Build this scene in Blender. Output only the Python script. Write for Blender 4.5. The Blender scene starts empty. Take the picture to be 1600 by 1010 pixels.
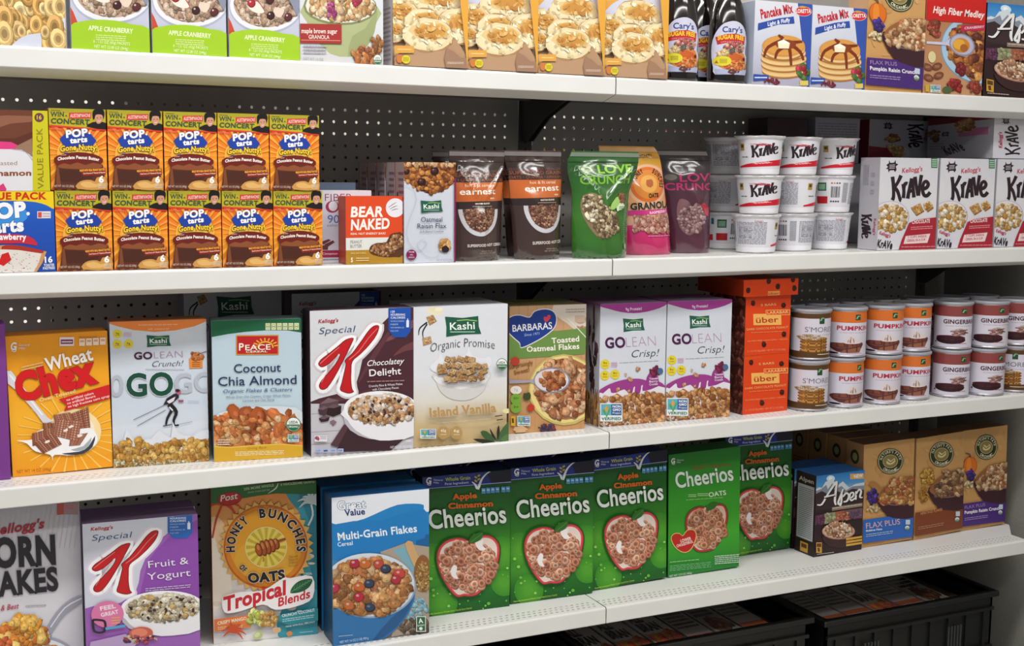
import bpy, bmesh, math, random
import numpy as np
from mathutils import Vector, Matrix

# ---------------------------------------------------------------- camera, world, lights, exposure
S = bpy.context.scene
COL = S.collection
def set_camera():
    f, yaw, pit, rol = 1950.1, .444, .119, .009
    cy, sy, cp, sp = math.cos(yaw), math.sin(yaw), math.cos(pit), math.sin(pit)
    F = Vector((sy*cp, cy*cp, -sp)); R = Vector((cy, -sy, 0)); U = R.cross(F)
    cr, sr = math.cos(rol), math.sin(rol)
    R2 = cr*R + sr*U; U2 = -sr*R + cr*U
    cd = bpy.data.cameras.new('camera'); c = bpy.data.objects.new('camera', cd); COL.objects.link(c)
    cd.sensor_fit = 'HORIZONTAL'; cd.sensor_width = 36; cd.lens = f/1600*36
    cd.clip_start = .05; cd.clip_end = 60
    M = Matrix((R2, U2, -F)).transposed().to_4x4(); M.translation = Vector((-1.2756, -2.2067, 1.5004))
    c.matrix_world = M; S.camera = c
set_camera()
S.view_settings.view_transform = 'Standard'; S.view_settings.look = 'None'
S.view_settings.gamma = 1; S.view_settings.use_curve_mapping = False
S.view_settings.exposure = 0.13
w = bpy.data.worlds.new('world'); S.world = w; w.use_nodes = True
bg = w.node_tree.nodes['Background']; bg.inputs[0].default_value = (.93, .97, 1, 1); bg.inputs[1].default_value = .19
def area(name, loc, sx, sy, power, col, rot=(0, 0, 0)):
    d = bpy.data.lights.new(name, 'AREA'); d.shape = 'RECTANGLE'; d.size = sx; d.size_y = sy; d.energy = power; d.color = col
    o = bpy.data.objects.new(name, d); o.location = loc; o.rotation_euler = rot; COL.objects.link(o); return o
# fluorescent strips over the aisle (this side) and over the next aisle
area('aisle_strip_light', (-.7, -.95, 2.93), 2.8, .25, 50, (1, .985, .96))
area('aisle_strip_light', (-.3, -2.5, 2.93), 3.2, .28, 40, (1, .985, .96))
area('aisle_strip_light', (.8, -1.6, 2.93), .9, .25, 7, (1, .985, .96))
area('next_aisle_light', (0, 2.6, 2.93), 4.2, .6, 190, (1, .98, .95))

# ---------------------------------------------------------------- materials
def srgb(h):
    if not isinstance(h, str): return h
    r = []
    for i in (0, 2, 4):
        c = int(h[i:i+2], 16)/255
        r.append(c/12.92 if c <= .04045 else ((c+.055)/1.055)**2.4)
    return tuple(r)
MATS = {}
def mat(name, col=None, rough=.5, metal=0, spec=.5, coat=0, bump=0, bscale=200, noise=0, nscale=40, attr=False, trans=0):
    if name in MATS: return MATS[name]
    m = bpy.data.materials.new(name); m.use_nodes = True; nt = m.node_tree; b = nt.nodes['Principled BSDF']
    b.inputs['Roughness'].default_value = rough; b.inputs['Metallic'].default_value = metal
    b.inputs['Specular IOR Level'].default_value = spec
    b.inputs['Coat Weight'].default_value = coat; b.inputs['Coat Roughness'].default_value = .12
    tc = nt.nodes.new('ShaderNodeTexCoord')
    nz = nt.nodes.new('ShaderNodeTexNoise'); nz.inputs['Scale'].default_value = nscale; nz.inputs['Detail'].default_value = 4
    nt.links.new(tc.outputs['Object'], nz.inputs['Vector'])
    mx = nt.nodes.new('ShaderNodeMix'); mx.data_type = 'RGBA'; mx.blend_type = 'MULTIPLY'; mx.inputs[0].default_value = noise
    if attr:
        a = nt.nodes.new('ShaderNodeAttribute'); a.attribute_name = 'Col'; nt.links.new(a.outputs['Color'], mx.inputs[6])
    else: mx.inputs[6].default_value = (*srgb(col), 1)
    mr = nt.nodes.new('ShaderNodeMapRange'); mr.inputs['From Min'].default_value = .3; mr.inputs['From Max'].default_value = .7
    mr.inputs['To Min'].default_value = .55; mr.inputs['To Max'].default_value = 1.0
    nt.links.new(nz.outputs['Fac'], mr.inputs['Value']); nt.links.new(mr.outputs[0], mx.inputs[7])
    nt.links.new(mx.outputs[2], b.inputs['Base Color'])
    if bump:
        n2 = nt.nodes.new('ShaderNodeTexNoise'); n2.inputs['Scale'].default_value = bscale
        bp = nt.nodes.new('ShaderNodeBump'); bp.inputs['Strength'].default_value = bump; bp.inputs['Distance'].default_value = .002
        nt.links.new(tc.outputs['Object'], n2.inputs['Vector']); nt.links.new(n2.outputs['Fac'], bp.inputs['Height']); nt.links.new(bp.outputs[0], b.inputs['Normal'])
    MATS[name] = m; return m
CARD = mat('printed_card', attr=True, rough=.42, spec=.4, noise=.06, nscale=60)
FILM = mat('printed_film', attr=True, rough=.16, spec=.6, coat=1, noise=.05, bump=.3, bscale=34)
PLAST = mat('printed_cup', attr=True, rough=.35, spec=.45, noise=.04)
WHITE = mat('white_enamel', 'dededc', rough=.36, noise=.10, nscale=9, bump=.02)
UNDER = mat('shaded_enamel_underside', '8f8a86', rough=.4, noise=.2, nscale=12)  # white enamel in a darker tone, deepening the shade beneath the shelves
PEG = mat('grey_pegboard', 'b4b1ad', rough=.65, noise=.25, nscale=14, bump=.05)
STEEL = mat('dark_steel', '4a4745', rough=.5, noise=.2)
RIM = mat('tinned_steel', 'c9c6cc', rough=.3, metal=.7, noise=.1)
LID = mat('clear_grey_plastic_lid', '9a9aa2', rough=.25, noise=.1)
FOIL = mat('foil_lid', 'd8d4d6', rough=.35, metal=.2, noise=.1, bump=.2, bscale=90)
CUPW = mat('white_cup_plastic', 'e6e5ea', rough=.35, noise=.05)
SYRUP = mat('dark_syrup_bottle', '120b0c', rough=.08, spec=.7, coat=.6)
CAPR = mat('brown_cap', '5a2015', rough=.35)
CRATE = mat('black_crate_plastic', '0c0e0e', rough=.45, noise=.3)
WALLM = mat('grey_painted_wall', '8d8b84', rough=.75, noise=.25, nscale=120, bump=.3, bscale=260)
FLOORM = mat('floor_tile', 'e4dfd4', rough=.4, noise=.3, nscale=6)
CEILM = mat('ceiling_tile', 'cfcdc8', rough=.9, noise=.1)

# ---------------------------------------------------------------- object helpers
def props(o, label=None, cat=None, group=None, kind=None):
    if label: o['label'] = label
    if cat: o['category'] = cat
    if group: o['group'] = group
    if kind: o['kind'] = kind
    return o
def link_mesh(name, me, parent=None, mats=()):
    for m in mats: me.materials.append(m)
    o = bpy.data.objects.new(name, me); COL.objects.link(o)
    if parent: o.parent = parent
    return o
def bmobj(name, bm, m, parent=None, smooth=False):
    me = bpy.data.meshes.new(name); bm.to_mesh(me); bm.free()
    if smooth:
        for p in me.polygons: p.use_smooth = True
    return link_mesh(name, me, parent, [m])
def addbox(bm, a, b, bev=0):
    c = [(a[i]+b[i])/2 for i in range(3)]; s = [abs(b[i]-a[i]) for i in range(3)]
    r = bmesh.ops.create_cube(bm, size=1, matrix=Matrix.Translation(c) @ Matrix.Diagonal((*s, 1)))
    if bev:
        es = list({e for v in r['verts'] for e in v.link_edges})
        bmesh.ops.bevel(bm, geom=es, offset=bev, segments=1, affect='EDGES')
def quadf(bm, pts):
    return bm.faces.new([bm.verts.new(p) for p in pts])
def prism(bm, pts, axis, lo, hi):
    # pts in the two other axes, extruded along axis
    def mk(p, t):
        l = list(p); l.insert(axis, t); return bm.verts.new(l)
    A = [mk(p, lo) for p in pts]; B = [mk(p, hi) for p in pts]; n = len(pts)
    bm.faces.new(A); bm.faces.new(B[::-1])
    for i in range(n): bm.faces.new((A[i], B[i], B[(i+1) % n], A[(i+1) % n]))

# ---------------------------------------------------------------- 2-D printed artwork as geometry
GL = {}
def glyph_raw(s, bold, shear, space):
    k = (s, bold, shear, space)
    if k in GL: return GL[k]
    cu = bpy.data.curves.new('t', 'FONT'); cu.body = s; cu.offset = bold; cu.shear = shear; cu.resolution_u = 4 if len(s) < 12 else 2
    cu.space_character = space; cu.fill_mode = 'FRONT'
    o = bpy.data.objects.new('t', cu); COL.objects.link(o)
    dg = bpy.context.evaluated_depsgraph_get(); me = o.evaluated_get(dg).to_mesh()
    V = np.array([v.co[:2] for v in me.vertices]) if len(me.vertices) else np.zeros((1, 2)); Fs = [list(p.vertices) for p in me.polygons]
    o.evaluated_get(dg).to_mesh_clear(); bpy.data.objects.remove(o); bpy.data.curves.remove(cu)
    GL[k] = (V.copy(), Fs); return GL[k]
def glyph(s, bold=0.0, shear=0.0, main=None):
    """letters scaled so the main (unoutlined) word is 1 wide and its capitals 1 high"""
    main = bold if main is None else main; sp = round(1+max(main, 0)*1.3, 3)
    bold, main = [round(b*.72, 4) if b > 0 else b for b in (bold, main)]
    Vm, _ = glyph_raw(s, main, shear, sp); V, Fs = glyph_raw(s, bold, shear, sp)
    x0, x1 = Vm[:, 0].min(), Vm[:, 0].max(); V = V.copy()
    V[:, 0] = (V[:, 0]-x0)/max(x1-x0, 1e-6); V[:, 1] /= .69
    return V, Fs, (x1-x0)/.69
def clip(poly, ax, v, keep_less):
    out = []; n = len(poly)
    for i in range(n):
        p, q = poly[i], poly[(i+1) % n]
        a = (p[ax] <= v) if keep_less else (p[ax] >= v); b = (q[ax] <= v) if keep_less else (q[ax] >= v)
        if a: out.append(p)
        if a != b:
            t = (v-p[ax])/(q[ax]-p[ax]); out.append((p[0]+t*(q[0]-p[0]), p[1]+t*(q[1]-p[1])))
    return out
def homog(src, dst):
    A = []; B = []
    for (x, y), (u, v) in zip(src, dst):
        A += [[x, y, 1, 0, 0, 0, -u*x, -u*y], [0, 0, 0, x, y, 1, -v*x, -v*y]]; B += [u, v]
    h = np.linalg.solve(np.array(A, float), np.array(B, float)); return np.append(h, 1).reshape(3, 3)
def smooth(pts, n=4, closed=True):
    out = []; N = len(pts)
    rng = range(N) if closed else range(N-1)
    for i in rng:
        g = (lambda k: pts[k % N]) if closed else (lambda k: pts[min(max(k, 0), N-1)])
        p0, p1, p2, p3 = g(i-1), g(i), g(i+1), g(i+2)
        for j in range(n):
            t = j/n
            out.append(tuple(.5*((2*p1[a])+(-p0[a]+p2[a])*t+(2*p0[a]-5*p1[a]+4*p2[a]-p3[a])*t*t+(-p0[a]+3*p1[a]-3*p2[a]+p3[a])*t**3) for a in (0, 1)))
    if not closed: out.append(pts[-1])
    return out
def grow(pts, d):
    n = len(pts); ar = sum(pts[i][0]*pts[(i+1) % n][1]-pts[(i+1) % n][0]*pts[i][1] for i in range(n)); s = 1 if ar > 0 else -1
    out = []
    for i in range(n):
        a, b = pts[i-1], pts[(i+1) % n]; tx, ty = b[0]-a[0], b[1]-a[1]; L = math.hypot(tx, ty) or 1
        out.append((pts[i][0]+s*ty/L*d, pts[i][1]-s*tx/L*d))
    return out
def mixc(a, b, t):
    a, b = srgb(a), srgb(b); return tuple(a[i]*(1-t)+b[i]*t for i in range(3))
class Art:
    """collects coloured flat shapes for one printed face; coordinates are those of the current frame"""
    def __init__(s, w, h, mp, nx=1, ny=1, step=.00004, nrm=None):
        s.w, s.h, s.mp, s.nx, s.ny, s.step, s.nrm = w, h, mp, nx, ny, step, nrm; s.diag = False
        s.V = []; s.N = []; s.F = []; s.C = []; s.z = .00012; s.H = np.eye(3); s.rnd = random.Random(7)
        s.lo = (0, 0); s.hi = (100, 100); s.frame((0, 0), (100, 0), (0, 100), (100, 100))
    def frame(s, TL, TR, BL, BR):
        s.H = homog([TL, TR, BL, BR], [(0, 0), (100, 0), (0, 100), (100, 100)]); s.U = abs(TR[0]-TL[0])/100
        return s
    def P(s, x, y):
        v = s.H @ (x, y, 1); return (v[0]/v[2], v[1]/v[2])
    def emit(s, pts, col, dz=None, raw=False):
        if not raw: pts = [s.P(*p) for p in pts]
        fn = callable(col)
        if not fn: c0 = srgb(col)
        xs = [p[0] for p in pts]; ys = [p[1] for p in pts]
        x0, x1, y0, y1 = min(xs), max(xs), min(ys), max(ys)
        L, T = s.lo; Rr, Bb = s.hi
        if x0 < L: pts = clip(pts, 0, L, False)
        if x1 > Rr: pts = clip(pts, 0, Rr, True)
        if y0 < T: pts = clip(pts, 1, T, False)
        if y1 > Bb: pts = clip(pts, 1, Bb, True)
        if len(pts) < 3: return
        x0, x1, y0, y1 = max(x0, L), min(x1, Rr), max(y0, T), min(y1, Bb)
        pcs = [pts]
        for ax, n, a, b in ((0, s.nx, x0, x1), (1, s.ny, y0, y1)):
            if n <= 1: continue
            nw = []
            for p in pcs:
                i0 = int(a*n/100); i1 = int(math.ceil(b*n/100-1e-9))
                for i in range(i0, max(i1, i0+1)):
                    q = p
                    if i > i0: q = clip(q, ax, i*100/n, False)
                    if len(q) > 2 and i < i1-1: q = clip(q, ax, (i+1)*100/n, True)
                    if len(q) > 2: nw.append(q)
            pcs = nw
        if s.diag:      # also cut along the diagonal of each cell, where the film folds
            nw = []
            for p in pcs:
                mx_ = sum(q[0] for q in p)/len(p); my_ = sum(q[1] for q in p)/len(p); i = int(mx_*s.nx/100); k = int(my_*s.ny/100)
                g = lambda q: (q[0]*s.nx/100-i)-((k+1)-q[1]*s.ny/100)
                for sg in (1, -1):
                    o = []
                    for t in range(len(p)):
                        a_, b_ = p[t], p[(t+1) % len(p)]; ga, gb = sg*g(a_), sg*g(b_)
                        if ga >= 0: o.append(a_)
                        if ga*gb < 0: w_ = ga/(ga-gb); o.append((a_[0]+w_*(b_[0]-a_[0]), a_[1]+w_*(b_[1]-a_[1])))
                    if len(o) > 2: nw.append(o)
            pcs = nw
        off = s.z if dz is None else dz
        for p in pcs:
            q = [p[0]]
            for a in p[1:]:
                if abs(a[0]-q[-1][0])+abs(a[1]-q[-1][1]) > 1e-5: q.append(a)
            if len(q) < 3: continue
            ar = sum(q[i][0]*q[(i+1) % len(q)][1]-q[(i+1) % len(q)][0]*q[i][1] for i in range(len(q)))
            if abs(ar) < 1e-7: continue
            if ar > 0: q = q[::-1]     # y runs down, so a negative area faces the viewer
            b = len(s.V)
            for a in q:
                s.V.append(s.mp(a[0]/100, 1-a[1]/100, off))
                if s.nrm: s.N.append(s.nrm(a[0]/100, 1-a[1]/100))
            s.F.append(list(range(b, b+len(q)))); s.C.append([srgb(col(*a)) for a in q] if fn else [c0]*len(q))
    def up(s, k=1): s.z += s.step*k
    def poly(s, pts, col, sm=0):
        if sm: pts = smooth(pts, sm)
        s.emit(pts, col); s.up()
    def rect(s, x0, y0, x1, y1, col): s.poly([(x0, y0), (x1, y0), (x1, y1), (x0, y1)], col)
    def fill(s, col): s.emit([(0, 0), (100, 0), (100, 100), (0, 100)], col, raw=True); s.up()
    def grad(s, stops, x0=0, x1=100, n=1):   # vertical printed gradient in percent of the face: [(y, colour), ...]
        for (a, ca), (b, cb) in zip(stops, stops[1:]):
            s.emit([(x0, a), (x1, a), (x1, b), (x0, b)], lambda x, y, a=a, b=b, ca=ca, cb=cb: mixc(ca, cb, (y-a)/(b-a)), raw=True)
        s.up()
    def ell(s, cx, cy, rx, ry, col, n=20, rot=0, a0=0, a1=360, wob=0):
        c, k = math.cos(rot), math.sin(rot); pts = []
        full = a1-a0 >= 360
        for i in range(n if full else n+1):
            t = math.radians(a0+(a1-a0)*i/n); r = 1+(s.rnd.uniform(-wob, wob) if wob else 0)
            x, y = rx*r*math.cos(t), ry*r*math.sin(t); pts.append((cx+x*c-y*k, cy+x*k+y*c))
        s.poly(pts, col)
    def ring(s, cx, cy, rx, ry, t, col, n=24, a0=0, a1=360):
        for i in range(n):
            A, B = [math.radians(a0+(a1-a0)*j/n) for j in (i, i+1)]
            s.emit([(cx+rx*math.cos(A), cy+ry*math.sin(A)), (cx+rx*math.cos(B), cy+ry*math.sin(B)), (cx+(rx-t)*math.cos(B), cy+(ry-t)*math.sin(B)), (cx+(rx-t)*math.cos(A), cy+(ry-t)*math.sin(A))], col)
        s.up()
    def line(s, pts, wd, col, sm=0):   # stroke; wd may be a list of widths
        if sm: pts2 = smooth(pts, sm, False)
        else: pts2 = pts
        n = len(pts2); W = (lambda i: wd) if not isinstance(wd, (list, tuple)) else (lambda i: np.interp(i/(n-1), np.linspace(0, 1, len(wd)), wd))
        Lf, Rt = [], []
        for i in range(n):
            a, b = pts2[max(i-1, 0)], pts2[min(i+1, n-1)]; tx, ty = b[0]-a[0], b[1]-a[1]; L = math.hypot(tx, ty) or 1
            d = W(i)/2; Lf.append((pts2[i][0]-ty/L*d, pts2[i][1]+tx/L*d)); Rt.append((pts2[i][0]+ty/L*d, pts2[i][1]-tx/L*d))
        for i in range(n-1): s.emit([Lf[i], Lf[i+1], Rt[i+1], Rt[i]], col)
        s.up()
    def text(s, t, x0, y0, x1, y1, h, col, bold=0, shear=0, out=None, ow=.05, arc=0, align=None):
        """baseline from (x0,y0) to (x1,y1), capital height h"""
        for b, c in (((bold+ow, out),) if out else ())+((bold, col),):
            V, Fs, asp = glyph(t, round(b, 3), shear, bold)
            dx, dy = x1-x0, y1-y0; L = math.hypot(dx, dy)
            ux, uy = dy/L*h, -dx/L*h
            P = [(x0+v[0]*dx+ux*v[1], y0+v[0]*dy+uy*v[1]-arc*4*v[0]*(1-v[0])) for v in V]
            for f in Fs: s.emit([P[i] for i in f], c)
            s.up(2)
    def ctext(s, t, cx, cy, r, a0, a1, h, col, bold=0, out=None, inward=False, ry=None, aspect=1.0):
        """letters round a circle; angles in degrees, 0 = right, growing clockwise on the picture"""
        ry = ry or r; n = len(t); wid = [max(.35, glyph(c, 0, 0)[2]) if c != ' ' else .5 for c in t]; gap = .18
        tot = sum(wid)+gap*(n-1); acc = 0
        for ch, wd in zip(t, wid):
            A = math.radians(a0+(a1-a0)*(acc+wd/2)/tot); acc += wd+gap
            if ch == ' ': continue
            span = abs(math.radians(a1-a0))*r*wd/tot
            px, py = cx+r*math.cos(A), cy+ry*math.sin(A); sg = -1 if inward else 1
            tx, ty = -math.sin(A)*sg, math.cos(A)*sg
            s.text(ch, px-tx*span/2, py-ty*span/2, px+tx*span/2, py+ty*span/2, h, col, bold, 0, out)
    def greek(s, x0, y0, x1, y1, rows, col, th=.45, slope=0, seed=1):   # fine print too small to read: rows of tiny words
        r = random.Random(seed)
        for k in range(rows):
            y = y0+(y1-y0)*(k+.5)/rows; hh = (y1-y0)/rows*th/2; x = x0
            while x < x1:
                wd = min((x1-x0)*r.uniform(.05, .16), x1-x); dy = slope*(x-x0)
                s.emit([(x, y-hh+dy), (x+wd, y-hh+dy+slope*wd), (x+wd, y+hh+dy+slope*wd), (x, y+hh+dy)], col); x += wd+(x1-x0)*.018
        s.up()
    def bits(s, cx, cy, rx, ry, n, size, pal, kind='flake', seed=1, inside=None, rect=False, sq=1):
        """a photographed heap of food: every piece has dark rim, body and light patch"""
        r = random.Random(seed); z0 = s.z; pts = []
        if kind != 'ring': n = int(n*1.5); size = size*.84
        for i in range(n):
            for _ in range(30):
                a, b = r.uniform(-1, 1), r.uniform(-1, 1)
                if rect or a*a+b*b < 1:
                    if inside is None or inside(cx+a*rx, cy+b*ry): break
            else: continue
            pts.append((cx+a*rx, cy+b*ry))
        pts.sort(key=lambda p: p[1]*.3+r.uniform(0, ry))
        for i, (x, y) in enumerate(pts):
            s.z = z0+i*.0000045; sz = size*r.uniform(.6, 1.3); c = srgb(r.choice(pal)); k = r.uniform(.8, 1.15); c = tuple(min(1, q*k) for q in c)
            rot = r.uniform(0, 3.14); m = {'ring': 12, 'square': 4, 'flake': 8, 'cluster': 9}[kind]; el = .9 if kind == 'ring' else r.uniform(.5, .95)
            def shp(sc, ox=0, oy=0, wob=.24, e_=None):
                o = []; e_ = e_ or el
                for j in range(m):
                    t = 6.283*j/m+.3; q = sc*sz*(1+(r.uniform(-wob, wob)))
                    X, Y = q*math.cos(t), q*e_*math.sin(t)*sq; o.append((x+ox*sz+X*math.cos(rot)-Y*math.sin(rot), y+oy*sz+X*math.sin(rot)+Y*math.cos(rot)))
                return o
            dk = tuple(q*.42 for q in c); lt = tuple(min(1, q*1.22+.03) for q in c)
            if kind == 'ring':
                s.emit(shp(1.06, .05, .1, .03), dk); s.z += .0000012
                s.emit(shp(.98, 0, 0, .03), tuple(q*.82 for q in c)); s.z += .0000010
                s.emit(shp(.82, -.08, -.12, .04), lt); s.z += .000001
                s.emit(shp(.58, .0, 0.0, .04), tuple(q*.72 for q in c)); s.z += .000001
                s.emit(shp(.34, 0, 0, .05), dk)
            else:
                s.emit(shp(1.0, .1, .16), dk); s.z += .0000012
                s.emit(shp(.95), tuple(q*.84 for q in c)); s.z += .0000010
                s.emit(shp(.72, -.1, -.12), c); s.z += .0000010
                s.emit(shp(.34, r.uniform(-.4, .1), r.uniform(-.45, 0)), lt); s.z += .0000006
                s.emit(shp(.2, r.uniform(-.1, .4), r.uniform(0, .4)), tuple(q*.6 for q in c))
        s.z = z0+n*.0000045+.00001; s.up()
    def mesh(s, name, mats, base=None, smoothf=False):
        """base: (verts, faces, colours per face, [normals]) drawn under the artwork"""
        V, F, C, N = [], [], [], []
        if base:
            V += base[0]; F += base[1]; C += [[c]*len(f) for f, c in zip(base[1], base[2])]
            if s.nrm: N += base[3]
        b = len(V); V += s.V; F += [[i+b for i in f] for f in s.F]; C += s.C
        if s.nrm: N += s.N
        me = bpy.data.meshes.new(name); me.from_pydata([tuple(v) for v in V], [], F)
        ca = me.color_attributes.new('Col', 'FLOAT_COLOR', 'CORNER')
        fl = np.ones((sum(len(c) for c in C), 4), np.float32); fl[:, :3] = np.array([q for c in C for q in c], np.float32)
        ca.data.foreach_set('color', fl.ravel())
        if s.nrm:
            me.polygons.foreach_set('use_smooth', [True]*len(me.polygons)); me.normals_split_custom_set_from_vertices([tuple(n) for n in N])
        for m in mats: me.materials.append(m)
        return me

# ---------------------------------------------------------------- carton
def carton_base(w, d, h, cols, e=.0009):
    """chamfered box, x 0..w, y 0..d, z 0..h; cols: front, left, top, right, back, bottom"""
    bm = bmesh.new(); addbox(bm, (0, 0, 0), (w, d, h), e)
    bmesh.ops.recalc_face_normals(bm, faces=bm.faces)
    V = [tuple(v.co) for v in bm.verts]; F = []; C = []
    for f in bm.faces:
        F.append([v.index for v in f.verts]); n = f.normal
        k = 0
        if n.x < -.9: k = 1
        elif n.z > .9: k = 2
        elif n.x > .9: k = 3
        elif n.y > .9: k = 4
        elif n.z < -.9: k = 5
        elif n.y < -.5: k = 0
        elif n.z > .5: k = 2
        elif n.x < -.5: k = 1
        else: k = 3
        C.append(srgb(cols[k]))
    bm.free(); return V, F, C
ARTC = {}
def carton_mesh(key, w, d, h, front, cols, left=None, top=None):
    bm_ = carton_base(w, d, h, cols)
    A = Art(w, h, lambda u, v, o: (u*w, -o, v*h))
    if front: front(A)
    parts = [A]
    if left:
        B = Art(d, h, lambda u, v, o: (-o, d*(1-u), v*h)); left(B); parts.append(B)
    if top:
        T = Art(w, d, lambda u, v, o: (u*w, v*d, h+o)); top(T); parts.append(T)
    for p in parts[1:]:
        b = len(A.V); A.V += p.V; A.F += [[i+b for i in f] for f in p.F]; A.C += p.C
    return A.mesh(key, [CARD], bm_)
def place(o, x, y, z, ang=0, lean=0):
    o.location = (x, y, z); o.rotation_euler = (0, math.radians(lean), math.radians(ang)); return o
def flap(parent, w, d, h, col):
    """tucked closing flap with its tab, lying on the carton's top"""
    bm = bmesh.new(); addbox(bm, (w*.04, d*.06, h), (w*.96, d*.66, h+.0006)); addbox(bm, (w*.38, d*.6, h), (w*.62, d*.82, h+.0009))
    return bmobj('top_flap', bm, mat('flap_'+col, col, rough=.45, noise=.05), parent)
def _R(s, x0, y0, x1, y1, col): s.emit([(x0, y0), (x1, y0), (x1, y1), (x0, y1)], col, raw=True); s.up()
Art.R = _R
OAT = ['c89a68', 'b9824e', 'd8b283', 'a86c3c', 'e0c39a']
CLU = ['c08a4c', 'a87238', 'd8a566', '8f5a2a', 'e2b97c']
def kashi(A, x0, y0, x1, y1, small=True):
    w, h = x1-x0, y1-y0
    A.poly([(x0, y0), (x0+w*.5, y0+h*.07), (x1-w*.04, y0-h*.02), (x1-w*.03, y0+h*.5), (x1+w*.04, y0+h*.86), (x0+w*.5, y0+h*.88), (x0+w*.03, y1), (x0+w*.04, y0+h*.5)], '1d5a45')
    A.text('Kashi', x0+w*.14, y0+h*.66, x0+w*.86, y0+h*.62, h*.36, 'eef4ee', bold=.02)
    A.line([(x0+w*.34, y0+h*.2), (x0+w*.62, y0+h*.16), (x0+w*.92, y0+h*.22)], h*.05, '9cc06a')
    if small: A.rect(x0+w*.14, y0+h*.74, x0+w*.86, y0+h*.78, 'b9d2c4')
def nongmo(A, x0, y0, x1, y1):
    w, h = x1-x0, y1-y0
    A.rect(x0, y0, x1, y1, 'e8ecee'); A.rect(x0+w*.04, y0+h*.05, x0+w*.5, y0+h*.66, '5fb0c0'); A.rect(x0+w*.5, y0+h*.05, x1-w*.04, y0+h*.66, '2f5d9c')
    A.poly([(x0+w*.1, y0+h*.4), (x0+w*.2, y0+h*.34), (x0+w*.28, y0+h*.66), (x0+w*.45, y0+h*.2), (x0+w*.48, y0+h*.3), (x0+w*.3, y0+h*.78)], '5da048')
    A.ell(x0+w*.28, y0+h*.3, w*.07, h*.16, 'e0a040')
    A.text('NON', x0+w*.56, y0+h*.24, x0+w*.92, y0+h*.24, h*.13, 'ffffff', bold=.03); A.text('GMO', x0+w*.56, y0+h*.42, x0+w*.92, y0+h*.42, h*.13, 'ffffff', bold=.03)
    A.text('Project', x0+w*.56, y0+h*.58, x0+w*.92, y0+h*.58, h*.1, 'ffffff'); A.text('VERIFIED', x0+w*.06, y0+h*.92, x0+w*.94, y0+h*.92, h*.15, '2f7d60', bold=.03)
def usda(A, cx, cy, r, ry=None):
    ry = ry or r
    A.ell(cx, cy, r, ry, 'f2f2ee'); A.ring(cx, cy, r, ry, r*.1, '1d5a3a'); A.ell(cx, cy, r*.86, ry*.86, '2a6b45', a0=0, a1=180)
    A.text('USDA', cx-r*.6, cy-ry*.12, cx+r*.6, cy-ry*.12, ry*.36, '2a5a40', bold=.03); A.text('ORGANIC', cx-r*.7, cy+ry*.42, cx+r*.7, cy+ry*.42, ry*.26, 'f2f2ee', bold=.02)
def gmills(A, x, y, r):
    A.text('G', x-r*.8, y+r*.8, x+r*.6, y+r*.8, r*1.7, 'eef0f4', bold=.05, shear=.2); A.line([(x+r*.5, y), (x+r*.3, y+r*1.2), (x-r*.6, y+r)], r*.2, 'eef0f4', 3)
    A.text('General', x+r*1.2, y-r*.1, x+r*3.6, y-r*.1, r*.5, 'dfe3ee'); A.text('Mills', x+r*1.2, y+r*.7, x+r*2.6, y+r*.7, r*.5, 'dfe3ee')
KP1 = [(830, 250), (785, 258), (740, 295), (690, 335), (645, 370), (630, 398), (650, 415), (682, 403), (712, 378), (742, 345), (752, 342), (740, 375), (700, 430), (650, 488), (636, 520), (648, 540), (674, 538), (704, 505), (745, 435), (790, 345), (815, 292)]
KP2 = [(975, 182), (945, 180), (912, 210), (870, 270), (822, 335), (782, 375), (786, 398), (776, 450), (765, 500), (756, 540), (778, 556), (810, 563), (836, 553), (826, 535), (820, 490), (820, 440), (826, 382), (870, 342), (920, 290), (962, 232)]
def bigk(A, glow):
    for d, c in ((30, mixc('f4f2f6', glow, .35)), (19, 'f4f3f7')):
        for P in (KP1, KP2): A.emit(smooth(grow(P, d), 2), c)
        A.up()
    for P in (KP1, KP2):
        A.emit(smooth(P, 3), '6e0c14')
    A.up()
    for P in (KP1, KP2): A.emit(smooth(grow(P, -4.5), 3), 'c0171f')
    A.up()
    A.line([(965, 195), (915, 250), (860, 325), (805, 372)], 3, 'e88a8a', 3); A.line([(745, 340), (700, 410), (650, 500)], 3, 'e88a8a', 3); A.line([(640, 395), (690, 350), (750, 300)], 3, 'e88a8a', 3)
def caltag(A, x0, y0, x1, y1, c='1c50a8'):
    w, h = x1-x0, y1-y0
    A.poly([(x0, y0), (x1, y0), (x1, y0+h*.8), (x0+w*.8, y1), (x0+w*.25, y1), (x0, y0+h*.75)], c)
    for k, t in enumerate(('120', 'NOURISHING', 'CALORIES')): A.text(t, x0+w*.1, y0+h*(.17+.1*k), x0+w*(.28 if k == 0 else .75), y0+h*(.165+.1*k), h*.07, 'e8eefa', bold=.02)
    for k, t in enumerate(('WHOLE GRAIN', 'FIBER', 'VITAMIN D', 'FOLIC ACID')): A.text(t, x0+w*.1, y0+h*(.48+.11*k), x0+w*(.7 if k % 2 == 0 else .45), y0+h*(.475+.11*k), h*.05, 'b8cdf0')
    A.rect(x0+w*.8, y0+h*.42, x0+w*.92, y0+h*.66, 'dfe8f8'); A.rect(x0+w*.84, y0+h*.36, x0+w*.88, y0+h*.42, 'dfe8f8')
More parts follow.
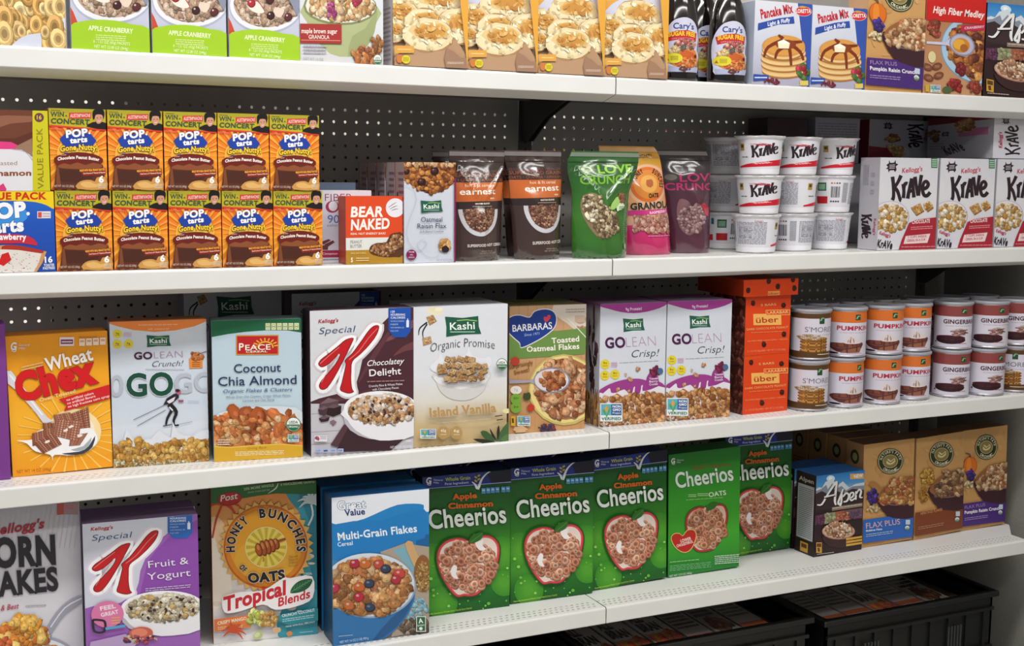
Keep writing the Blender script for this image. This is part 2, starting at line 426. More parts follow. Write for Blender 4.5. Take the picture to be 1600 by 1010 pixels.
def art_spk(A, fruit=False):
    A.frame((578, 98), (1170, 75), (600, 918), (1180, 870))
    if fruit:
        Mi = np.linalg.inv(np.array([[1.12, .058], [-.094, 1.06]])); A.frame(*[tuple(Mi @ np.array([x+173.7, y-227.4])) for x, y in ((488, 305), (1150, 210), (562, 1300), (1216, 1180))])
        A.fill('ccd0de'); A.poly([(1185, 60), (1190, 960), (560, 960), (590, 640), (700, 640), (850, 560), (880, 420), (940, 280), (1020, 200)], '9a60b4', 2)
        A.poly([(1185, 120), (1190, 640), (900, 640), (900, 450), (960, 300)], '8a4aa8', 2)
    else:
        A.fill('d4d6dc'); A.poly([(1185, 60), (1185, 640), (590, 640), (640, 590), (760, 560), (850, 500), (880, 380), (940, 230), (1040, 120), (1100, 60)], '4a2630', 2)
        A.line([(1000, 270), (1060, 240), (1180, 160)], [6, 26, 40], '7a4a4e', 4); A.line([(1060, 350), (1120, 310), (1185, 290)], [4, 30, 50], '6d3d42', 4); A.line([(860, 500), (960, 330), (1060, 180)], [10, 30, 16], '5e343c', 4)
        A.line([(640, 610), (800, 585), (940, 540)], [10, 26, 8], '5a343c', 4)
        A.rect(580, 620, 1190, 930, 'c3c0c8')
        for y in (660, 762, 830): A.line([(590, y+18), (1180, y-18)], 3, '8d8a94')
    bigk(A, 'a87cc0' if fruit else '6a4450')
    A.text("Kellogg's", 626, 166, 742, 158, 20, 'b02834', bold=.03, shear=.25)
    A.text('Special', 632, 228, 842, 214, 36, '3d5078', bold=-.008, shear=.2)
    if fruit:
        caltag(A, 1022, 70, 1150, 232, '2a62b4')
        A.text('Fruit &', 922, 405, 1130, 388, 42, 'e6e0f0'); A.text('Yogurt', 916, 478, 1140, 462, 42, 'e6e0f0')
        A.greek(905, 525, 1140, 550, 2, 'c9b2dc', slope=-.06)
    else:
        caltag(A, 1027, 78, 1155, 245)
        A.text('Chocolatey', 910, 408, 1122, 392, 32, 'f2eef0', bold=.01, shear=.35); A.text('Delight', 922, 465, 1104, 452, 38, 'f2eef0', bold=.02)
        A.greek(910, 488, 1122, 502, 1, 'a07a72', slope=-.03)
        A.text('Crunchy Rice & Wheat Flakes', 920, 527, 1112, 513, 13, 'ece6ea'); A.text('with Chocolatey Pieces', 940, 546, 1090, 534, 13, 'ece6ea')
        for P, c in (([(640, 620), (690, 585), (750, 600), (745, 640), (640, 665)], '5a4048'), ([(680, 640), (720, 620), (765, 630), (762, 675), (720, 692), (680, 680)], '2e181e'), ([(632, 650), (665, 630), (690, 640), (676, 685), (640, 680)], '46303a'), ([(636, 700), (668, 684), (700, 692), (692, 716), (650, 722)], '301c22'), ([(698, 720), (720, 708), (740, 722), (720, 742)], '70585e')):
            A.poly(P, c); A.poly([(P[0][0], P[0][1]), P[1], P[2], ((P[2][0]+P[0][0])/2, P[2][1]+14)], mixc(c, '9a8088', .35))
        A.poly([(800, 730), (838, 745), (880, 800), (1120, 820), (1050, 880), (760, 888), (745, 870)], '3a222a'); A.poly([(705, 850), (780, 735), (812, 740), (745, 862)], '54363c')
    # bowl of flakes
    A.ell(990, 690, 214, 132, 'b9b6c0'); A.poly([(778, 650), (800, 710), (850, 770), (940, 815), (1040, 825), (1200, 790), (1200, 640)], 'e9e8ee', 2)
    A.ell(990, 645, 212, 98, 'f2f1f5', n=40); A.ell(992, 650, 196, 84, 'dcd3cc', n=40)
    A.bits(995, 650, 188, 78, 190, 21, ['c9a078', 'b98a5c', 'd9bda0', 'e0ccb8', '9d6f48', 'c89868', 'ded2c8'] if not fruit else ['cabfa6', 'b7a98c', 'ddd4bf', 'c8a86c', 'e3dccb', '95876c'], seed=3)
    A.bits(995, 650, 175, 70, 16, 11, ['38202a', '4a2c34'], seed=5)
    if fruit:
        A.ell(708, 675, 84, 82, 'd878a8'); A.text('FEEL', 672, 652, 752, 638, 24, 'f3dce8', bold=.05); A.text('GREAT', 676, 690, 766, 672, 22, 'f3dce8', bold=.05)
        A.line([(632, 706), (640, 776), (690, 780), (694, 722), (664, 708), (632, 706)], 13, '2a2430', 4); A.greek(728, 692, 772, 740, 3, 'eab058', slope=-.05)
        A.poly([(696, 755), (800, 742), (800, 758), (698, 772)], '5aa0d0')
        A.poly([(600, 940), (620, 840), (800, 800), (860, 860), (780, 960)], 'b79cc8'); A.ell(880, 800, 62, 40, 'c8604a'); A.ell(872, 796, 42, 26, 'e0826a'); A.bits(870, 835, 90, 24, 34, 12, ['403050', 'c8b8a0', 'b84858'], seed=8)
    else:
        A.text('CEREAL', 1130, 834, 1166, 830, 11, 'e8e6ea', bold=.02); A.text('NET WT 13.1 OZ (371g)', 1045, 868, 1166, 860, 12, 'e8e6ea')
        A.rect(614, 796, 684, 830, 'e3e0e6'); A.bits(628, 812, 10, 12, 10, 6, ['d85a3a', 'e8a030', '7a3a80'], seed=4); A.greek(645, 798, 680, 818, 2, 'b09aa8')
        for k in range(4): A.rect(620+k*42, 868, 652+k*42, 890, 'a8b6d8'); A.text(('120', '1', '190', '9')[k], 624+k*42, 886, 646+k*42, 884, 9, '39507c')
def art_chex(A):
    A.frame((28, 135), (595, 110), (75, 932), (637, 865)); A.fill('f0a01c')
    A.grad([(0, 'e8961c'), (30, 'f0a21e'), (60, 'f8b42c'), (100, 'ef9c1a')])
    for k in range(26):
        a = 6.283*k/26; A.poly([(400+90*math.cos(a-.02), 690+80*math.sin(a-.02)), (400+300*math.cos(a-.018), 690+220*math.sin(a-.018)), (400+300*math.cos(a+.018), 690+220*math.sin(a+.018)), (400+90*math.cos(a+.02), 690+80*math.sin(a+.02))], 'fbc860')
    A.ell(420, 670, 150, 130, 'fae0a8'); A.ell(420, 670, 115, 105, 'fdf0d8')
    gmills(A, 78, 190, 24)
    A.rect(333, 142, 414, 192, 'e8d8dc'); A.rect(340, 155, 408, 180, '7a3050'); A.greek(345, 160, 403, 176, 1, 'e8d8dc')
    A.greek(438, 138, 540, 146, 1, 'c07a28'); 
    for k in range(4): A.rect(442+k*38, 152-k*1.5, 474+k*38, 192-k*1.5, 'f0dcc8'); A.rect(447+k*38, 160-k*1.5, 469+k*38, 172-k*1.5, 'd8a080')
    A.poly([(28, 330), (60, 325), (210, 520), (270, 590), (300, 610), (250, 628), (200, 560), (95, 440), (40, 395)], 'dcd8e0'); A.line([(50, 345), (130, 440), (240, 575)], 8, 'f6f4f8', 3)
    A.text('Wheat', 262, 330, 522, 268, 72, 'f6f0ea', bold=.035, out='a87838', ow=.012)
    A.text('Chex', 104, 497, 552, 385, 145, 'd3161e', bold=.085, out='8e0e12', ow=.012)
    A.text('Oven Toasted', 225, 502, 425, 450, 20, 'f6d9a0', bold=.01); A.greek(120, 300, 240, 330, 2, 'e0c080', slope=-.22)
    A.poly([(330, 488), (625, 402), (628, 480), (360, 555), (375, 520)], 'cf1f26')
    for k, (t, x1) in enumerate((('no artificial colors', 525), ('no artificial flavors', 535), ('no high fructose corn syrup', 612))): A.text(t, 376+k*4, 498+k*19, x1, 498+k*19-(x1-376)*.26, 13, 'f4e6e0', bold=.02)
    A.poly([(95, 720), (180, 715), (190, 680), (300, 640), (480, 640), (545, 690), (530, 750), (420, 800), (310, 800), (300, 835), (285, 800), (200, 780), (150, 735)], 'f8f6f8', 3)
    A.poly([(350, 792), (450, 780), (500, 750), (535, 690), (522, 752), (470, 792), (400, 800)], '3c4048', 2); A.poly([(400, 770), (470, 750), (515, 700), (500, 750), (450, 778)], 'a8b0b8', 2)
    def piece(P, c):
        A.poly(P, mixc(c, '3a1a10', .45)); a, b, cc, d = P
        for i in range(9):
            for j in range(8):
                def q(u, v): return tuple((a[t]*(1-u)+b[t]*u)*(1-v)+(d[t]*(1-u)+cc[t]*u)*v for t in (0, 1))
                u0, v0 = i/9, j/8; A.emit([q(u0+.01, v0+.012), q(u0+.085, v0+.02), q(u0+.08, v0+.10), q(u0+.015, v0+.09)], mixc(c, 'f0c0a0', ((i*7+j*5) % 5)*.13))
        A.up()
    piece([(300, 575), (395, 560), (430, 640), (320, 650)], 'a8674c'); piece([(395, 570), (495, 530), (508, 645), (430, 655)], '9a5840'); piece([(240, 620), (320, 620), (330, 670), (250, 680)], '8c5038')
    piece([(180, 680), (300, 645), (310, 720), (185, 752)], 'a05c44'); piece([(400, 690), (495, 675), (450, 745), (390, 750)], 'a8674c'); piece([(190, 735), (305, 670), (350, 740), (245, 795)], '96543c'); piece([(318, 600), (458, 610), (440, 725), (300, 690)], 'b0705a')
    for x, y in ((370, 662), (400, 640), (268, 725), (450, 690)): A.ell(x, y, 15, 8, 'f6e6dc', rot=-.3, wob=.3)
    A.text('NET WT 14 OZ (396g)', 97, 906, 292, 888, 17, '9a4a14', bold=.01)
def art_gocrunch(A):
    A.frame((605, 58), (1157, 32), (640, 868), (1178, 825)); A.fill('d4d9e2'); A.grad([(0, 'd0d6e0'), (55, 'ccd6e4'), (70, 'd2dae6'), (72, 'd8dee8'), (100, 'd8dee8')])
    A.poly([(600, 50), (1160, 25), (1160, 45), (1090, 75), (980, 100), (860, 110), (740, 100), (650, 80), (600, 65)], 'e8853c')
    A.greek(770, 66, 995, 78, 1, 'f0b088', slope=-.03); A.text('all natural', 826, 98, 944, 94, 9, 'f3c8a8')
    for x, y in ((652, 123), (652, 180), (715, 178)): A.ell(x, y, 27, 25, 'e3cf3a'); A.text('9g', x-10, y+2, x+10, y+1, 9, '6a6430', bold=.03); A.greek(x-14, y+5, x+14, y+11, 1, '8a8240')
    A.greek(686, 112, 732, 140, 3, 'd8a8c0')
    kashi(A, 817, 128, 952, 196)
    A.text('GO', 748, 264, 852, 260, 38, '45183e', bold=.045); A.text('LEAN', 862, 258, 1024, 250, 38, 'a884a4', bold=-.022)
    A.text('Crunch!', 852, 305, 1030, 298, 32, '2c2c34', bold=-.012, shear=.35); A.rect(812, 318, 1034, 321, 'aaaaba')
    A.poly([(1060, 255), (1136, 250), (1138, 308), (1064, 312)], 'e08a40'); A.bits(1095, 240, 46, 20, 14, 15, ['b06030', '904820', 'c87a40'], seed=2); A.line([(1110, 232), (1160, 215)], 4, '6a4a30'); A.greek(1078, 272, 1124, 304, 3, 'a85818')
    A.ring(650, 415, 40, 60, 20, 'b4bac6'); A.text('GO', 980, 452, 1210, 438, 105, 'b6bcc8', bold=.03)
    A.text('GO', 708, 470, 974, 458, 122, '144a3a', bold=.045, out='eef2f4', ow=.02)
    # cross-country skier
    A.line([(748, 602), (920, 520)], 3, '50505a'); A.line([(770, 636), (930, 545)], 3, '50505a')
    A.poly([(915, 520), (935, 480), (975, 455), (1000, 450), (1005, 475), (975, 500), (985, 490), (962, 512), (925, 516)], '26242e', 1); A.poly([(935, 498), (965, 480), (985, 470), (975, 495), (950, 510)], 'e6dce2'); A.ell(1002, 444, 14, 15, 'c05878'); A.ell(996, 436, 13, 9, '2a1f2c')
    A.line([(945, 515), (965, 540), (940, 590), (932, 628)], [24, 18, 14, 10], '201e28', 3); A.line([(955, 515), (990, 555), (976, 600), (978, 630)], [26, 20, 14, 10], '1a1820', 3); A.line([(950, 528), (970, 548)], 8, 'e8e8f0')
    A.line([(915, 635), (965, 625)], 5, '1c1c24'); A.line([(965, 632), (1082, 608)], 3, '9a9aa8'); A.line([(968, 632), (1005, 628)], 9, '1c1c24')
    A.rect(1000, 488, 1030, 500, 'a05070'); A.greek(1055, 490, 1120, 500, 2, 'a8b0c0')
    A.poly([(640, 740), (680, 745), (710, 655), (735, 690), (760, 712), (850, 705), (890, 660), (960, 700), (970, 610), (1000, 670), (1080, 690), (1170, 650), (1180, 830), (640, 870)], 'dfe2ea', 2)
    A.bits(910, 790, 285, 75, 210, 26, ['c89a44', 'b8863a', 'dab566', 'a8742c', 'd0a050'], 'cluster', seed=6, rect=True, inside=lambda x, y: y > 745-50*math.exp(-((x-760)/60)**2)-70*math.exp(-((x-1120)/90)**2)-30*math.exp(-((x-1000)/50)**2))
    A.bits(910, 838, 270, 14, 70, 9, ['ded8c4', 'c8bc98', '8c7c48', 'b0a878'], seed=9, rect=True)
def art_peace(A):
    A.frame((38, 150), (548, 140), (52, 945), (552, 915)); A.fill('b8ccd8'); A.grad([(0, 'b6cad8'), (50, 'c0d4e0'), (100, 'b8ccd8')])
    A.poly([(30, 140), (560, 130), (560, 222), (470, 207), (350, 206), (230, 214), (130, 226), (30, 244)], '1c6240')
    for k in range(6): A.rect(346+k*32.5, 165, 373+k*32.5, 203, 'd8dcae'); A.ring(359+k*32.5, 184, 10, 14, 2.5, '9aa874'); A.greek(351+k*32.5, 180, 368+k*32.5, 190, 1, '5a7a50')
    A.rect(178, 232, 420, 344, 'c98a2a'); A.rect(184, 238, 414, 338, 'b81e24')
    for k in range(9):
        a = math.radians(-175+k*20.5); A.line([(345+50*math.cos(a), 300+36*math.sin(a)), (345+74*math.cos(a), 300+52*math.sin(a))], 7, 'e8b03a')
    A.ring(345, 300, 46, 34, 8, 'e8b03a', a0=-180, a1=10)
    A.text('P', 194, 318, 222, 318, 40, 'f2ead8', bold=.03); A.text('EACE', 230, 317, 374, 314, 30, 'f2ead8', bold=.02); A.text('CEREAL', 234, 332, 356, 329, 11, 'f2ead8', bold=.02)
    A.text('Coconut', 166, 444, 432, 438, 48, '27345a', bold=.01); A.text('Chia Almond', 76, 518, 520, 508, 50, '27345a', bold=.01)
    for (x, y, w) in ((195, 447, 0),): pass
    A.text('Organic Flakes & Clusters', 104, 558, 496, 548, 20, '51618a', bold=.005, shear=.25); A.text('Whole Grain Oat Clusters, Crispy Wheat Flakes,', 120, 588, 486, 578, 13, '6b7c96', shear=.2); A.text('Coconut and Chia Seeds', 212, 608, 394, 602, 13, '6b7c96', shear=.2)
    A.poly([(50, 700), (140, 655), (300, 635), (450, 635), (556, 670), (560, 860), (50, 860)], 'd6dce2', 2)
    A.bits(300, 765, 252, 92, 60, 58, ['c8703a', 'b8622e', 'd4824a', 'a85526'], 'cluster', seed=12, rect=True, inside=lambda x, y: y > 690-40*math.cos((x-300)/200))
    A.bits(300, 765, 240, 85, 46, 26, ['d8a468', 'c89058', 'c87840', 'e2bc90', 'bb6c38'], 'flake', seed=13, rect=True, inside=lambda x, y: y > 690-30*math.cos((x-300)/200))
    A.poly([(45, 855), (140, 860), (300, 848), (420, 842), (560, 852), (560, 950), (45, 955)], 'd8a82c'); A.poly([(45, 855), (140, 860), (300, 848), (420, 842), (560, 852), (560, 858), (420, 848), (300, 855), (140, 867), (45, 862)], 'e8c050')
    A.text('Giving Back', 238, 876, 350, 868, 12, 'a86a18', shear=.2); A.greek(170, 886, 446, 912, 3, 'f0e2b8', slope=-.03)
    usda(A, 500, 735, 42); nongmo(A, 468, 790, 530, 834); A.greek(72, 815, 140, 852, 3, 'e8dcc8')
def art_promise(A):
    A.frame((22, 115), (590, 98), (22, 940), (568, 890)); A.grad([(0, 'dadce4'), (50, 'dcdfe6'), (68, 'dcd8cf'), (84, 'cdb68c'), (100, 'c2a878')])
    A.ell(150, 140, 50, 22, 'e8dfc0', rot=.2); A.ell(135, 120, 20, 24, 'e4dcc0'); A.ell(175, 128, 24, 12, 'efe8cc')
    def sq(P, c): A.poly(P, mixc(c, '40281a', .35)); A.poly([(p[0]*.94+sum(q[0] for q in P)/4*.06, p[1]*.94+sum(q[1] for q in P)/4*.06) for p in P], c); A.bits(sum(q[0] for q in P)/4, sum(q[1] for q in P)/4, 20, 20, 16, 7, ['c49c6c', 'a87c4c', 'dcc090'], seed=int(P[0][0]))
    A.line([(104, 205), (60, 240), (52, 282)], [10, 8, 4], '1c1820', 4); A.line([(104, 215), (78, 260), (80, 300)], [9, 8, 4], '1c1820', 4)
    sq([(98, 175), (140, 160), (163, 200), (118, 226)], 'b08654'); sq([(74, 300), (125, 288), (133, 330), (80, 346)], 'b88f66')
    kashi(A, 212, 172, 420, 292)
    A.text('Organic Promise', 124, 384, 508, 366, 52, '333840', bold=-.014, shear=.12, arc=22)
    A.poly([(120, 470), (170, 420), (180, 390), (220, 430), (330, 400), (350, 350), (370, 400), (440, 420), (480, 410), (470, 480), (300, 560), (150, 500)], 'e6e6ee', 3)
    A.poly([(150, 505), (158, 560), (180, 610), (230, 650), (300, 665), (370, 655), (430, 615), (458, 560), (462, 490)], 'd4d2d2', 3); A.poly([(152, 520), (160, 560), (300, 600), (450, 560), (460, 500), (300, 560)], 'e6e6ea', 2)
    r = random.Random(4)
    for k in range(40):
        x, y = 175+(k % 10)*29+r.uniform(-9, 9), 425+(k//10)*36+r.uniform(-8, 8)
        if ((x-305)/150)**2+((y-480)/72)**2 > 1: continue
        a = r.uniform(-.5, .5); P = [(x+24*math.cos(a+t), y+21*math.sin(a+t)) for t in (.8, 2.3, 3.9, 5.5)]
        c = r.choice(['b48a58', 'a37743', 'c9a272']); A.poly([(p[0]+2, p[1]+4) for p in P], '5c3c20'); A.poly(P, c); A.bits(x, y, 15, 13, 12, 5.5, [mixc(c, 'f0d8b0', .4), mixc(c, '5a3a20', .3)], seed=k)
    A.text('Island Vanilla', 110, 756, 502, 726, 50, 'b8935a', bold=.05); A.greek(150, 788, 470, 794, 1, 'cfc4b2', slope=-.08)
    usda(A, 539, 452, 33, 35); A.line([(492, 752), (536, 746)], 5, '201c24'); A.line([(502, 774), (538, 768)], 5, '201c24')
    nongmo(A, 52, 826, 145, 880)
    for x in (188, 265): A.ell(x, 846, 35, 38, 'b4935c'); A.text('45g' if x < 200 else '6g', x-16, 842, x+16, 840, 15, 'efe2c8', bold=.03); A.greek(x-18, 850, x+18, 862, 1, 'dcc79c')
    for P, c in (([(405, 840), (440, 835), (490, 880), (480, 895), (430, 880)], '3c5c34'), ([(495, 890), (520, 840), (560, 790), (572, 785), (568, 880)], '44683c'), ([(360, 880), (430, 882), (500, 900), (420, 905)], '2c2a20'), ([(460, 820), (480, 850), (500, 890), (470, 860)], '2c2420'), ([(512, 800), (518, 840), (506, 885), (500, 840)], '2a2a1c'), ([(520, 885), (565, 850), (570, 895)], '5a7c48')): A.poly(P, c, 2)
    A.ell(560, 720, 24, 14, 'e6dca8'); A.text('NET WT 16.2 OZ (460g)', 50, 920, 185, 910, 12, '9a8050')
def art_barb(A):
    A.frame((575, 98), (1045, 98), (572, 862), (1025, 825)); A.fill('c89a70'); A.grad([(0, 'cba07a'), (100, 'c4925e')])
    for k in range(9): A.line([(580+k*55, 60), (570+k*54, 870)], 3, 'b98a60')
    A.poly([(850, 90), (1050, 90), (1050, 320), (985, 260), (920, 205), (860, 160)], 'd8ccc0', 2); A.ell(1010, 190, 34, 26, 'b89884'); A.rect(975, 165, 1035, 205, 'c8b09c'); A.bits(1010, 240, 30, 12, 14, 10, ['b88a6a', 'a07050'], seed=3); A.greek(920, 120, 1035, 150, 2, 'a89c90')
    A.poly([(570, 275), (1045, 240), (1045, 300), (1032, 395), (572, 420)], '6c8f48'); A.line([(930, 180), (985, 235), (1048, 305)], 5, 'e8e2d6')
    H = [(650, 348), (640, 320), (600, 285), (560, 240), (556, 190), (590, 160), (640, 155), (700, 170), (730, 135), (790, 122), (840, 135), (862, 175), (850, 230), (800, 275), (730, 315)]
    A.poly(grow(H, 6), 'e2dcd8', 3); A.poly(H, '1e3c8c', 3); A.poly([(800, 200), (786, 180), (790, 165), (804, 168), (812, 156), (828, 160), (824, 180)], 'd84860', 3)
    A.text('BARBARAS', 594, 252, 838, 240, 40, 'f2f0f2', bold=.02); A.text('Since 1971', 666, 282, 762, 274, 16, 'a8bce4', shear=.3)
    A.text('Toasted', 834, 328, 1000, 318, 32, 'f4efe2', bold=.035); A.text('Oatmeal Flakes', 682, 376, 1000, 362, 32, 'f4efe2', bold=.035)
    A.text('Surprisingly', 575, 480, 722, 450, 26, '8a5a28', bold=.02); A.text('Sweet!', 606, 512, 700, 492, 24, '8a5a28', bold=.02)
    A.ell(905, 600, 214, 208, 'c8b468'); A.ell(905, 598, 204, 196, 'e8d48c'); A.ell(912, 596, 182, 180, 'a87048')
    A.bits(905, 590, 168, 168, 170, 30, ['b87850', 'a06038', 'cc9870', 'e0b894', '8c4e2c', 'd8a880'], seed=21)
    A.poly([(555, 540), (700, 545), (760, 520), (760, 575), (700, 558), (555, 565)], 'a8a0b0'); A.ell(832, 545, 110, 75, '8c8898'); A.ell(830, 545, 102, 67, 'dcd4d8'); A.bits(835, 545, 70, 46, 34, 26, ['a86038', '8c4a26', 'c88858'], seed=22)
    A.ell(614, 602, 35, 25, 'ece4dc'); A.text('7g', 602, 608, 626, 606, 14, 'a0a090')
    for y in (655, 706): A.ell(614, y, 34, 32, '7cab3c'); A.text('32g' if y < 700 else '3g', 598, y+2, 630, y, 12, '355a18', bold=.02)
    A.ell(608, 430, 28, 26, 'b83c30'); A.ell(705, 705, 22, 22, 'c03a28'); A.ell(680, 640, 26, 24, '3c4828', wob=.2); A.ell(640, 832, 40, 22, 'd8b084', wob=.2); A.bits(800, 822, 50, 18, 16, 14, ['463c60', '34304c', '6a3040'], seed=5)
    A.rect(584, 756, 608, 812, 'e0b020'); A.text('1', 590, 795, 602, 794, 26, '5a4010', bold=.04); nongmo(A, 622, 754, 700, 812)
def art_crisp(A):
    A.frame((147, 185), (556, 165), (135, 925), (530, 890)); A.fill('cdd2de'); A.grad([(0, 'ccd0dc'), (60, 'd4d8e2'), (100, 'd4d8e2')])
    A.poly([(140, 180), (560, 158), (560, 178), (510, 205), (430, 228), (350, 237), (270, 230), (190, 210), (140, 195)], 'a03c90', 2); A.text('9g Protein!', 302, 222, 402, 216, 17, 'eadff0', bold=.03)
    kashi(A, 284, 270, 414, 354)
    A.text('GO', 176, 452, 300, 446, 62, '4a1a48', bold=.05); A.text('LEAN', 304, 446, 486, 436, 62, 'b886b0', bold=-.028); A.text('Crisp!', 338, 508, 508, 498, 44, '26242c', bold=-.012, shear=.3)
    A.greek(262, 538, 500, 545, 1, 'a8acbc', slope=-.06)
    for x, y in ((175, 550), (173, 617), (234, 611)): A.ell(x, y, 28, 29, 'e2cc34'); A.text('9g', x-12, y, x+12, y-1, 14, '7a6a18', bold=.02); A.greek(x-14, y+6, x+14, y+13, 1, '8a7a20')
    A.greek(210, 535, 248, 568, 3, 'd0a0c0')
    A.poly([(130, 715), (200, 670), (290, 642), (380, 636), (440, 650), (470, 640), (540, 680), (540, 760), (130, 770)], '9c3c8c', 3)
    A.poly([(425, 690), (428, 625), (450, 600), (480, 600), (495, 620), (500, 700)], '943a84', 2); A.bits(480, 590, 30, 26, 20, 15, ['7a2444', '902c50', '5c1c3c'], seed=6); A.ell(510, 590, 17, 20, '4a6a90')
    for k, t in enumerate(('Toasted', 'Berry', 'Crumble')): A.text(t, 442, 642+k*17, 494, 638+k*17, 12, 'f2e4f2', bold=.02)
    A.poly([(130, 735), (160, 725), (195, 695), (205, 700), (210, 720), (240, 720), (290, 700), (330, 735), (345, 690), (355, 685), (352, 730), (385, 720), (392, 680), (402, 675), (400, 710), (450, 700), (540, 690), (540, 930), (130, 930)], 'e4dfe6', 2)
    for x, y, s_ in ((372, 578, 17), (296, 610, 10), (326, 640, 20), (250, 700, 16), (316, 708, 12)): A.bits(x, y, s_*.5, s_*.5, 6, s_*.6, ['c08c64', 'a8d0d0' if s_ < 12 else 'b88058', 'd8a880'], seed=int(x))
    A.bits(335, 815, 205, 88, 190, 23, ['bc8450', 'a86c3a', 'd0a070', '945a30', 'c89460'], 'cluster', seed=16, rect=True, inside=lambda x, y: y > 775-x*.13)
    A.bits(335, 905, 190, 14, 50, 8, ['d8c8b8', 'a05038', 'c0b090'], seed=9, rect=True)
    nongmo(A, 140, 782, 274, 890)
def side_crisp(A):
    A.fill('c4c8d4'); A.grad([(0, '7c3a74'), (8, 'c8ccd8'), (75, 'c8ccd8'), (100, '8a6a50')])
    A.bits(50, 40, 30, 34, 14, 12, ['5c3a48', '6a4a50', '48303c'], seed=3, sq=.5); A.bits(50, 88, 50, 12, 60, 9, CLU, 'cluster', seed=4, rect=True, sq=.5)
def art_uber(A):
    A.frame((1045, 120), (1315, 112), (1022, 490), (1293, 470)); A.fill('dd4416')
    A.line([(1050, 136), (1148, 130)], 3, 'c87018')
    for x, y in ((1086, 162), (1268, 178), (1266, 356), (1144, 418)): A.ell(x, y, 14, 18, '3a1410', wob=.12); A.ell(x-3, y-5, 5, 6, '5c2818')
    A.text('5 BARS', 1132, 180, 1224, 177, 13, 'f0b478', bold=.02)
    A.rect(1084, 228, 1252, 298, 'f0b45e'); A.text('über', 1100, 284, 1236, 280, 34, 'b03418', bold=.02); A.rect(1160, 204, 1306, 238, 'f0b45e'); A.rect(1164, 208, 1302, 234, 'd84416'); A.text('LARABAR', 1170, 230, 1296, 226, 17, 'f2c080', bold=.02)
    A.text('DARK CHOCOLATE PEANUT', 1042, 330, 1292, 318, 13, 'f0a868', bold=.02); A.greek(1068, 340, 1258, 348, 1, 'e89058', slope=-.03); A.text('GLUTEN FREE • NON-GMO • VEGAN', 1042, 402, 1284, 390, 9, 'eea070'); A.text('5 - 1.42 OZ (40g) BARS • NET WT 7.1 OZ (200g)', 1042, 466, 1272, 454, 11, 'eea070')
def side_uber(A):
    A.fill('4a2018'); A.bits(50, 50, 50, 52, 90, 13, ['6a3226', '7c4030', '5a281e', '905040'], 'cluster', seed=5, rect=True, sq=.55)
def art_tray(A):
    A.fill('d8420f')
    for x, y in ((8, 62), (45, 12), (62, 45), (93, 60), (90, 8)): A.ell(x, y, 4.2, 18, '3a1410', wob=.1)
    A.rect(44, 72, 66, 98, 'e89a50'); A.text('über', 45, 94, 65, 94, 14, 'b84a20', bold=.03)
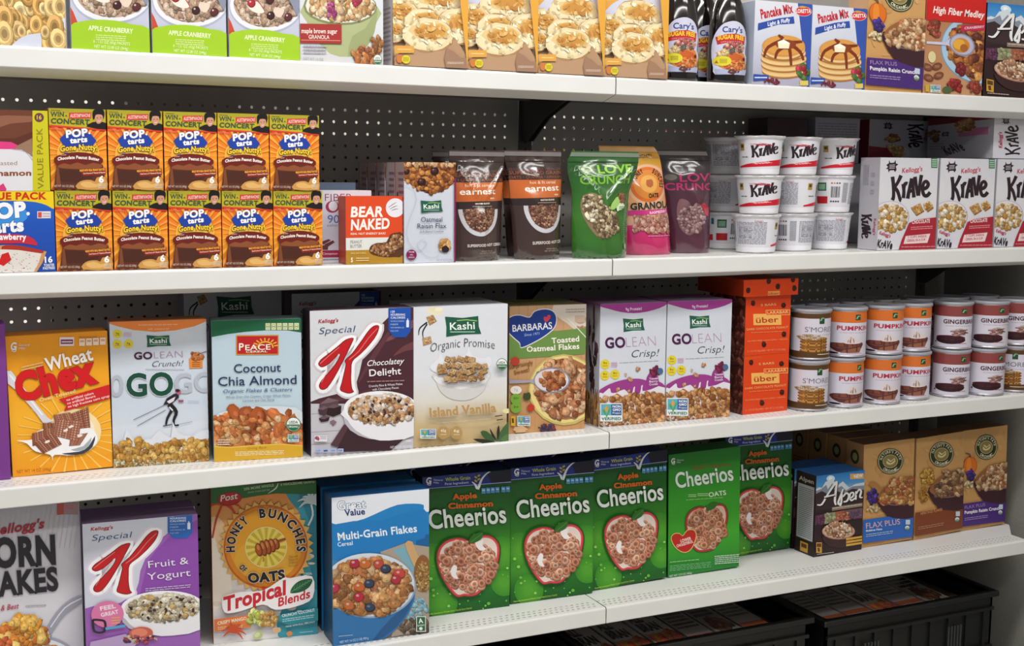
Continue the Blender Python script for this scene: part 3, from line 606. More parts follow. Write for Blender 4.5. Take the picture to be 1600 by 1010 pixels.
def art_cheer(A):
    A.frame((447, 150), (862, 95), (450, 832), (858, 778)); A.fill('1f7a22')
    A.grad([(0, '114a1a'), (25, '165a1c'), (55, '348820'), (75, '3e9024'), (88, '1a6a20'), (100, '13581a')])
    r = random.Random(5)
    for cx, cy, rr in ((500, 560, 90), (820, 520, 90), (540, 760, 80), (830, 660, 70)): [A.ell(cx, cy, rr*q, rr*q*1.1, mixc('358a20', '5aa62c', 1-q)) for q in (.9, .75, .6, .45, .3)]
    for k in range(46):
        x, y = r.uniform(455, 855), r.uniform(420, 790); A.ell(x, y, *(r.uniform(3, 9),)*2, r.choice(['8ccc50', '6ab43c', 'a4d868']), n=8)
    A.poly([(440, 150), (740, 110), (760, 120), (805, 104), (870, 92), (866, 160), (445, 208)], '1c2f86'); A.poly([(745, 110), (870, 92), (866, 158), (770, 172)], '14142c'); A.line([(445, 206), (864, 156)], 3, '9ab0d8')
    gmills(A, 477, 165, 17)
    A.text('WITH', 568, 136, 604, 132, 8, 'a8c060', bold=.02); A.text('Whole Grain', 552, 164, 668, 150, 17, 'b8c248', bold=.03); A.text('First Ingredient', 550, 183, 660, 170, 11, 'c8d2f0', bold=.02)
    A.line([(675, 162), (690, 175), (703, 195), (720, 150), (745, 118), (775, 100)], [4, 9, 14, 9, 6, 3], 'dfe4f0', 3)
    for k in range(4): A.ell(700+(-7 if k % 2 else 7), 130+k*9, 8, 5, 'b4a83c', rot=.6 if k % 2 else -.6)
    for k in range(6): A.rect(720+k*22+(6 if k > 3 else 0), 191-k*2.6, 739+k*22+(6 if k > 3 else 0), 219-k*2.6, '4a86b8'); A.rect(723+k*22+(6 if k > 3 else 0), 198-k*2.6, 736+k*22+(6 if k > 3 else 0), 206-k*2.6, '9ac0dc')
    A.text('Apple', 586, 252, 698, 240, 26, 'd8551e', bold=.04, out='e0a020', ow=.015); A.text('Cinnamon', 566, 298, 774, 278, 26, 'd8551e', bold=.04, out='e0a020', ow=.015)
    A.text('Cheerios', 478, 398, 840, 358, 88, 'e8f0ea', bold=.03, out='123c18', ow=.022)
    P = [(662, 462), (640, 444), (600, 440), (550, 458), (518, 500), (514, 560), (535, 630), (570, 690), (605, 728), (640, 724), (665, 726), (700, 718), (735, 680), (775, 620), (800, 550), (805, 480), (780, 438), (740, 424), (700, 436), (675, 462)]
    A.poly(grow(P, 7), '14501c', 2); A.poly(P, 'c4202c', 3); A.poly(grow(P, -3), 'd8484e', 3); A.poly(grow(P, -12), 'e8d6cc', 3)
    c0 = (660, 580)
    def ins(x, y): 
        return ((x-660)/126)**2+((y-572)/118)**2 < 1 and (y < 650 or abs(x-655) < 110-(y-650)*.9)
    A.bits(660, 580, 130, 124, 150, 19, ['c88a6c', 'b87456', 'd8a488', 'c07c60'], 'ring', seed=31, inside=ins)
    A.poly([(690, 460), (712, 450), (730, 445), (724, 475), (742, 492), (716, 500), (698, 485)], 'f2eaea', 2); A.poly([(590, 572), (606, 582), (600, 615), (612, 640), (585, 632), (575, 600)], 'f2eaea', 2)
    A.line([(664, 470), (660, 450), (648, 434)], 6, '24381a', 3); A.poly([(662, 464), (668, 435), (695, 415), (727, 410), (720, 440), (695, 458)], '2c6a24', 3); A.line([(668, 460), (722, 415)], 2, '5a9a3c')
    A.text('Naturally Sweetened Whole Grain Oat & Corn Cereal', 462, 818, 674, 786, 8, 'c8d848')
def art_cheeroats(A):
    A.frame((405, 140), (790, 95), (405, 762), (765, 710)); A.grad([(0, '1c7426'), (40, '349a24'), (70, '3ea028'), (100, '1f7c2c')])
    gmills(A, 430, 172, 15)
    A.text('Apple Cinnamon', 524, 220, 736, 200, 22, '7a4a20', bold=.02)
    A.text('Cheerios', 445, 314, 750, 274, 78, 'e0ece2', bold=.03, out='14501c', ow=.022)
    A.greek(508, 345, 550, 362, 2, 'b8dca8'); A.greek(556, 340, 612, 358, 2, 'b8dca8'); A.text('OATS', 616, 362, 708, 350, 23, 'dcecd0', bold=.03); A.greek(496, 372, 690, 380, 1, '9acc80', slope=-.06)
    P = [(610, 432), (590, 415), (560, 412), (520, 430), (495, 470), (496, 530), (515, 590), (550, 632), (590, 636), (630, 626), (665, 590), (695, 530), (712, 460), (700, 410), (670, 398), (640, 404), (620, 426)]
    A.poly(grow(P, 5), '1c5a1c', 2); A.poly(P, 'b82430', 3); A.poly(grow(P, -9), 'd8b8a4', 3)
    A.bits(605, 522, 104, 98, 110, 17, ['c08260', 'b07050', 'cc987a'], 'ring', seed=33, inside=lambda x, y: ((x-603)/98)**2+((y-520)/98)**2 < 1 and (y < 590 or abs(x-590) < 50))
    A.poly([(604, 430), (612, 400), (640, 388), (660, 392), (648, 415), (625, 428)], '2c6a24', 3); A.line([(606, 432), (598, 405)], 4, '24381a')
    Hh = [(480, 636), (440, 610), (420, 570), (432, 548), (460, 546), (478, 558), (500, 532), (530, 528), (545, 548), (538, 585), (515, 625)]
    A.poly(grow(Hh, 4), 'd8c070', 3); A.poly(Hh, 'b8241e', 3)
    A.text('LOWER', 468, 590, 522, 576, 15, 'f4e4d8', bold=.03); A.text('CHOLESTEROL', 448, 613, 532, 590, 13, 'f4e4d8', bold=.03)
    A.greek(412, 680, 560, 690, 1, '8cc880', slope=-.08); A.greek(412, 700, 620, 730, 4, '74b87c', slope=-.08); A.greek(640, 655, 765, 700, 5, 'c8e0c8', slope=-.06); A.text('NET WT 12.9 OZ (365g)', 410, 758, 524, 742, 10, 'd8e8d4')

def palm(A, x, y, sz, c, trunk=None):
    if trunk: A.line(trunk, 10, c, 3)
    for k in range(9):
        a = math.radians(-200+k*27.5+8); L = sz*(1 if k % 2 else .85)
        A.line([(x, y), (x+L*.5*math.cos(a), y+L*.5*math.sin(a)-sz*.16), (x+L*math.cos(a), y+L*math.sin(a)+sz*.14)], [sz*.1, sz*.2, sz*.03], c, 4)
def art_hbunch(A):
    A.frame((38, 118), (615, 78), (62, 1005), (640, 945)); A.fill('e8a860'); A.grad([(0, 'e88a3c'), (25, 'eaa860'), (45, 'f2dcc0'), (70, 'e8e2e0'), (100, 'e4e0e0')])
    A.poly([(440, 130), (625, 90), (650, 950), (420, 960), (440, 800), (520, 700), (560, 420), (520, 250)], '3c9cac', 2); A.poly([(500, 100), (625, 90), (640, 700), (590, 560), (580, 300)], '2c8496', 2)
    A.ell(60, 400, 70, 120, 'f4d0a0'); A.poly([(40, 330), (80, 470), (130, 560), (160, 700), (60, 820), (40, 700)], 'f6ead8', 2)
    r = random.Random(2)
    for k in range(26): A.ell(r.uniform(60, 600), r.uniform(500, 900), r.uniform(8, 30), r.uniform(6, 20), r.choice(['f0e8e0', 'f4efe8', 'e8d8c8']), n=10)
    palm(A, 100, 215, 105, 'c8401c', [(100, 220), (70, 300), (50, 400)]); palm(A, 590, 205, 80, 'dce8ec', [(590, 210), (600, 270), (575, 330)])
    A.poly([(30, 150), (38, 100), (620, 70), (620, 150), (400, 150), (200, 180), (40, 210)], '2f6a34', 2)
    A.text('20% MORE WHOLE', 220, 134, 384, 110, 14, 'b8cca8', bold=.03); A.text('GRAIN THAN BEFORE', 240, 150, 362, 134, 9, 'a8c09c'); A.text('4 WHOLESOME GRAINS', 420, 108, 606, 88, 13, 'b8cca8', bold=.03); A.line([(352, 150), (395, 120), (408, 88)], [2, 8, 2], 'd8e0c8', 3)
    A.ell(143, 180, 66, 38, '962018', rot=-.15); A.ell(143, 178, 62, 34, 'bc2822', rot=-.15); A.text('Post', 92, 196, 190, 178, 34, 'f2e6e0', bold=.02, shear=.25)
    sp = []
    for k in range(72):
        a = 6.283*k/72; q = 262 if k % 2 else 236; sp.append((345+q*math.cos(a), 448+q*1.0*math.sin(a)))
    A.poly(sp, 'e8b860'); A.ell(343, 448, 232, 236, 'cc6618', n=48); A.ell(343, 446, 222, 226, 'e48c20', n=48); A.ell(343, 440, 200, 200, 'f0a828', n=40); A.ell(343, 520, 170, 120, 'f2b438', n=40)
    A.ell(345, 450, 114, 114, 'f4e06a', n=32)
    for k in range(16):
        a = 6.283*k/16; A.poly([(345, 450), (345+110*math.cos(a-.09), 450+110*math.sin(a-.09)), (345+110*math.cos(a+.09), 450+110*math.sin(a+.09))], 'd8b830')
    A.ring(345, 450, 116, 116, 5, 'fae8a0', n=32)
    A.line([(400, 420), (452, 402)], 15, 'a84c1c')
    for k, (x, q) in enumerate(((400, 34), (378, 42), (354, 47), (330, 48), (306, 40))): A.ell(x, 432+k*8, 20, q*.95, '7c3010', rot=-.25); A.ell(x-3, 430+k*8, 15, q*.8, 'b8581e', rot=-.25); A.ell(x-5, 418+k*8, 7, q*.4, 'd88a48', rot=-.25)
    A.line([(330, 505), (334, 520), (330, 530)], 6, 'c8801c')
    A.ctext('HONEY', 343, 452, 172, 172, 237, 44, '1e1812', bold=.07, out='f6eee0'); A.ctext('BUNCHES', 343, 452, 172, 258, 366, 46, '1e1812', bold=.07, out='f6eee0')
    A.ctext('OF', 343, 452, 182, 144, 131, 28, '1e1812', bold=.07, out='f6eee0', inward=True)
    A.text('OATS', 248, 645, 452, 622, 50, '1e1812', bold=.08, out='f6eee0', ow=.035, arc=-6)
    for k, t in enumerate(('Made with', 'Natural', 'Wildflower', 'Honey')): A.text(t, 470, 505+k*17, 520, 500+k*17, 10, '8a5a20')
    A.text('CEREAL', 555, 606, 602, 600, 14, 'd8ecee')
    A.poly([(110, 735), (200, 700), (330, 690), (440, 620), (480, 620), (600, 610), (606, 730), (520, 780), (400, 800), (330, 770), (200, 810), (120, 815)], 'f4eeee', 3)
    A.text('Tropical', 130, 806, 476, 706, 76, 'cc2430', bold=.04, shear=.3, out='8c1420', ow=.014); A.text('Blends', 415, 782, 598, 728, 46, 'cc2430', bold=.035, shear=.3)
    A.poly([(480, 700), (500, 660), (540, 632), (600, 625), (590, 665), (550, 695), (500, 706)], '1e5a38', 3); A.line([(482, 700), (596, 630)], 3, '6aa878')
    for k in range(6): A.line([(500+k*15, 692-k*11), (505+k*15, 660-k*6)], 2.5, '5a9a68'); A.line([(505+k*15, 688-k*11), (530+k*12, 685-k*9)], 2.5, '5a9a68')
    A.poly([(60, 855), (262, 828), (265, 900), (200, 905), (66, 925)], 'dc7a3c'); A.text('CRISPY MANGO', 82, 886, 242, 856, 18, 'f8e4d0', bold=.03); A.greek(82, 896, 220, 916, 2, 'f0c8a0', slope=-.1)
    A.poly([(405, 835), (640, 790), (640, 860), (470, 885), (430, 870)], '2f8c96'); A.text('CRUNCHY COCONUT', 438, 842, 620, 808, 16, 'e0f0f0', bold=.03); A.greek(440, 850, 615, 872, 2, 'a8d4d8', slope=-.15); A.text('MADE WITH REAL COCONUT', 460, 900, 622, 872, 9, 'e8f4f4'); 
    A.bits(300, 850, 42, 44, 12, 26, ['ccd06a', 'b8c050', 'd8dc8c'], seed=4); A.bits(360, 852, 44, 44, 34, 15, ['cc9c50', 'b88438', 'dcb470'], 'cluster', seed=5)
    A.ell(305, 945, 28, 22, 'b8c480', rot=-.6); A.ell(300, 942, 18, 12, 'd4dca8', rot=-.6); A.ell(408, 915, 26, 16, 'd8b088', wob=.15); A.ell(480, 935, 16, 16, 'd88a4a', wob=.2)
    palm(A, 170, 930, 70, 'c85028'); A.text('NET WT 14.5 OZ', 90, 1000, 190, 990, 12, 'e8d8c8', bold=.02); A.greek(535, 925, 610, 932, 1, 'c8e0e0', slope=-.1)
def side_hb(A):
    A.fill('c8641c'); A.grad([(0, '8a3a18'), (100, 'd87c24')])
    A.H = homog([(0, 0), (100, 0), (0, 100), (100, 100)], [(0, 100), (0, 0), (100, 100), (100, 0)]); A.text('HONEY BUNCHES OF OATS', 8, 66, 78, 66, 40, '2a1810', bold=.06)
def art_gv(A):
    A.frame((722, 178), (1265, 125), (722, 1012), (1262, 935)); A.fill('1878b8'); A.grad([(0, '2080c0'), (40, '1c7cbe'), (60, '8aa4ac'), (100, '7c6a5c')])
    A.poly([(715, 165), (1270, 115), (1270, 250), (1235, 240), (1235, 215), (1180, 208), (1090, 215), (1000, 250), (900, 295), (800, 318), (715, 316)], 'dfe3ec', 2)
    A.poly([(1195, 380), (1270, 380), (1270, 450), (1190, 445)], '145e98')
    A.text('Great', 756, 244, 912, 232, 46, 'eef1f6', bold=.01, out='66789a', ow=.06); A.text('Value', 794, 278, 908, 268, 34, '24346e', bold=.04)
    A.poly([(715, 330), (1000, 300), (1240, 240), (1240, 400), (1130, 420), (1000, 480), (860, 500), (715, 522)], '1a78bc', 2)
    A.text('Multi-Grain Flakes', 756, 416, 1198, 366, 42, 'e6edf4', bold=.03); A.text('Cereal', 754, 450, 838, 440, 23, 'dce6f0', bold=.02)
    A.poly([(990, 480), (1130, 430), (1190, 440), (1265, 450), (1265, 920), (1050, 960), (1100, 700)], 'a89888'); A.poly([(1060, 470), (1140, 440), (1180, 540), (1180, 600)], '78a8b8', 1); A.bits(1190, 800, 70, 60, 50, 16, ['7aa8bc', '90b8c4', 'b0b8b8'], seed=9); A.bits(1180, 900, 90, 40, 40, 18, ['6a5a4c', '84705c', '544838'], seed=10)
    A.poly([(1128, 430), (1170, 420), (1200, 500), (1262, 520), (1262, 560), (1190, 570), (1160, 520)], 'c8a070', 2); A.ell(1228, 600, 50, 105, '8a5a30'); A.bits(1228, 620, 38, 85, 90, 9, ['b08850', '94703c', 'c8a468'], seed=11)
    A.poly([(700, 820), (725, 1015), (960, 985), (1060, 930), (1150, 820), (1185, 690), (1100, 640)], '2f6fa8', 2); A.poly([(1000, 960), (1080, 900), (1150, 800), (1180, 700), (1188, 660), (1150, 760), (1050, 850), (940, 980)], '24578a', 2)
    A.ell(930, 668, 258, 184, '8aa4bc', n=48); A.ell(928, 664, 252, 178, 'd0d8e0', n=48); A.ell(925, 672, 236, 160, 'c0a088', n=44)
    A.bits(925, 672, 226, 156, 210, 32, ['b8804c', 'a46c3a', 'c8965c', 'd8ac78', '8c5a30', 'c07848', 'cfa880'], seed=41)
    for x, y, c in ((845, 545, 'a8283c'), (905, 545, 'c0682c'), (980, 548, 'b84838'), (870, 675, 'c0602c'), (868, 732, 'b02838'), (1095, 600, 'c04438'), (1075, 632, 'a8303c'), (730, 680, 'b03048'), (812, 780, 'b86430')): A.ell(x, y, 34 if c[0] == 'c' else 30, 28, mixc(c, '201010', .45), wob=.1); A.ell(x-2, y-3, 30 if c[0] == 'c' else 26, 24, c, wob=.12); A.ell(x-9, y-10, 9, 7, mixc(c, 'ffffff', .3))
    for x, y in ((1018, 572), (925, 655), (928, 790)): A.ell(x, y, 30, 26, '1c2030'); A.ell(x-2, y-3, 26, 22, '343c54', wob=.06); A.ell(x-8, y-8, 9, 6, '6c7890')
    A.rect(1186, 838, 1240, 926, 'e0e8e0'); A.rect(1190, 842, 1236, 922, '2a6244'); A.text('A', 1200, 878, 1226, 875, 26, 'e8f0e8', bold=.04); A.text('SATISFY', 1193, 896, 1233, 893, 9, 'e8f0e8', bold=.02); A.ell(1212, 908, 10, 9, 'e8f0e8')
    A.text('NET WT 16 OZ (1 LB) 454 g', 758, 992, 918, 966, 13, 'c0cede', bold=.01); A.greek(750, 948, 830, 956, 1, 'a8bccc', slope=-.1)
def art_corn(A):
    A.frame((-170, 238), (468, 170), (-125, 1120), (514, 1045)); A.fill('c4c2cc'); A.grad([(0, 'b4b0bc'), (25, 'ccc9d2'), (60, 'd4d2da'), (100, 'c4c4d0')])
    for k in range(22): A.line([(-60+k*26, 225-k*3), (-100+k*26, 420)], 3, 'bab6c2')
    A.rect(352, 200, 465, 256, 'a8868e'); A.poly([(352, 204), (388, 200), (388, 256), (352, 260)], 'b8544c'); A.greek(394, 208, 440, 232, 2, 'c8686c', slope=-.05)
    A.text("Kellogg's", 2, 364, 290, 322, 44, 'a8283c', bold=.04, shear=.3)
    A.text('CORN', -82, 520, 350, 494, 132, '24222a', bold=.07, out='a8a4b0', ow=.03); A.text('FLAKES', -72, 664, 366, 624, 108, '24222a', bold=.06, out='a8a4b0', ow=.03)
    A.text('Original & Best', -60, 742, 158, 716, 26, 'b03850', bold=.015, shear=.35); A.greek(190, 700, 300, 712, 1, 'a09ca8', slope=-.04)
    A.ell(240, 1010, 250, 160, '9a9cae', n=40); A.ell(240, 1012, 238, 148, 'dcdce4', n=40); A.ell(235, 1020, 218, 134, 'c48858', n=36)
    A.bits(230, 1020, 212, 128, 110, 30, ['d88a30', 'cc7828', 'e8a848', 'c0642a', 'e6b860'], seed=51)
    A.poly([(495, 655), (440, 670), (380, 710), (330, 770), (300, 830), (320, 850), (360, 800), (410, 740), (495, 684)], '9a9aa8', 2); A.line([(490, 668), (400, 715), (325, 810)], 6, 'dcdce6', 3)
    A.ell(160, 880, 172, 82, '8c8c9c', rot=-.15); A.ell(160, 876, 164, 74, 'd8d4dc', rot=-.15)
    A.bits(160, 850, 146, 62, 70, 30, ['e09c30', 'd4842c', 'eeb850', 'c8702c', 'f0c870'], seed=52); A.bits(190, 790, 80, 40, 22, 30, ['e8a438', 'dc9030', 'f0c060'], seed=53)
    A.bits(60, 890, 50, 26, 12, 28, ['cc5c30', 'd86a38'], seed=54)
def art_alpen(A):
    A.frame((225, 380), (545, 350), (205, 895), (508, 845)); A.fill('2c1d1c')
    A.grad([(0, '2c78c0'), (14, '5098d0'), (24, 'a8c4d8'), (25, '8c8a94')]); A.grad([(25, '46343a'), (45, '2e1e20'), (100, '2e1d1e')])
    A.ell(320, 400, 28, 22, 'cce4f4'); A.ell(320, 400, 14, 12, 'f0f8ff')
    A.poly([(215, 470), (240, 455), (262, 458), (285, 420), (310, 412), (330, 398), (350, 430), (372, 440), (400, 420), (440, 462), (480, 440), (545, 430), (545, 520), (215, 540)], 'd4dce4', 0); A.poly([(215, 480), (250, 470), (290, 440), (300, 470), (330, 430), (350, 470), (390, 450), (420, 480), (460, 455), (545, 450), (545, 540), (215, 560)], '8890a0'); A.poly([(215, 500), (260, 480), (300, 500), (340, 470), (400, 500), (460, 470), (545, 480), (540, 600), (215, 600)], '3a2a2e')
    A.rect(448, 372, 538, 408, 'd8a860'); A.text('NEW', 474, 402, 532, 396, 22, 'f2f0ea', bold=.05)
    # script brand lettering drawn as strokes
    for P, wd in (([(228, 568), (260, 565), (300, 500), (352, 428), (362, 425)], [6, 12, 12, 14, 10]), ([(360, 425), (352, 480), (345, 545), (352, 572)], [12, 15, 15, 10]), ([(275, 520), (345, 505)], 10), ([(400, 470), (380, 520), (365, 560), (376, 565), (392, 548)], [10, 13, 13, 12, 6]), ([(392, 500), (385, 560), (372, 592)], [10, 13, 10]), ([(398, 520), (420, 496), (436, 512), (424, 546), (400, 552)], [10, 12, 12, 12, 8]), ([(436, 535), (462, 518), (466, 496), (448, 498), (440, 525), (452, 544), (474, 530)], [8, 11, 11, 11, 12, 12, 8]), ([(484, 486), (478, 540)], 13), ([(482, 505), (502, 476), (515, 488), (506, 524), (524, 526)], [9, 12, 13, 12, 6])):
        A.line([(x+3, y+5) for x, y in P], [q+4 for q in wd] if isinstance(wd, list) else wd+4, '1c1214', 3)
        A.line(P, wd, 'ececec', 3)
    A.poly([(324, 585), (522, 560), (520, 582), (324, 608)], '8c7a6a'); A.greek(330, 588, 515, 596, 1, 'd8ccb8', slope=-.12)
    A.poly([(205, 640), (275, 625), (275, 690), (203, 700)], '5a3448'); A.poly([(275, 625), (345, 615), (340, 680), (275, 690)], '8c9470'); A.poly([(345, 615), (400, 606), (400, 660), (340, 680)], 'a05c4a'); A.poly([(400, 606), (520, 592), (515, 655), (400, 668)], '6c5250')
    A.bits(240, 662, 34, 32, 22, 10, ['6a3a58', '4a2640'], seed=2); A.bits(310, 652, 32, 30, 20, 10, ['a8b088', '8a7a58'], seed=3); A.bits(400, 640, 40, 30, 22, 11, ['b06848', 'c89070', '8c4a38'], seed=4); A.bits(470, 630, 40, 26, 20, 10, ['5a4458', '705068'], seed=5)
    A.ell(362, 765, 104, 70, '3a2222', a0=0, a1=180); A.ell(362, 735, 106, 50, 'b08068'); A.ell(362, 732, 100, 46, 'd0b09c'); A.bits(362, 722, 88, 46, 120, 12, ['c49878', 'a87858', 'dcc0a4', '8c5c40', 'e0ccb4'], seed=6)
    A.rect(217, 802, 254, 866, 'c8983c'); A.rect(221, 808, 250, 830, '5a3c1c'); A.text('1', 228, 858, 242, 856, 22, '5a3c1c', bold=.04)
    for k in range(3): A.poly([(408, 776+k*18), (508, 762+k*18), (508, 774+k*18), (408, 790+k*18)], 'd0a040')
    A.greek(222, 870, 330, 880, 1, 'b8a8a0', slope=-.13)
def side_alpen(A):
    A.fill('2a1c1e'); A.rect(8, 15, 92, 82, 'b8bac0'); A.greek(14, 18, 86, 80, 26, '70727c'); A.rect(30, 86, 70, 98, 'c8983c'); A.rect(36, 88, 64, 93, '5a3c1c')
    A.text('Alpen', 12, 11, 88, 11, 5, 'c8c0b8', bold=.03)
def medallion(A, cx, cy, r):
    A.ell(cx, cy, r, r, '3c3a22', n=32); A.ell(cx, cy, r*.94, r*.94, 'b8b48c', n=32); A.ell(cx, cy, r*.88, r*.88, '2e3420', n=32); A.ell(cx, cy, r*.58, r*.52, 'c8b878', n=28); A.ell(cx, cy, r*.54, r*.48, '8a7a48', n=28)
    A.poly([(cx-r*.3, cy+r*.16), (cx-r*.2, cy-r*.2), (cx+r*.05, cy-r*.05), (cx+r*.3, cy-r*.24), (cx+r*.36, cy+r*.04), (cx+r*.05, cy+r*.26)], 'd8cc98', 3); A.line([(cx-r*.26, cy-r*.1), (cx, cy+r*.1), (cx+r*.3, cy-r*.12)], r*.06, '5a4c28', 3)
    A.ctext("NATURE'S PATH", cx, cy, r*.64, 190, 350, r*.2, 'e4e0c0', bold=.03); A.ctext('ORGANIC', cx, cy, r*.83, 135, 45, r*.2, 'e4e0c0', bold=.03, inward=True)
def art_np(A, which):
    # frame taken from the box with the blue panel
    A.frame((518, 185), (840, 150), (510, 835), (828, 790)); A.fill('c8975c'); A.grad([(0, 'c89a62'), (50, 'cc9c60'), (100, 'c4925a')])
    r = random.Random(3)
    for k in range(30): A.ell(r.uniform(520, 830), r.uniform(190, 800), r.uniform(10, 40), r.uniform(5, 16), r.choice(['cc9e66', 'c4935a', 'd0a46c']), n=10, rot=r.uniform(0, 3))
    medallion(A, 684, 292, 83)
    pc = {'blue': '2c62b0', 'brown': '7a3c1c', 'purple': '472a74'}[which]
    if which == 'blue': A.poly([(545, 430), (580, 420), (625, 455), (640, 490), (610, 500), (560, 450)], 'b07c48', 2); A.bits(568, 512, 34, 38, 12, 22, ['4a3490', '5c44a8', '38286c'], seed=3); A.bits(575, 590, 40, 18, 24, 8, ['d8c49c', 'b89c70'], seed=4)
    elif which == 'brown':
        for k in range(8): A.line([(535+k*4, 560-k*16), (575+k*5, 540-k*22)], [4, 12, 3], 'c8983c')
        A.bits(590, 425, 40, 50, 26, 15, ['d0a040', 'b88430', 'e0b860'], seed=5); A.bits(570, 540, 32, 50, 22, 13, ['b8843c', 'a8742c'], seed=6)
    else:
        A.ell(566, 410, 50, 58, 'b0501c'); A.ell(566, 408, 46, 54, 'd8701f'); A.ell(556, 408, 18, 52, 'e48830'); A.line([(566, 356), (558, 335), (530, 328)], [10, 8, 5], '6a4a30', 3); A.bits(566, 470, 26, 28, 10, 18, ['4a3490', '38286c'], seed=3); A.bits(560, 530, 40, 22, 22, 10, ['e0d0a8', 'c0a878'], seed=4)
    A.poly([(505, 658), (840, 620), (840, 772), (500, 806)], pc)
    A.poly([(600, 500), (612, 570), (650, 620), (700, 650), (840, 650), (840, 520)], '3c2028', 2); A.line([(602, 510), (640, 552), (720, 570), (840, 556)], 5, '8c6a70', 3)
    A.poly([(602, 520), (630, 470), (700, 420), (780, 395), (840, 400), (840, 550), (720, 562), (640, 548)], '96603c', 2)
    pal = {'blue': ['c8985c', 'b47c40', 'd8b078', 'b05c3c', 'a46c38'], 'brown': ['a88058', '8a6444', 'c8a47c', '5c4638', '74563c'], 'purple': ['c8a078', 'b08458', 'dcbc94', '8c5c3c', 'c07850']}[which]
    A.bits(740, 478, 118, 82, 90, 20, pal, seed={'blue': 7, 'brown': 8, 'purple': 9}[which], rect=True, inside=lambda x, y: y > 545-1.15*(x-600) if x < 690 else (y > 400 and y < 556))
    if which == 'brown': A.text('HERITAGE FLAKES', 545, 672, 690, 652, 16, 'c08a5c', bold=.03)
    else: A.text('FLAX PLUS', 530, 712 if which == 'blue' else 690, 746 if which == 'blue' else 680, 690 if which == 'blue' else 672, 34 if which == 'blue' else 20, 'c8a8b8' if which == 'blue' else '9a80b0', bold=.02)
    if which == 'blue': A.text('Multibran Flakes', 530, 732, 632, 722, 11, 'e8ecf4', bold=.03)
    if which == 'purple': A.text('Pumpkin Raisin Crunch', 530, 722, 790, 696, 20, 'eee8f4', bold=.04)
    A.greek(530, 745, 700, 768, 2, {'blue': 'a0b8dc', 'brown': 'b0805c', 'purple': '9c84bc'}[which], slope=-.11)
    A.rect(780, 664, 808, 694, 'c0ccd8'); usda(A, 790, 716, 16); A.greek(520, 806, 640, 816, 1, '9a6c38', slope=-.1)
def side_np(A):
    A.fill('b4885a'); A.ell(50, 14, 24, 7, '3c3822', n=20); A.ell(50, 14, 14, 4, 'a89a68', n=16); A.greek(12, 30, 88, 80, 16, '8c6844'); A.rect(0, 88, 100, 96, '8a6a3c')
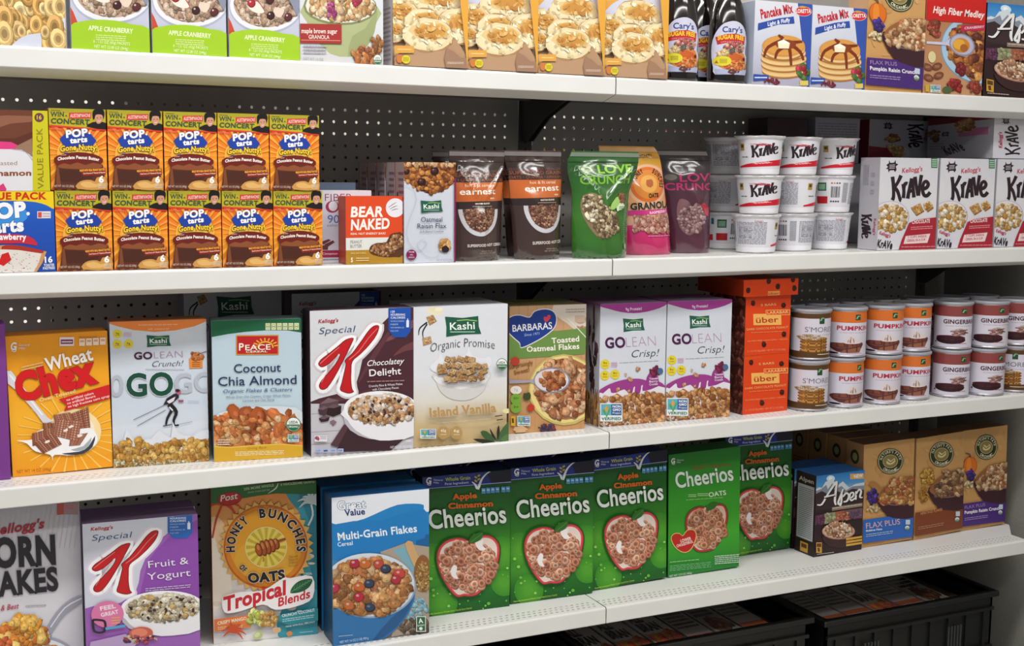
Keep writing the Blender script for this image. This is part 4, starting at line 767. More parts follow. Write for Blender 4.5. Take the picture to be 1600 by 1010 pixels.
def art_pop(A):
    A.frame((258, 52), (550, 64), (274, 483), (568, 483)); A.fill('e8741c'); A.grad([(0, 'd8481c'), (40, 'ea7c20'), (62, 'f09a24'), (100, 'b85018')])
    for k in range(28):
        a = 6.283*k/28; A.poly([(412+80*math.cos(a-.03), 290+60*math.sin(a-.03)), (412+260*math.cos(a-.05), 290+260*math.sin(a-.05)), (412+260*math.cos(a+.05), 290+260*math.sin(a+.05)), (412+80*math.cos(a+.03), 290+60*math.sin(a+.03))], 'f4a838' if k % 2 else 'f2983a')
    A.ell(412, 290, 110, 100, 'f4b040'); A.ell(412, 300, 70, 60, 'f8cc58')
    A.poly([(250, 45), (560, 55), (560, 165), (258, 138)], 'b8aa24'); A.poly([(250, 45), (560, 55), (560, 90), (258, 75)], 'a89c28'); A.poly([(258, 138), (560, 165), (560, 174), (258, 147)], 'd83c28')
    A.greek(270, 60, 318, 68, 1, '4c5a2c', slope=.05); A.text('WIN', 268, 96, 338, 98, 24, '3e5238', bold=.05); A.text('A', 343, 97, 356, 98, 9, '3e5238', bold=.05)
    A.rect(364, 78, 478, 108, 'c83038'); A.text('AUSTIN', 370, 102, 420, 102, 18, 'f0c0a8', bold=.05); A.text('MAHONE', 420, 101, 474, 102, 18, 'f0d8c8', bold=.01); A.text('CONCERT', 270, 130, 470, 140, 25, '3e5238', bold=.05)
    A.poly([(455, 150), (480, 130), (500, 126), (540, 128), (560, 140), (562, 166)], '1a1518', 2); A.poly([(497, 95), (500, 120), (512, 136), (528, 130), (538, 108), (536, 85), (510, 80)], 'c89078', 3); A.poly([(487, 112), (484, 82), (492, 64), (516, 58), (540, 66), (545, 90), (540, 112), (534, 92), (515, 88), (500, 92), (494, 112)], '140f12', 2)
    A.ell(509, 106, 3, 2, '2a1a18'); A.ell(526, 105, 3, 2, '2a1a18'); A.line([(510, 121), (519, 124), (527, 119)], 2.5, 'f0e0d8', 2)
    A.text("Kellogg's", 272, 162, 335, 166, 13, 'e8604c', bold=.03, shear=.2)
    A.poly([(350, 180), (475, 186), (506, 224), (478, 262), (340, 255), (316, 212)], '1e3f9e'); A.poly([(338, 284), (478, 290), (470, 302), (350, 296)], '1e3f9e')
    A.text('POP', 350, 206, 462, 196, 36, 'f2f0f2', bold=.07, out='18307c', ow=.03); A.ell(470, 184, 5, 5, 'f2f0f2'); A.text('tarts', 370, 236, 460, 228, 27, 'f2f0f2', bold=.07, out='18307c', ow=.03)
    A.text('Gone Nutty!', 320, 280, 512, 276, 28, 'f6d038', bold=.05, out='5a2408', ow=.07, arc=8)
    A.poly([(288, 312), (340, 290), (412, 282), (490, 292), (540, 318), (522, 348), (412, 342), (306, 350)], '6c1c14', 2); A.text('Frosted', 322, 300, 350, 298, 6, 'f0e0d0'); A.text('Chocolate Peanut Butter', 306, 326, 522, 330, 16, 'f4ece4', bold=.05, arc=11)
    A.poly([(288, 470), (300, 350), (340, 345), (380, 338), (420, 350), (460, 335), (500, 345), (540, 350), (560, 475), (290, 478)], '5a2c1c', 1); A.poly([(305, 356), (340, 340), (372, 348), (410, 336), (450, 350), (490, 338), (535, 352), (520, 368), (440, 372), (330, 366)], '8a4c2c', 2); A.poly([(312, 372), (322, 440), (470, 445), (500, 400), (470, 378)], '4a2418', 1); A.poly([(300, 362), (312, 365), (324, 455), (300, 470)], '7a4428')
    A.poly([(416, 372), (552, 366), (556, 400), (440, 408)], '8a2014'); A.text('MADE WITH REAL PEANUT BUTTER', 422, 384, 550, 378, 10, 'f0c040', bold=.04); A.text('Good Source of 7 Vitamins & Minerals', 440, 398, 552, 392, 8, 'f4d8c0', bold=.03)
    A.poly([(410, 475), (412, 445), (440, 430), (480, 428), (500, 436), (510, 415), (548, 412), (556, 420), (560, 478)], 'c8924c', 2); A.poly([(425, 445), (470, 436), (505, 450), (540, 440), (520, 465), (450, 468)], 'dcae68', 3)
    A.text('6', 520, 440, 546, 440, 32, 'f4f2f0', bold=.06); A.greek(518, 446, 558, 472, 3, 'd8ccc0'); A.text('NET WT 10.5 OZ (300g)', 288, 466, 392, 466, 11, 'd8c0b0', bold=.01)
def art_straw(A):
    # strawberry value pack, right half in the photo
    A.frame((-240, 480), (275, 480), (-230, 895), (290, 895)); A.fill('1c4fb0'); A.grad([(0, '2468c4'), (40, '1c50b4'), (100, '1a44a0')])
    A.poly([(-260, 470), (290, 470), (290, 570), (240, 552), (180, 535), (60, 528), (-260, 524)], 'e8c818', 2); A.text('VALUE PACK', -140, 522, 240, 520, 34, 'c43018', bold=.06)
    A.ell(10, 600, 130, 60, '3a8cd8'); A.text('POP', -90, 622, 132, 605, 72, 'eef0f6', bold=.08, out='143a8c', ow=.03); A.ell(140, 594, 9, 9, 'eef0f6'); A.text('tarts', -80, 692, 118, 680, 60, 'eef0f6', bold=.07, out='143a8c', ow=.03)
    A.rect(188, 582, 260, 618, 'e0d4dc'); A.rect(192, 586, 212, 614, 'c85040'); A.greek(216, 588, 256, 614, 2, 'a8a0b0')
    A.poly([(-230, 700), (80, 698), (170, 725), (185, 760), (100, 745), (-230, 740)], 'c02840', 2); A.text('Frosted Strawberry', -200, 735, 130, 728, 30, 'f4eef0', bold=.05, arc=6)
    A.poly([(-240, 770), (30, 752), (120, 765), (238, 790), (215, 850), (180, 900), (-240, 900)], 'c89460', 1); A.poly([(0, 760), (60, 752), (180, 775), (225, 790), (190, 800), (60, 780), (10, 790)], 'a83024', 2); A.poly([(-230, 790), (10, 775), (90, 780), (210, 800), (195, 850), (165, 900), (-230, 900)], 'dcd6d0', 1)
    r = random.Random(4)
    for k in range(120):
        x, y = r.uniform(-200, 190), r.uniform(795, 890); A.emit([(x, y), (x+7, y+2), (x+6, y+5), (x-1, y+3)], r.choice(['b85060', '8aa080', 'c89080']))
    A.up(); A.poly([(0, 800), (35, 790), (50, 830), (10, 860), (-20, 850)], 'c82020')
    A.text('16', 228, 848, 270, 846, 30, 'eef0f4', bold=.05); A.text('TOASTER', 222, 868, 280, 866, 13, 'e0e4f0', bold=.04); A.text('PASTRIES', 218, 884, 282, 882, 13, 'e0e4f0', bold=.04)
def art_cinn(A):
    A.frame((-260, 60), (222, 62), (-250, 480), (240, 480)); A.fill('b49c98'); A.grad([(0, '7c4c34'), (30, '84543c'), (50, 'b08068'), (52, 'd4ccd0'), (100, 'dcd8dc')])
    A.poly([(-260, 50), (150, 60), (145, 180), (60, 210), (-260, 220)], '6a3a28', 1); A.poly([(-100, 100), (140, 90), (138, 120), (40, 130), (-60, 160)], '8c5a44', 2); A.poly([(-60, 210), (60, 205), (148, 170), (148, 200), (30, 265)], '5a2c20', 1); A.poly([(-250, 230), (40, 225), (60, 260), (20, 300), (-250, 330)], 'd83c80', 2); A.poly([(60, 250), (140, 210), (148, 300), (110, 280)], '94745c', 1)
    A.poly([(-260, 290), (40, 262), (110, 275), (148, 320), (150, 480), (-260, 490)], 'dad8de', 2); A.line([(40, 262), (110, 275), (148, 320)], 4, 'a8a4b0', 3)
    A.text('Roasted', -60, 346, 70, 344, 22, 'a07c64', bold=0); A.text('Cinnamon', -120, 402, 142, 398, 28, '8a4c2c', bold=.05); A.poly([(-60, 480), (0, 440), (16, 470), (10, 490)], 'd03878')
    A.poly([(146, 55), (230, 60), (248, 485), (150, 485)], 'c8c01c'); A.ell(180, 97, 24, 24, '6a3a44'); A.text('16', 168, 106, 192, 106, 20, 'd8c840', bold=.03)
    H = A.H.copy(); A.text('VALUE PACK', 206, 468, 196, 150, 30, '8c7c1c', bold=.02)
def art_fiber(A):
    A.frame((55, 380), (400, 380), (60, 930), (400, 930)); A.fill('d0d4de'); A.grad([(0, 'd4d6e0'), (60, 'c4c8d8'), (100, 'd4d8e0')])
    A.text('FIBER', 86, 462, 270, 460, 56, '8a2040', bold=-.01); A.ell(135, 505, 45, 46, 'a03058'); A.ell(140, 500, 30, 38, 'd4d8e0'); A.text('ne', 190, 540, 260, 540, 44, '8a2040'); A.text('90', 104, 628, 180, 628, 60, '4468a8', bold=0); A.text('calorie', 100, 655, 200, 655, 20, '6a80a8')
    for P in ([(60, 770), (110, 750), (125, 760), (75, 790)], [(80, 790), (140, 760), (150, 775), (110, 805)], [(60, 800), (110, 790), (105, 830), (60, 830)]): A.poly(P, '6a3438'); 
    A.rect(55, 835, 400, 888, 'a02850'); A.text('Cinnamon', 68, 868, 170, 868, 17, 'e8d0dc', bold=.02); A.greek(64, 896, 180, 912, 1, '8090a8')
def art_bear(A):
    A.frame((245, 425), (700, 432), (252, 940), (700, 932)); A.fill('d9481f')
    A.poly([(240, 742), (710, 738), (710, 835), (240, 835)], 'dcdcd8'); A.poly([(240, 835), (710, 828), (710, 950), (240, 950)], 'b08428')
    A.text('BEAR', 286, 582, 546, 582, 74, 'f2ece8', bold=.05, shear=.1); A.text('NAKED', 288, 682, 598, 672, 76, 'f2ece8', bold=.05, shear=.1); A.text('REAL NUT ENERGY BARS', 286, 718, 566, 716, 15, 'f0d8c8', bold=.04, shear=.2)
    A.ell(640, 518, 74, 72, 'e4e0e8', n=32)
    for k in range(3): A.line([(588+k*12, 520+k*12-6), (622+k*10, 492+k*18), (652+k*6, 476+k*26)], [3, 5, 2], '5a4060', 3)
    A.text('PEANUT', 286, 784, 380, 782, 24, '8a8880', bold=-.005); A.text('BUTTER', 286, 816, 376, 814, 24, '8a8880', bold=-.005)
    A.poly([(435, 840), (450, 800), (500, 780), (570, 775), (600, 720), (650, 705), (700, 715), (700, 870), (640, 885), (560, 885), (470, 870)], '5a3420', 2); A.bits(545, 828, 95, 42, 80, 15, ['8a5834', '6c4024', 'a87850', 'c09468'], 'cluster', seed=3); A.bits(650, 770, 52, 54, 60, 15, ['8a5834', '6c4024', 'a87850', 'c8a078'], 'cluster', seed=4)
    A.text('100% NATURAL', 286, 862, 410, 860, 11, 'e8d0a0'); A.text('5', 288, 922, 304, 922, 32, 'f4ead8', bold=.06); A.greek(330, 885, 432, 918, 2, 'e0c890')
def art_cookie(A):
    A.frame((684, 165), (1072, 170), (684, 928), (1068, 918)); A.fill('c8cdd9')
    A.poly([(680, 160), (1080, 160), (1075, 290), (1040, 340), (1000, 370), (940, 395), (880, 406), (820, 385), (740, 340), (680, 275)], '8a4c24', 2)
    A.bits(880, 270, 190, 125, 200, 26, ['a4622c', '8c4e22', 'bc7838', '6a3418', 'c88848'], 'cluster', seed=3, rect=True, inside=lambda x, y: y < 395-((x-880)/200)**2*110)
    A.bits(880, 180, 185, 14, 20, 20, ['d8b088', 'c89c70'], seed=4, rect=True)
    for x, y, q in ((912, 235, 34), (815, 315, 32), (705, 240, 22)): A.ell(x, y, q, q*.95, '2a1414', wob=.15); A.ell(x-6, y-8, q*.6, q*.5, '4a2428', wob=.2); A.ell(x-10, y-12, q*.2, q*.15, '9a7078')
    kashi(A, 806, 455, 968, 550)
    A.text('Oatmeal', 810, 616, 970, 614, 36, '3c3c58', bold=.0); A.text('Raisin Flax', 782, 664, 1000, 662, 36, '3c3c58', bold=.0); A.text('Soft-Baked Cookies', 800, 697, 980, 693, 15, '50506c', shear=.1)
    A.line([(690, 340), (750, 375), (772, 440), (760, 500), (720, 600), (700, 700), (730, 790), (800, 830), (850, 780), (820, 750), (780, 790), (830, 860), (900, 885), (950, 860)], 2.5, 'a8adc0', 4)
    A.bits(982, 790, 40, 42, 16, 22, ['c08c4c', 'a87438', 'd0a468'], seed=5); A.ell(990, 822, 30, 27, '2c1c24', wob=.1)
    A.ell(736, 864, 39, 39, '7c1e50', n=24); A.text('FROM', 716, 848, 756, 848, 10, 'e8c8d8', bold=.03); A.text('ALL', 724, 868, 750, 868, 10, 'e8c8d8', bold=.03); A.text('GOOD', 714, 888, 758, 888, 10, 'e8c8d8', bold=.03)
    A.text('NET WT 8.5 OZ (240g)', 928, 912, 1042, 908, 16, '8890a8'); A.poly([(1058, 285), (1080, 285), (1080, 930), (1056, 930)], '7c1e50')
def side_cookie(A):
    A.fill('a89c9c'); A.rect(0, 0, 9, 100, 'a07c7c'); A.greek(40, 8, 95, 95, 14, '806070'); A.ell(30, 34, 7, 5, '3a2020')
def krave_word(A, x0, y0, x1, y1, h, c='2b1e26', wd=None):
    """jagged hand-lettered word on a slanting baseline"""
    W = x1-x0; wd = wd or h*.17; sl = (y1-y0)/W if W else 0
    def q(P): return [(x0+a*W, y0+sl*a*W-b*h) for a, b in P]
    L = [[(.02, 1.05), (.05, .6), (.06, .05), (.03, -.12)], [(.24, 1.1), (.16, .75), (.06, .48)], [(.08, .5), (.16, .3), (.23, -.1), (.26, -.16)],
         [(.3, .66), (.32, .3), (.31, -.05)], [(.31, .45), (.35, .68), (.41, .66)],
         [(.42, -.08), (.46, .4), (.52, .92)], [(.52, .92), (.55, .5), (.58, -.04)], [(.44, .25), (.52, .3), (.58, .28)],
         [(.6, 1.0), (.64, .5), (.69, .04)], [(.69, .04), (.73, .6), (.77, 1.08)],
         [(.8, .36), (.9, .42), (.95, .58), (.9, .74), (.83, .66), (.8, .34), (.84, .06), (.92, .02), (1.0, .18)]]
    for P in L: A.line(q(P), [wd*1.15, wd*.95, wd*1.1], c, 4)
def critter(A, cx, cy, s_):   # small dark square badge with spiky corners
    A.poly([(cx-s_*.9, cy-s_*.2), (cx-s_*.5, cy-s_*.5), (cx-s_*.5, cy-s_), (cx-s_*.25, cy-s_*.55), (cx+s_*.3, cy-s_*.6), (cx+s_*.55, cy-s_*1.05), (cx+s_*.6, cy-s_*.5), (cx+s_, cy-s_*.35), (cx+s_*.6, cy), (cx+s_*.75, cy+s_*.5), (cx+s_*.5, cy+s_*.9), (cx+s_*.3, cy+s_*.6), (cx-s_*.3, cy+s_*.65), (cx-s_*.5, cy+s_), (cx-s_*.6, cy+s_*.45), (cx-s_*.95, cy+s_*.4), (cx-s_*.6, cy+s_*.1)], '2b1e26')
    A.greek(cx-s_*.4, cy-s_*.3, cx+s_*.45, cy+s_*.45, 3, 'c8c0c8', slope=-.1)
def art_krave(A):
    A.frame((890, 240), (1185, 240), (888, 682), (1160, 680)); A.fill('d2d0d8'); A.grad([(0, 'ccccd4'), (40, 'd8d6dc'), (100, 'd8d6dc')])
    critter(A, 948, 285, 32); A.text("Kellogg's", 998, 318, 1103, 306, 24, 'b02844', bold=.03, shear=.25); A.rect(1146, 236, 1178, 290, '3a6c4c'); A.greek(1150, 242, 1175, 286, 4, 'a8c8b0', th=.6)
    krave_word(A, 948, 440, 1140, 430, 98)
    def sq(P): A.poly([(p[0]+3, p[1]+6) for p in P], '8a5a34'); A.poly(P, 'b4864c'); cx = sum(p[0] for p in P)/4; cy = sum(p[1] for p in P)/4; A.bits(cx, cy, 20, 18, 16, 8, ['c89c5c', 'a07034', 'd8b478'], seed=int(cx))
    sq([(1044, 488), (1090, 466), (1108, 500), (1070, 522)]); sq([(1108, 470), (1136, 456), (1154, 484), (1124, 504)])
    A.ell(945, 530, 92, 74, 'a8a4b0'); A.ell(945, 528, 88, 70, 'dcd8de'); A.poly([(858, 540), (880, 690), (990, 690), (1030, 580)], 'd4d2da', 0)
    A.ell(945, 535, 82, 64, 'c8b090'); A.bits(945, 535, 78, 60, 60, 17, ['c8a060', 'b48440', 'd8b880', 'e8dcc8', 'e0d0b0'], seed=7)
    A.poly([(985, 690), (1000, 640), (1035, 560), (1070, 545), (1180, 532), (1180, 700)], 'a42434', 1); A.text('CHOCOLATE', 1050, 564, 1138, 558, 17, 'f0d8d8', bold=.04, shear=.2); A.greek(1044, 576, 1150, 594, 2, 'd88a90', slope=-.05)
    A.poly([(1020, 620), (1138, 610), (1124, 652), (1010, 656)], 'e8d0d0'); A.text('1 CUPS INSIDE', 1032, 630, 1120, 626, 10, 'b83848', bold=.03); A.text('CEREAL IN A CUP', 1026, 646, 1114, 642, 10, 'b83848', bold=.03)
    A.text("Kellogg's", 894, 610, 946, 626, 15, 'b03050', bold=.03); A.text('KrAVe', 885, 668, 956, 678, 34, '2b1e26', bold=.05, shear=.1); A.greek(1000, 664, 1160, 674, 1, 'd0808a')
def side_krave(A):
    A.fill('b8b6be'); A.grad([(0, 'a8a6ae'), (100, 'c0bec6')])
    A.H = homog([(0, 0), (100, 0), (0, 100), (100, 100)], [(100, 0), (100, 100), (0, 0), (0, 100)]); krave_word(A, 62, 80, 88, 80, 46, wd=2.6); A.text("Kellogg's", 66, 20, 84, 20, 12, 'b03050', bold=.03)
    A.greek(8, 55, 30, 85, 4, '8a8892'); A.text('8 8 8', 16, 45, 40, 45, 20, '9a98a2')
def art_krave_rot(A):   # same front printed sideways on a carton lying on its side
    A.fill('bcbac2'); A.H = homog([(0, 0), (100, 0), (0, 100), (100, 100)], [(100, 0), (100, 100), (0, 0), (0, 100)])
    A.ell(76, 55, 18, 24, 'd0ccd4'); A.bits(74, 60, 14, 20, 30, 7, ['c8a060', 'b48440', 'd8b880'], seed=7); A.poly([(60, 100), (64, 70), (80, 60), (100, 55), (100, 100)], '8a2434'); krave_word(A, 8, 34, 62, 34, 22); critter(A, 14, 70, 9); A.text("Kellogg's", 20, 8, 50, 8, 6, 'b02844', bold=.03); A.bits(40, 62, 8, 10, 8, 6, ['b4864c', '8a5a34'], seed=3)
def art_krave_back(A):
    A.fill('bdbbc4'); A.greek(6, 10, 94, 92, 14, '9a98a4')
def side_krave_lay(A):
    A.fill('a5a3aa'); A.poly([(0, 0), (100, 0), (100, 8), (0, 18)], '7a2a34'); A.poly([(48, 30), (92, 26), (92, 44), (48, 48)], 'b06c8c'); A.ell(58, 22, 14, 16, 'b0906a'); A.bits(56, 20, 12, 14, 20, 6, ['b8905c', '8c6038'], seed=5); critter(A, 28, 40, 7); A.text('KrAVe', 30, 92, 60, 80, 22, '3a3038', bold=.04, shear=-.3); A.bits(12, 42, 10, 12, 10, 6, ['8c6840', '6c4c2c'], seed=9); A.greek(4, 60, 26, 80, 3, '8a8890')

def art_loops(A):
    A.frame((-130, -260), (303, -245), (-130, 228), (305, 234)); A.fill('cdd0da')
    A.poly([(-150, -80), (310, -80), (310, 240), (-150, 240)], 'b89050'); A.bits(90, 90, 240, 150, 190, 32, ['dcb878', 'cfa45c', 'e6cb94', 'c4944c'], 'ring', seed=3, rect=True)
    A.poly([(100, 215), (150, 196), (230, 185), (310, 140), (310, 240), (90, 240)], 'c8ccdc', 2); A.bits(262, 190, 46, 36, 7, 34, ['dcb878', 'cfa45c'], 'ring', seed=5)
def art_acran(A):
    A.frame((325, -262), (690, -235), (335, 242), (702, 255)); A.fill('c8cad6')
    A.grad([(0, 'd8d4cc'), (50, 'bcc0d2'), (100, 'bcc0d2')]); A.poly([(325, 60), (345, 90), (370, 145), (330, 150)], 'c04830')
    A.ell(525, 22, 190, 118, 'a8acc0', n=40); A.ell(525, 16, 186, 114, 'e0e0e8', n=40); A.ell(530, 10, 172, 102, 'b89a84', n=36)
    A.bits(530, 0, 165, 104, 190, 17, ['b89c84', 'a88a72', 'c8b09a', 'd4c0ae', '9c7c68'], seed=6)
    A.poly([(430, 10), (480, 0), (520, 45), (480, 52), (440, 35)], 'e8dcd0', 2); A.poly([(565, 30), (620, 35), (600, 70), (570, 60)], 'dcc8b8', 2); A.line([(430, 10), (480, 0), (520, 45)], 4, 'b04040', 3)
    for x, y, c in ((545, -5, '4a1820'), (550, 62, '3c1418'), (450, 10, 'a8242c'), (640, 68, '5a2428'), (620, -40, '4a1820')): A.ell(x, y, 21, 18, mixc(c, '100808', .5), n=14); A.ell(x-2, y-2, 17, 15, c, n=14); A.ell(x-7, y-7, 5, 4, mixc(c, 'ffffff', .5), n=8)
    A.poly([(590, -60), (690, -40), (692, 60), (670, 40), (640, -10)], '84889c', 2)
    A.poly([(325, 150), (380, 130), (450, 122), (540, 125), (620, 140), (705, 160), (705, 262), (325, 250)], '9cc422', 2); A.poly([(325, 240), (705, 256), (705, 262), (325, 250)], 'dce0e0')
    A.text('APPLE CRANBERRY', 413, 164, 622, 178, 19, 'e6f0c8', bold=.03); A.greek(448, 180, 590, 206, 3, 'cfe290', slope=.04); A.text('8 - 1.51 OZ (43g) PACKETS', 436, 216, 608, 226, 12, 'dcecb0', bold=.02); A.text('NET WT 12.08 OZ (344g)', 440, 236, 600, 246, 12, 'dcecb0', bold=.02)
def art_granola(A):
    A.frame((80, -220), (460, -200), (82, 292), (462, 302)); A.fill('d4d6dd'); A.grad([(0, 'd8d8de'), (60, 'd0d2da'), (80, 'd4d6dc'), (100, 'c8c6c8')])
    A.poly([(100, 90), (112, 150), (150, 210), (220, 265), (300, 275), (360, 255), (410, 210), (430, 150), (434, 90)], 'a8b080', 2); A.poly([(300, 275), (360, 255), (410, 210), (430, 150), (434, 100), (380, 170), (320, 200)], '98a070', 2)
    A.ell(266, 95, 168, 66, '7c8458'); A.ell(268, 93, 160, 60, 'e0d8c8'); A.bits(265, 82, 148, 58, 150, 17, ['c8a070', 'b88c58', 'd8b890', 'e0cca8', 'a87c48'], 'cluster', seed=8)
    for x, y in ((178, 48), (338, 72), (220, 95), (225, 120)): A.bits(x, y, 18, 16, 14, 10, ['a84878', 'b86090', '8c3060'] if y > 80 else ['b0304c', '983044'], 'cluster', seed=x)
    A.rect(80, 158, 270, 228, 'a0302c'); A.rect(86, 216, 264, 218, 'd8a090'); A.text('maple brown sugar', 88, 192, 250, 192, 17, 'f2e4dc', bold=.02); A.text('GRANOLA', 120, 212, 214, 212, 14, 'f2e4dc', bold=.01)
    A.greek(96, 232, 200, 268, 3, 'a8a8b4'); A.text('NET WT 12 OZ', 96, 288, 186, 290, 9, '8a8a98'); A.bits(380, 270, 60, 30, 30, 16, ['b06a38', 'c88850', '8a5030'], seed=2); A.bits(430, 225, 28, 28, 18, 14, ['a87440', '8a5830'], 'cluster', seed=3); usda(A, 434, 284, 20)
def art_biscuit(A):
    A.frame((335, -560), (1135, -560), (310, 950), (1085, 975)); A.fill('d0cfdb'); A.grad([(0, 'd8d6e0'), (60, 'c8c8da'), (75, 'b89878'), (100, '8a6450')])
    A.text('Baking Mix', 380, 60, 830, -20, 120, 'b02040', bold=.06, out='e8d0d8', ow=.03)
    A.poly([(330, 175), (420, 110), (550, 60), (700, 40), (850, 42), (845, 130), (700, 130), (520, 170), (420, 225), (330, 300)], 'dca048', 2); A.text('For Biscuits, Waffles & Pancakes', 380, 190, 830, 88, 34, 'f2dcb0', bold=.01, arc=26)
    def bis(cx, cy, rx, ry, sd):
        A.ell(cx, cy, rx, ry, 'a88058', wob=.05, n=26); A.ell(cx, cy-ry*.03, rx*.97, ry*.95, 'e0cfa4', wob=.05, n=26)
        r = random.Random(sd)
        for q, c in ((.8, 'e6d8ae'), (.6, 'e9ddb8')): A.ell(cx-rx*.08, cy-ry*.05, rx*q, ry*q, c, wob=.08, n=24)
        for q, c in ((.78, 'dcc088'), (.68, 'd6ac64'), (.55, 'cc9a4e'), (.4, 'c48c40')): A.ell(cx+rx*.14, cy-ry*.22, rx*q, ry*q*.72, c, wob=.13, n=24)
        for k in range(46):
            a, t = r.uniform(0, 6.28), r.uniform(.1, .95); x, y = cx+rx*t*math.cos(a), cy+ry*t*math.sin(a)
            c = r.choice(['b87c3c', 'd8a860', 'c08840', 'e0b878']) if (x-cx-rx*.14)**2/(rx*.6)**2+(y-cy+ry*.22)**2/(ry*.42)**2 < 1 else r.choice(['f0e8cc', 'd4c294', 'e8dcb4', 'c8b084'])
            A.ell(x, y, rx*r.uniform(.04, .13), ry*r.uniform(.04, .12), c, wob=.3, n=9, rot=r.uniform(0, 3))
    A.rect(330, 420, 1040, 900, 'c8a880')
    bis(760, 330, 300, 170, 3); bis(370, 480, 190, 160, 17); bis(330, 640, 110, 100, 9); bis(640, 540, 220, 130, 5); bis(1020, 570, 250, 180, 7); A.poly([(380, 820), (560, 640), (900, 640), (1100, 900), (1100, 980), (300, 980)], 'b08c6c', 2); A.poly([(470, 960), (480, 760), (660, 740), (900, 760), (900, 970)], 'b49070', 2); bis(665, 665, 280, 165, 11); A.poly([(860, 780), (1010, 870), (1100, 880), (1100, 990), (850, 990)], '9c7860', 2)
    A.poly([(300, 770), (510, 770), (510, 835), (300, 840)], 'd8a048'); A.rect(340, 800, 480, 806, 'f0d8a0'); A.ell(360, 890, 34, 40, 'c8783c'); A.ell(425, 895, 44, 40, 'd8c830'); A.greek(395, 875, 455, 915, 3, '8a8020'); A.greek(860, 910, 1040, 935, 2, 'd8c8b8')
    A.poly([(975, -570), (1200, -570), (1150, 1000), (1085, 1000), (1030, 450), (1000, 150)], 'dca03c', 1)
def side_biscuit(A):
    A.fill('c8c2c4'); A.rect(0, 0, 18, 100, 'd8a860'); A.greek(25, 62, 90, 97, 12, '9a8a90'); A.rect(20, 40, 90, 58, 'b8a8a8')
def art_pancake(A):
    A.frame((500, 4), (745, 14), (508, 342), (730, 352)); A.fill('d8dae4'); A.grad([(0, 'd8dae4'), (40, 'ccd0de'), (100, 'a8a4b8')])
    A.poly([(680, 0), (760, 0), (760, 360), (722, 360)], '3452a8')
    A.text('Pancake Mix', 528, 84, 664, 52, 38, 'b82438', bold=.06, out='f0dce0', ow=.02, shear=.1)
    A.ell(706, 46, 36, 22, 'e8b8a8'); A.ell(706, 46, 34, 20, 'cc2a3c'); A.text('LORETTA', 674, 54, 738, 52, 16, 'f8ece8', bold=.04); A.poly([(684, 26), (700, 22), (722, 26), (712, 32), (694, 32)], 'c8a040')
    A.poly([(516, 104), (600, 80), (664, 70), (668, 100), (600, 106), (516, 134)], '2c4ca0', 1); A.text('Light & Fluffy', 556, 114, 650, 92, 16, 'f0f0f8', bold=.03, shear=.2)
    for k in range(5): A.ell(628-k*1, 292-k*22, 92-abs(k-2)*2, 30 if k < 4 else 52, 'a8713c', n=28); A.ell(628-k, 287-k*22, 92-abs(k-2)*2, 28 if k < 4 else 48, 'e4c288', n=28); A.ell(628-k, 282-k*22, 88, 22 if k < 4 else 44, 'cf8f48' if k == 4 else 'dcb06c', n=28)
    A.ell(626, 190, 82, 40, 'd69a4c', n=28)
    for P in ([(620, 170), (560, 200), (545, 240)], [(640, 190), (600, 215), (590, 245)], [(640, 180), (690, 215), (705, 250)], [(640, 175), (650, 220), (655, 270)], [(620, 165), (600, 150)], [(650, 180), (700, 175)]): A.line(P, [16, 13, 9], '7c3018', 3)
    A.ell(632, 188, 42, 20, '8a3c20'); A.poly([(598, 178), (622, 168), (648, 182), (644, 204), (602, 204)], 'f0e8c8'); A.poly([(598, 178), (622, 168), (648, 182), (620, 190)], 'faf6e4')
    A.bits(696, 296, 26, 26, 9, 15, ['a82838', '7c1c34', '4a7838', 'b83850'], seed=3); A.poly([(506, 304), (566, 308), (566, 326), (506, 330)], '2c4ca0'); A.greek(512, 312, 560, 322, 1, 'd8e0f0'); A.rect(690, 328, 724, 346, 'd8c060'); A.bits(580, 332, 30, 10, 10, 8, ['7a2838'], seed=4)
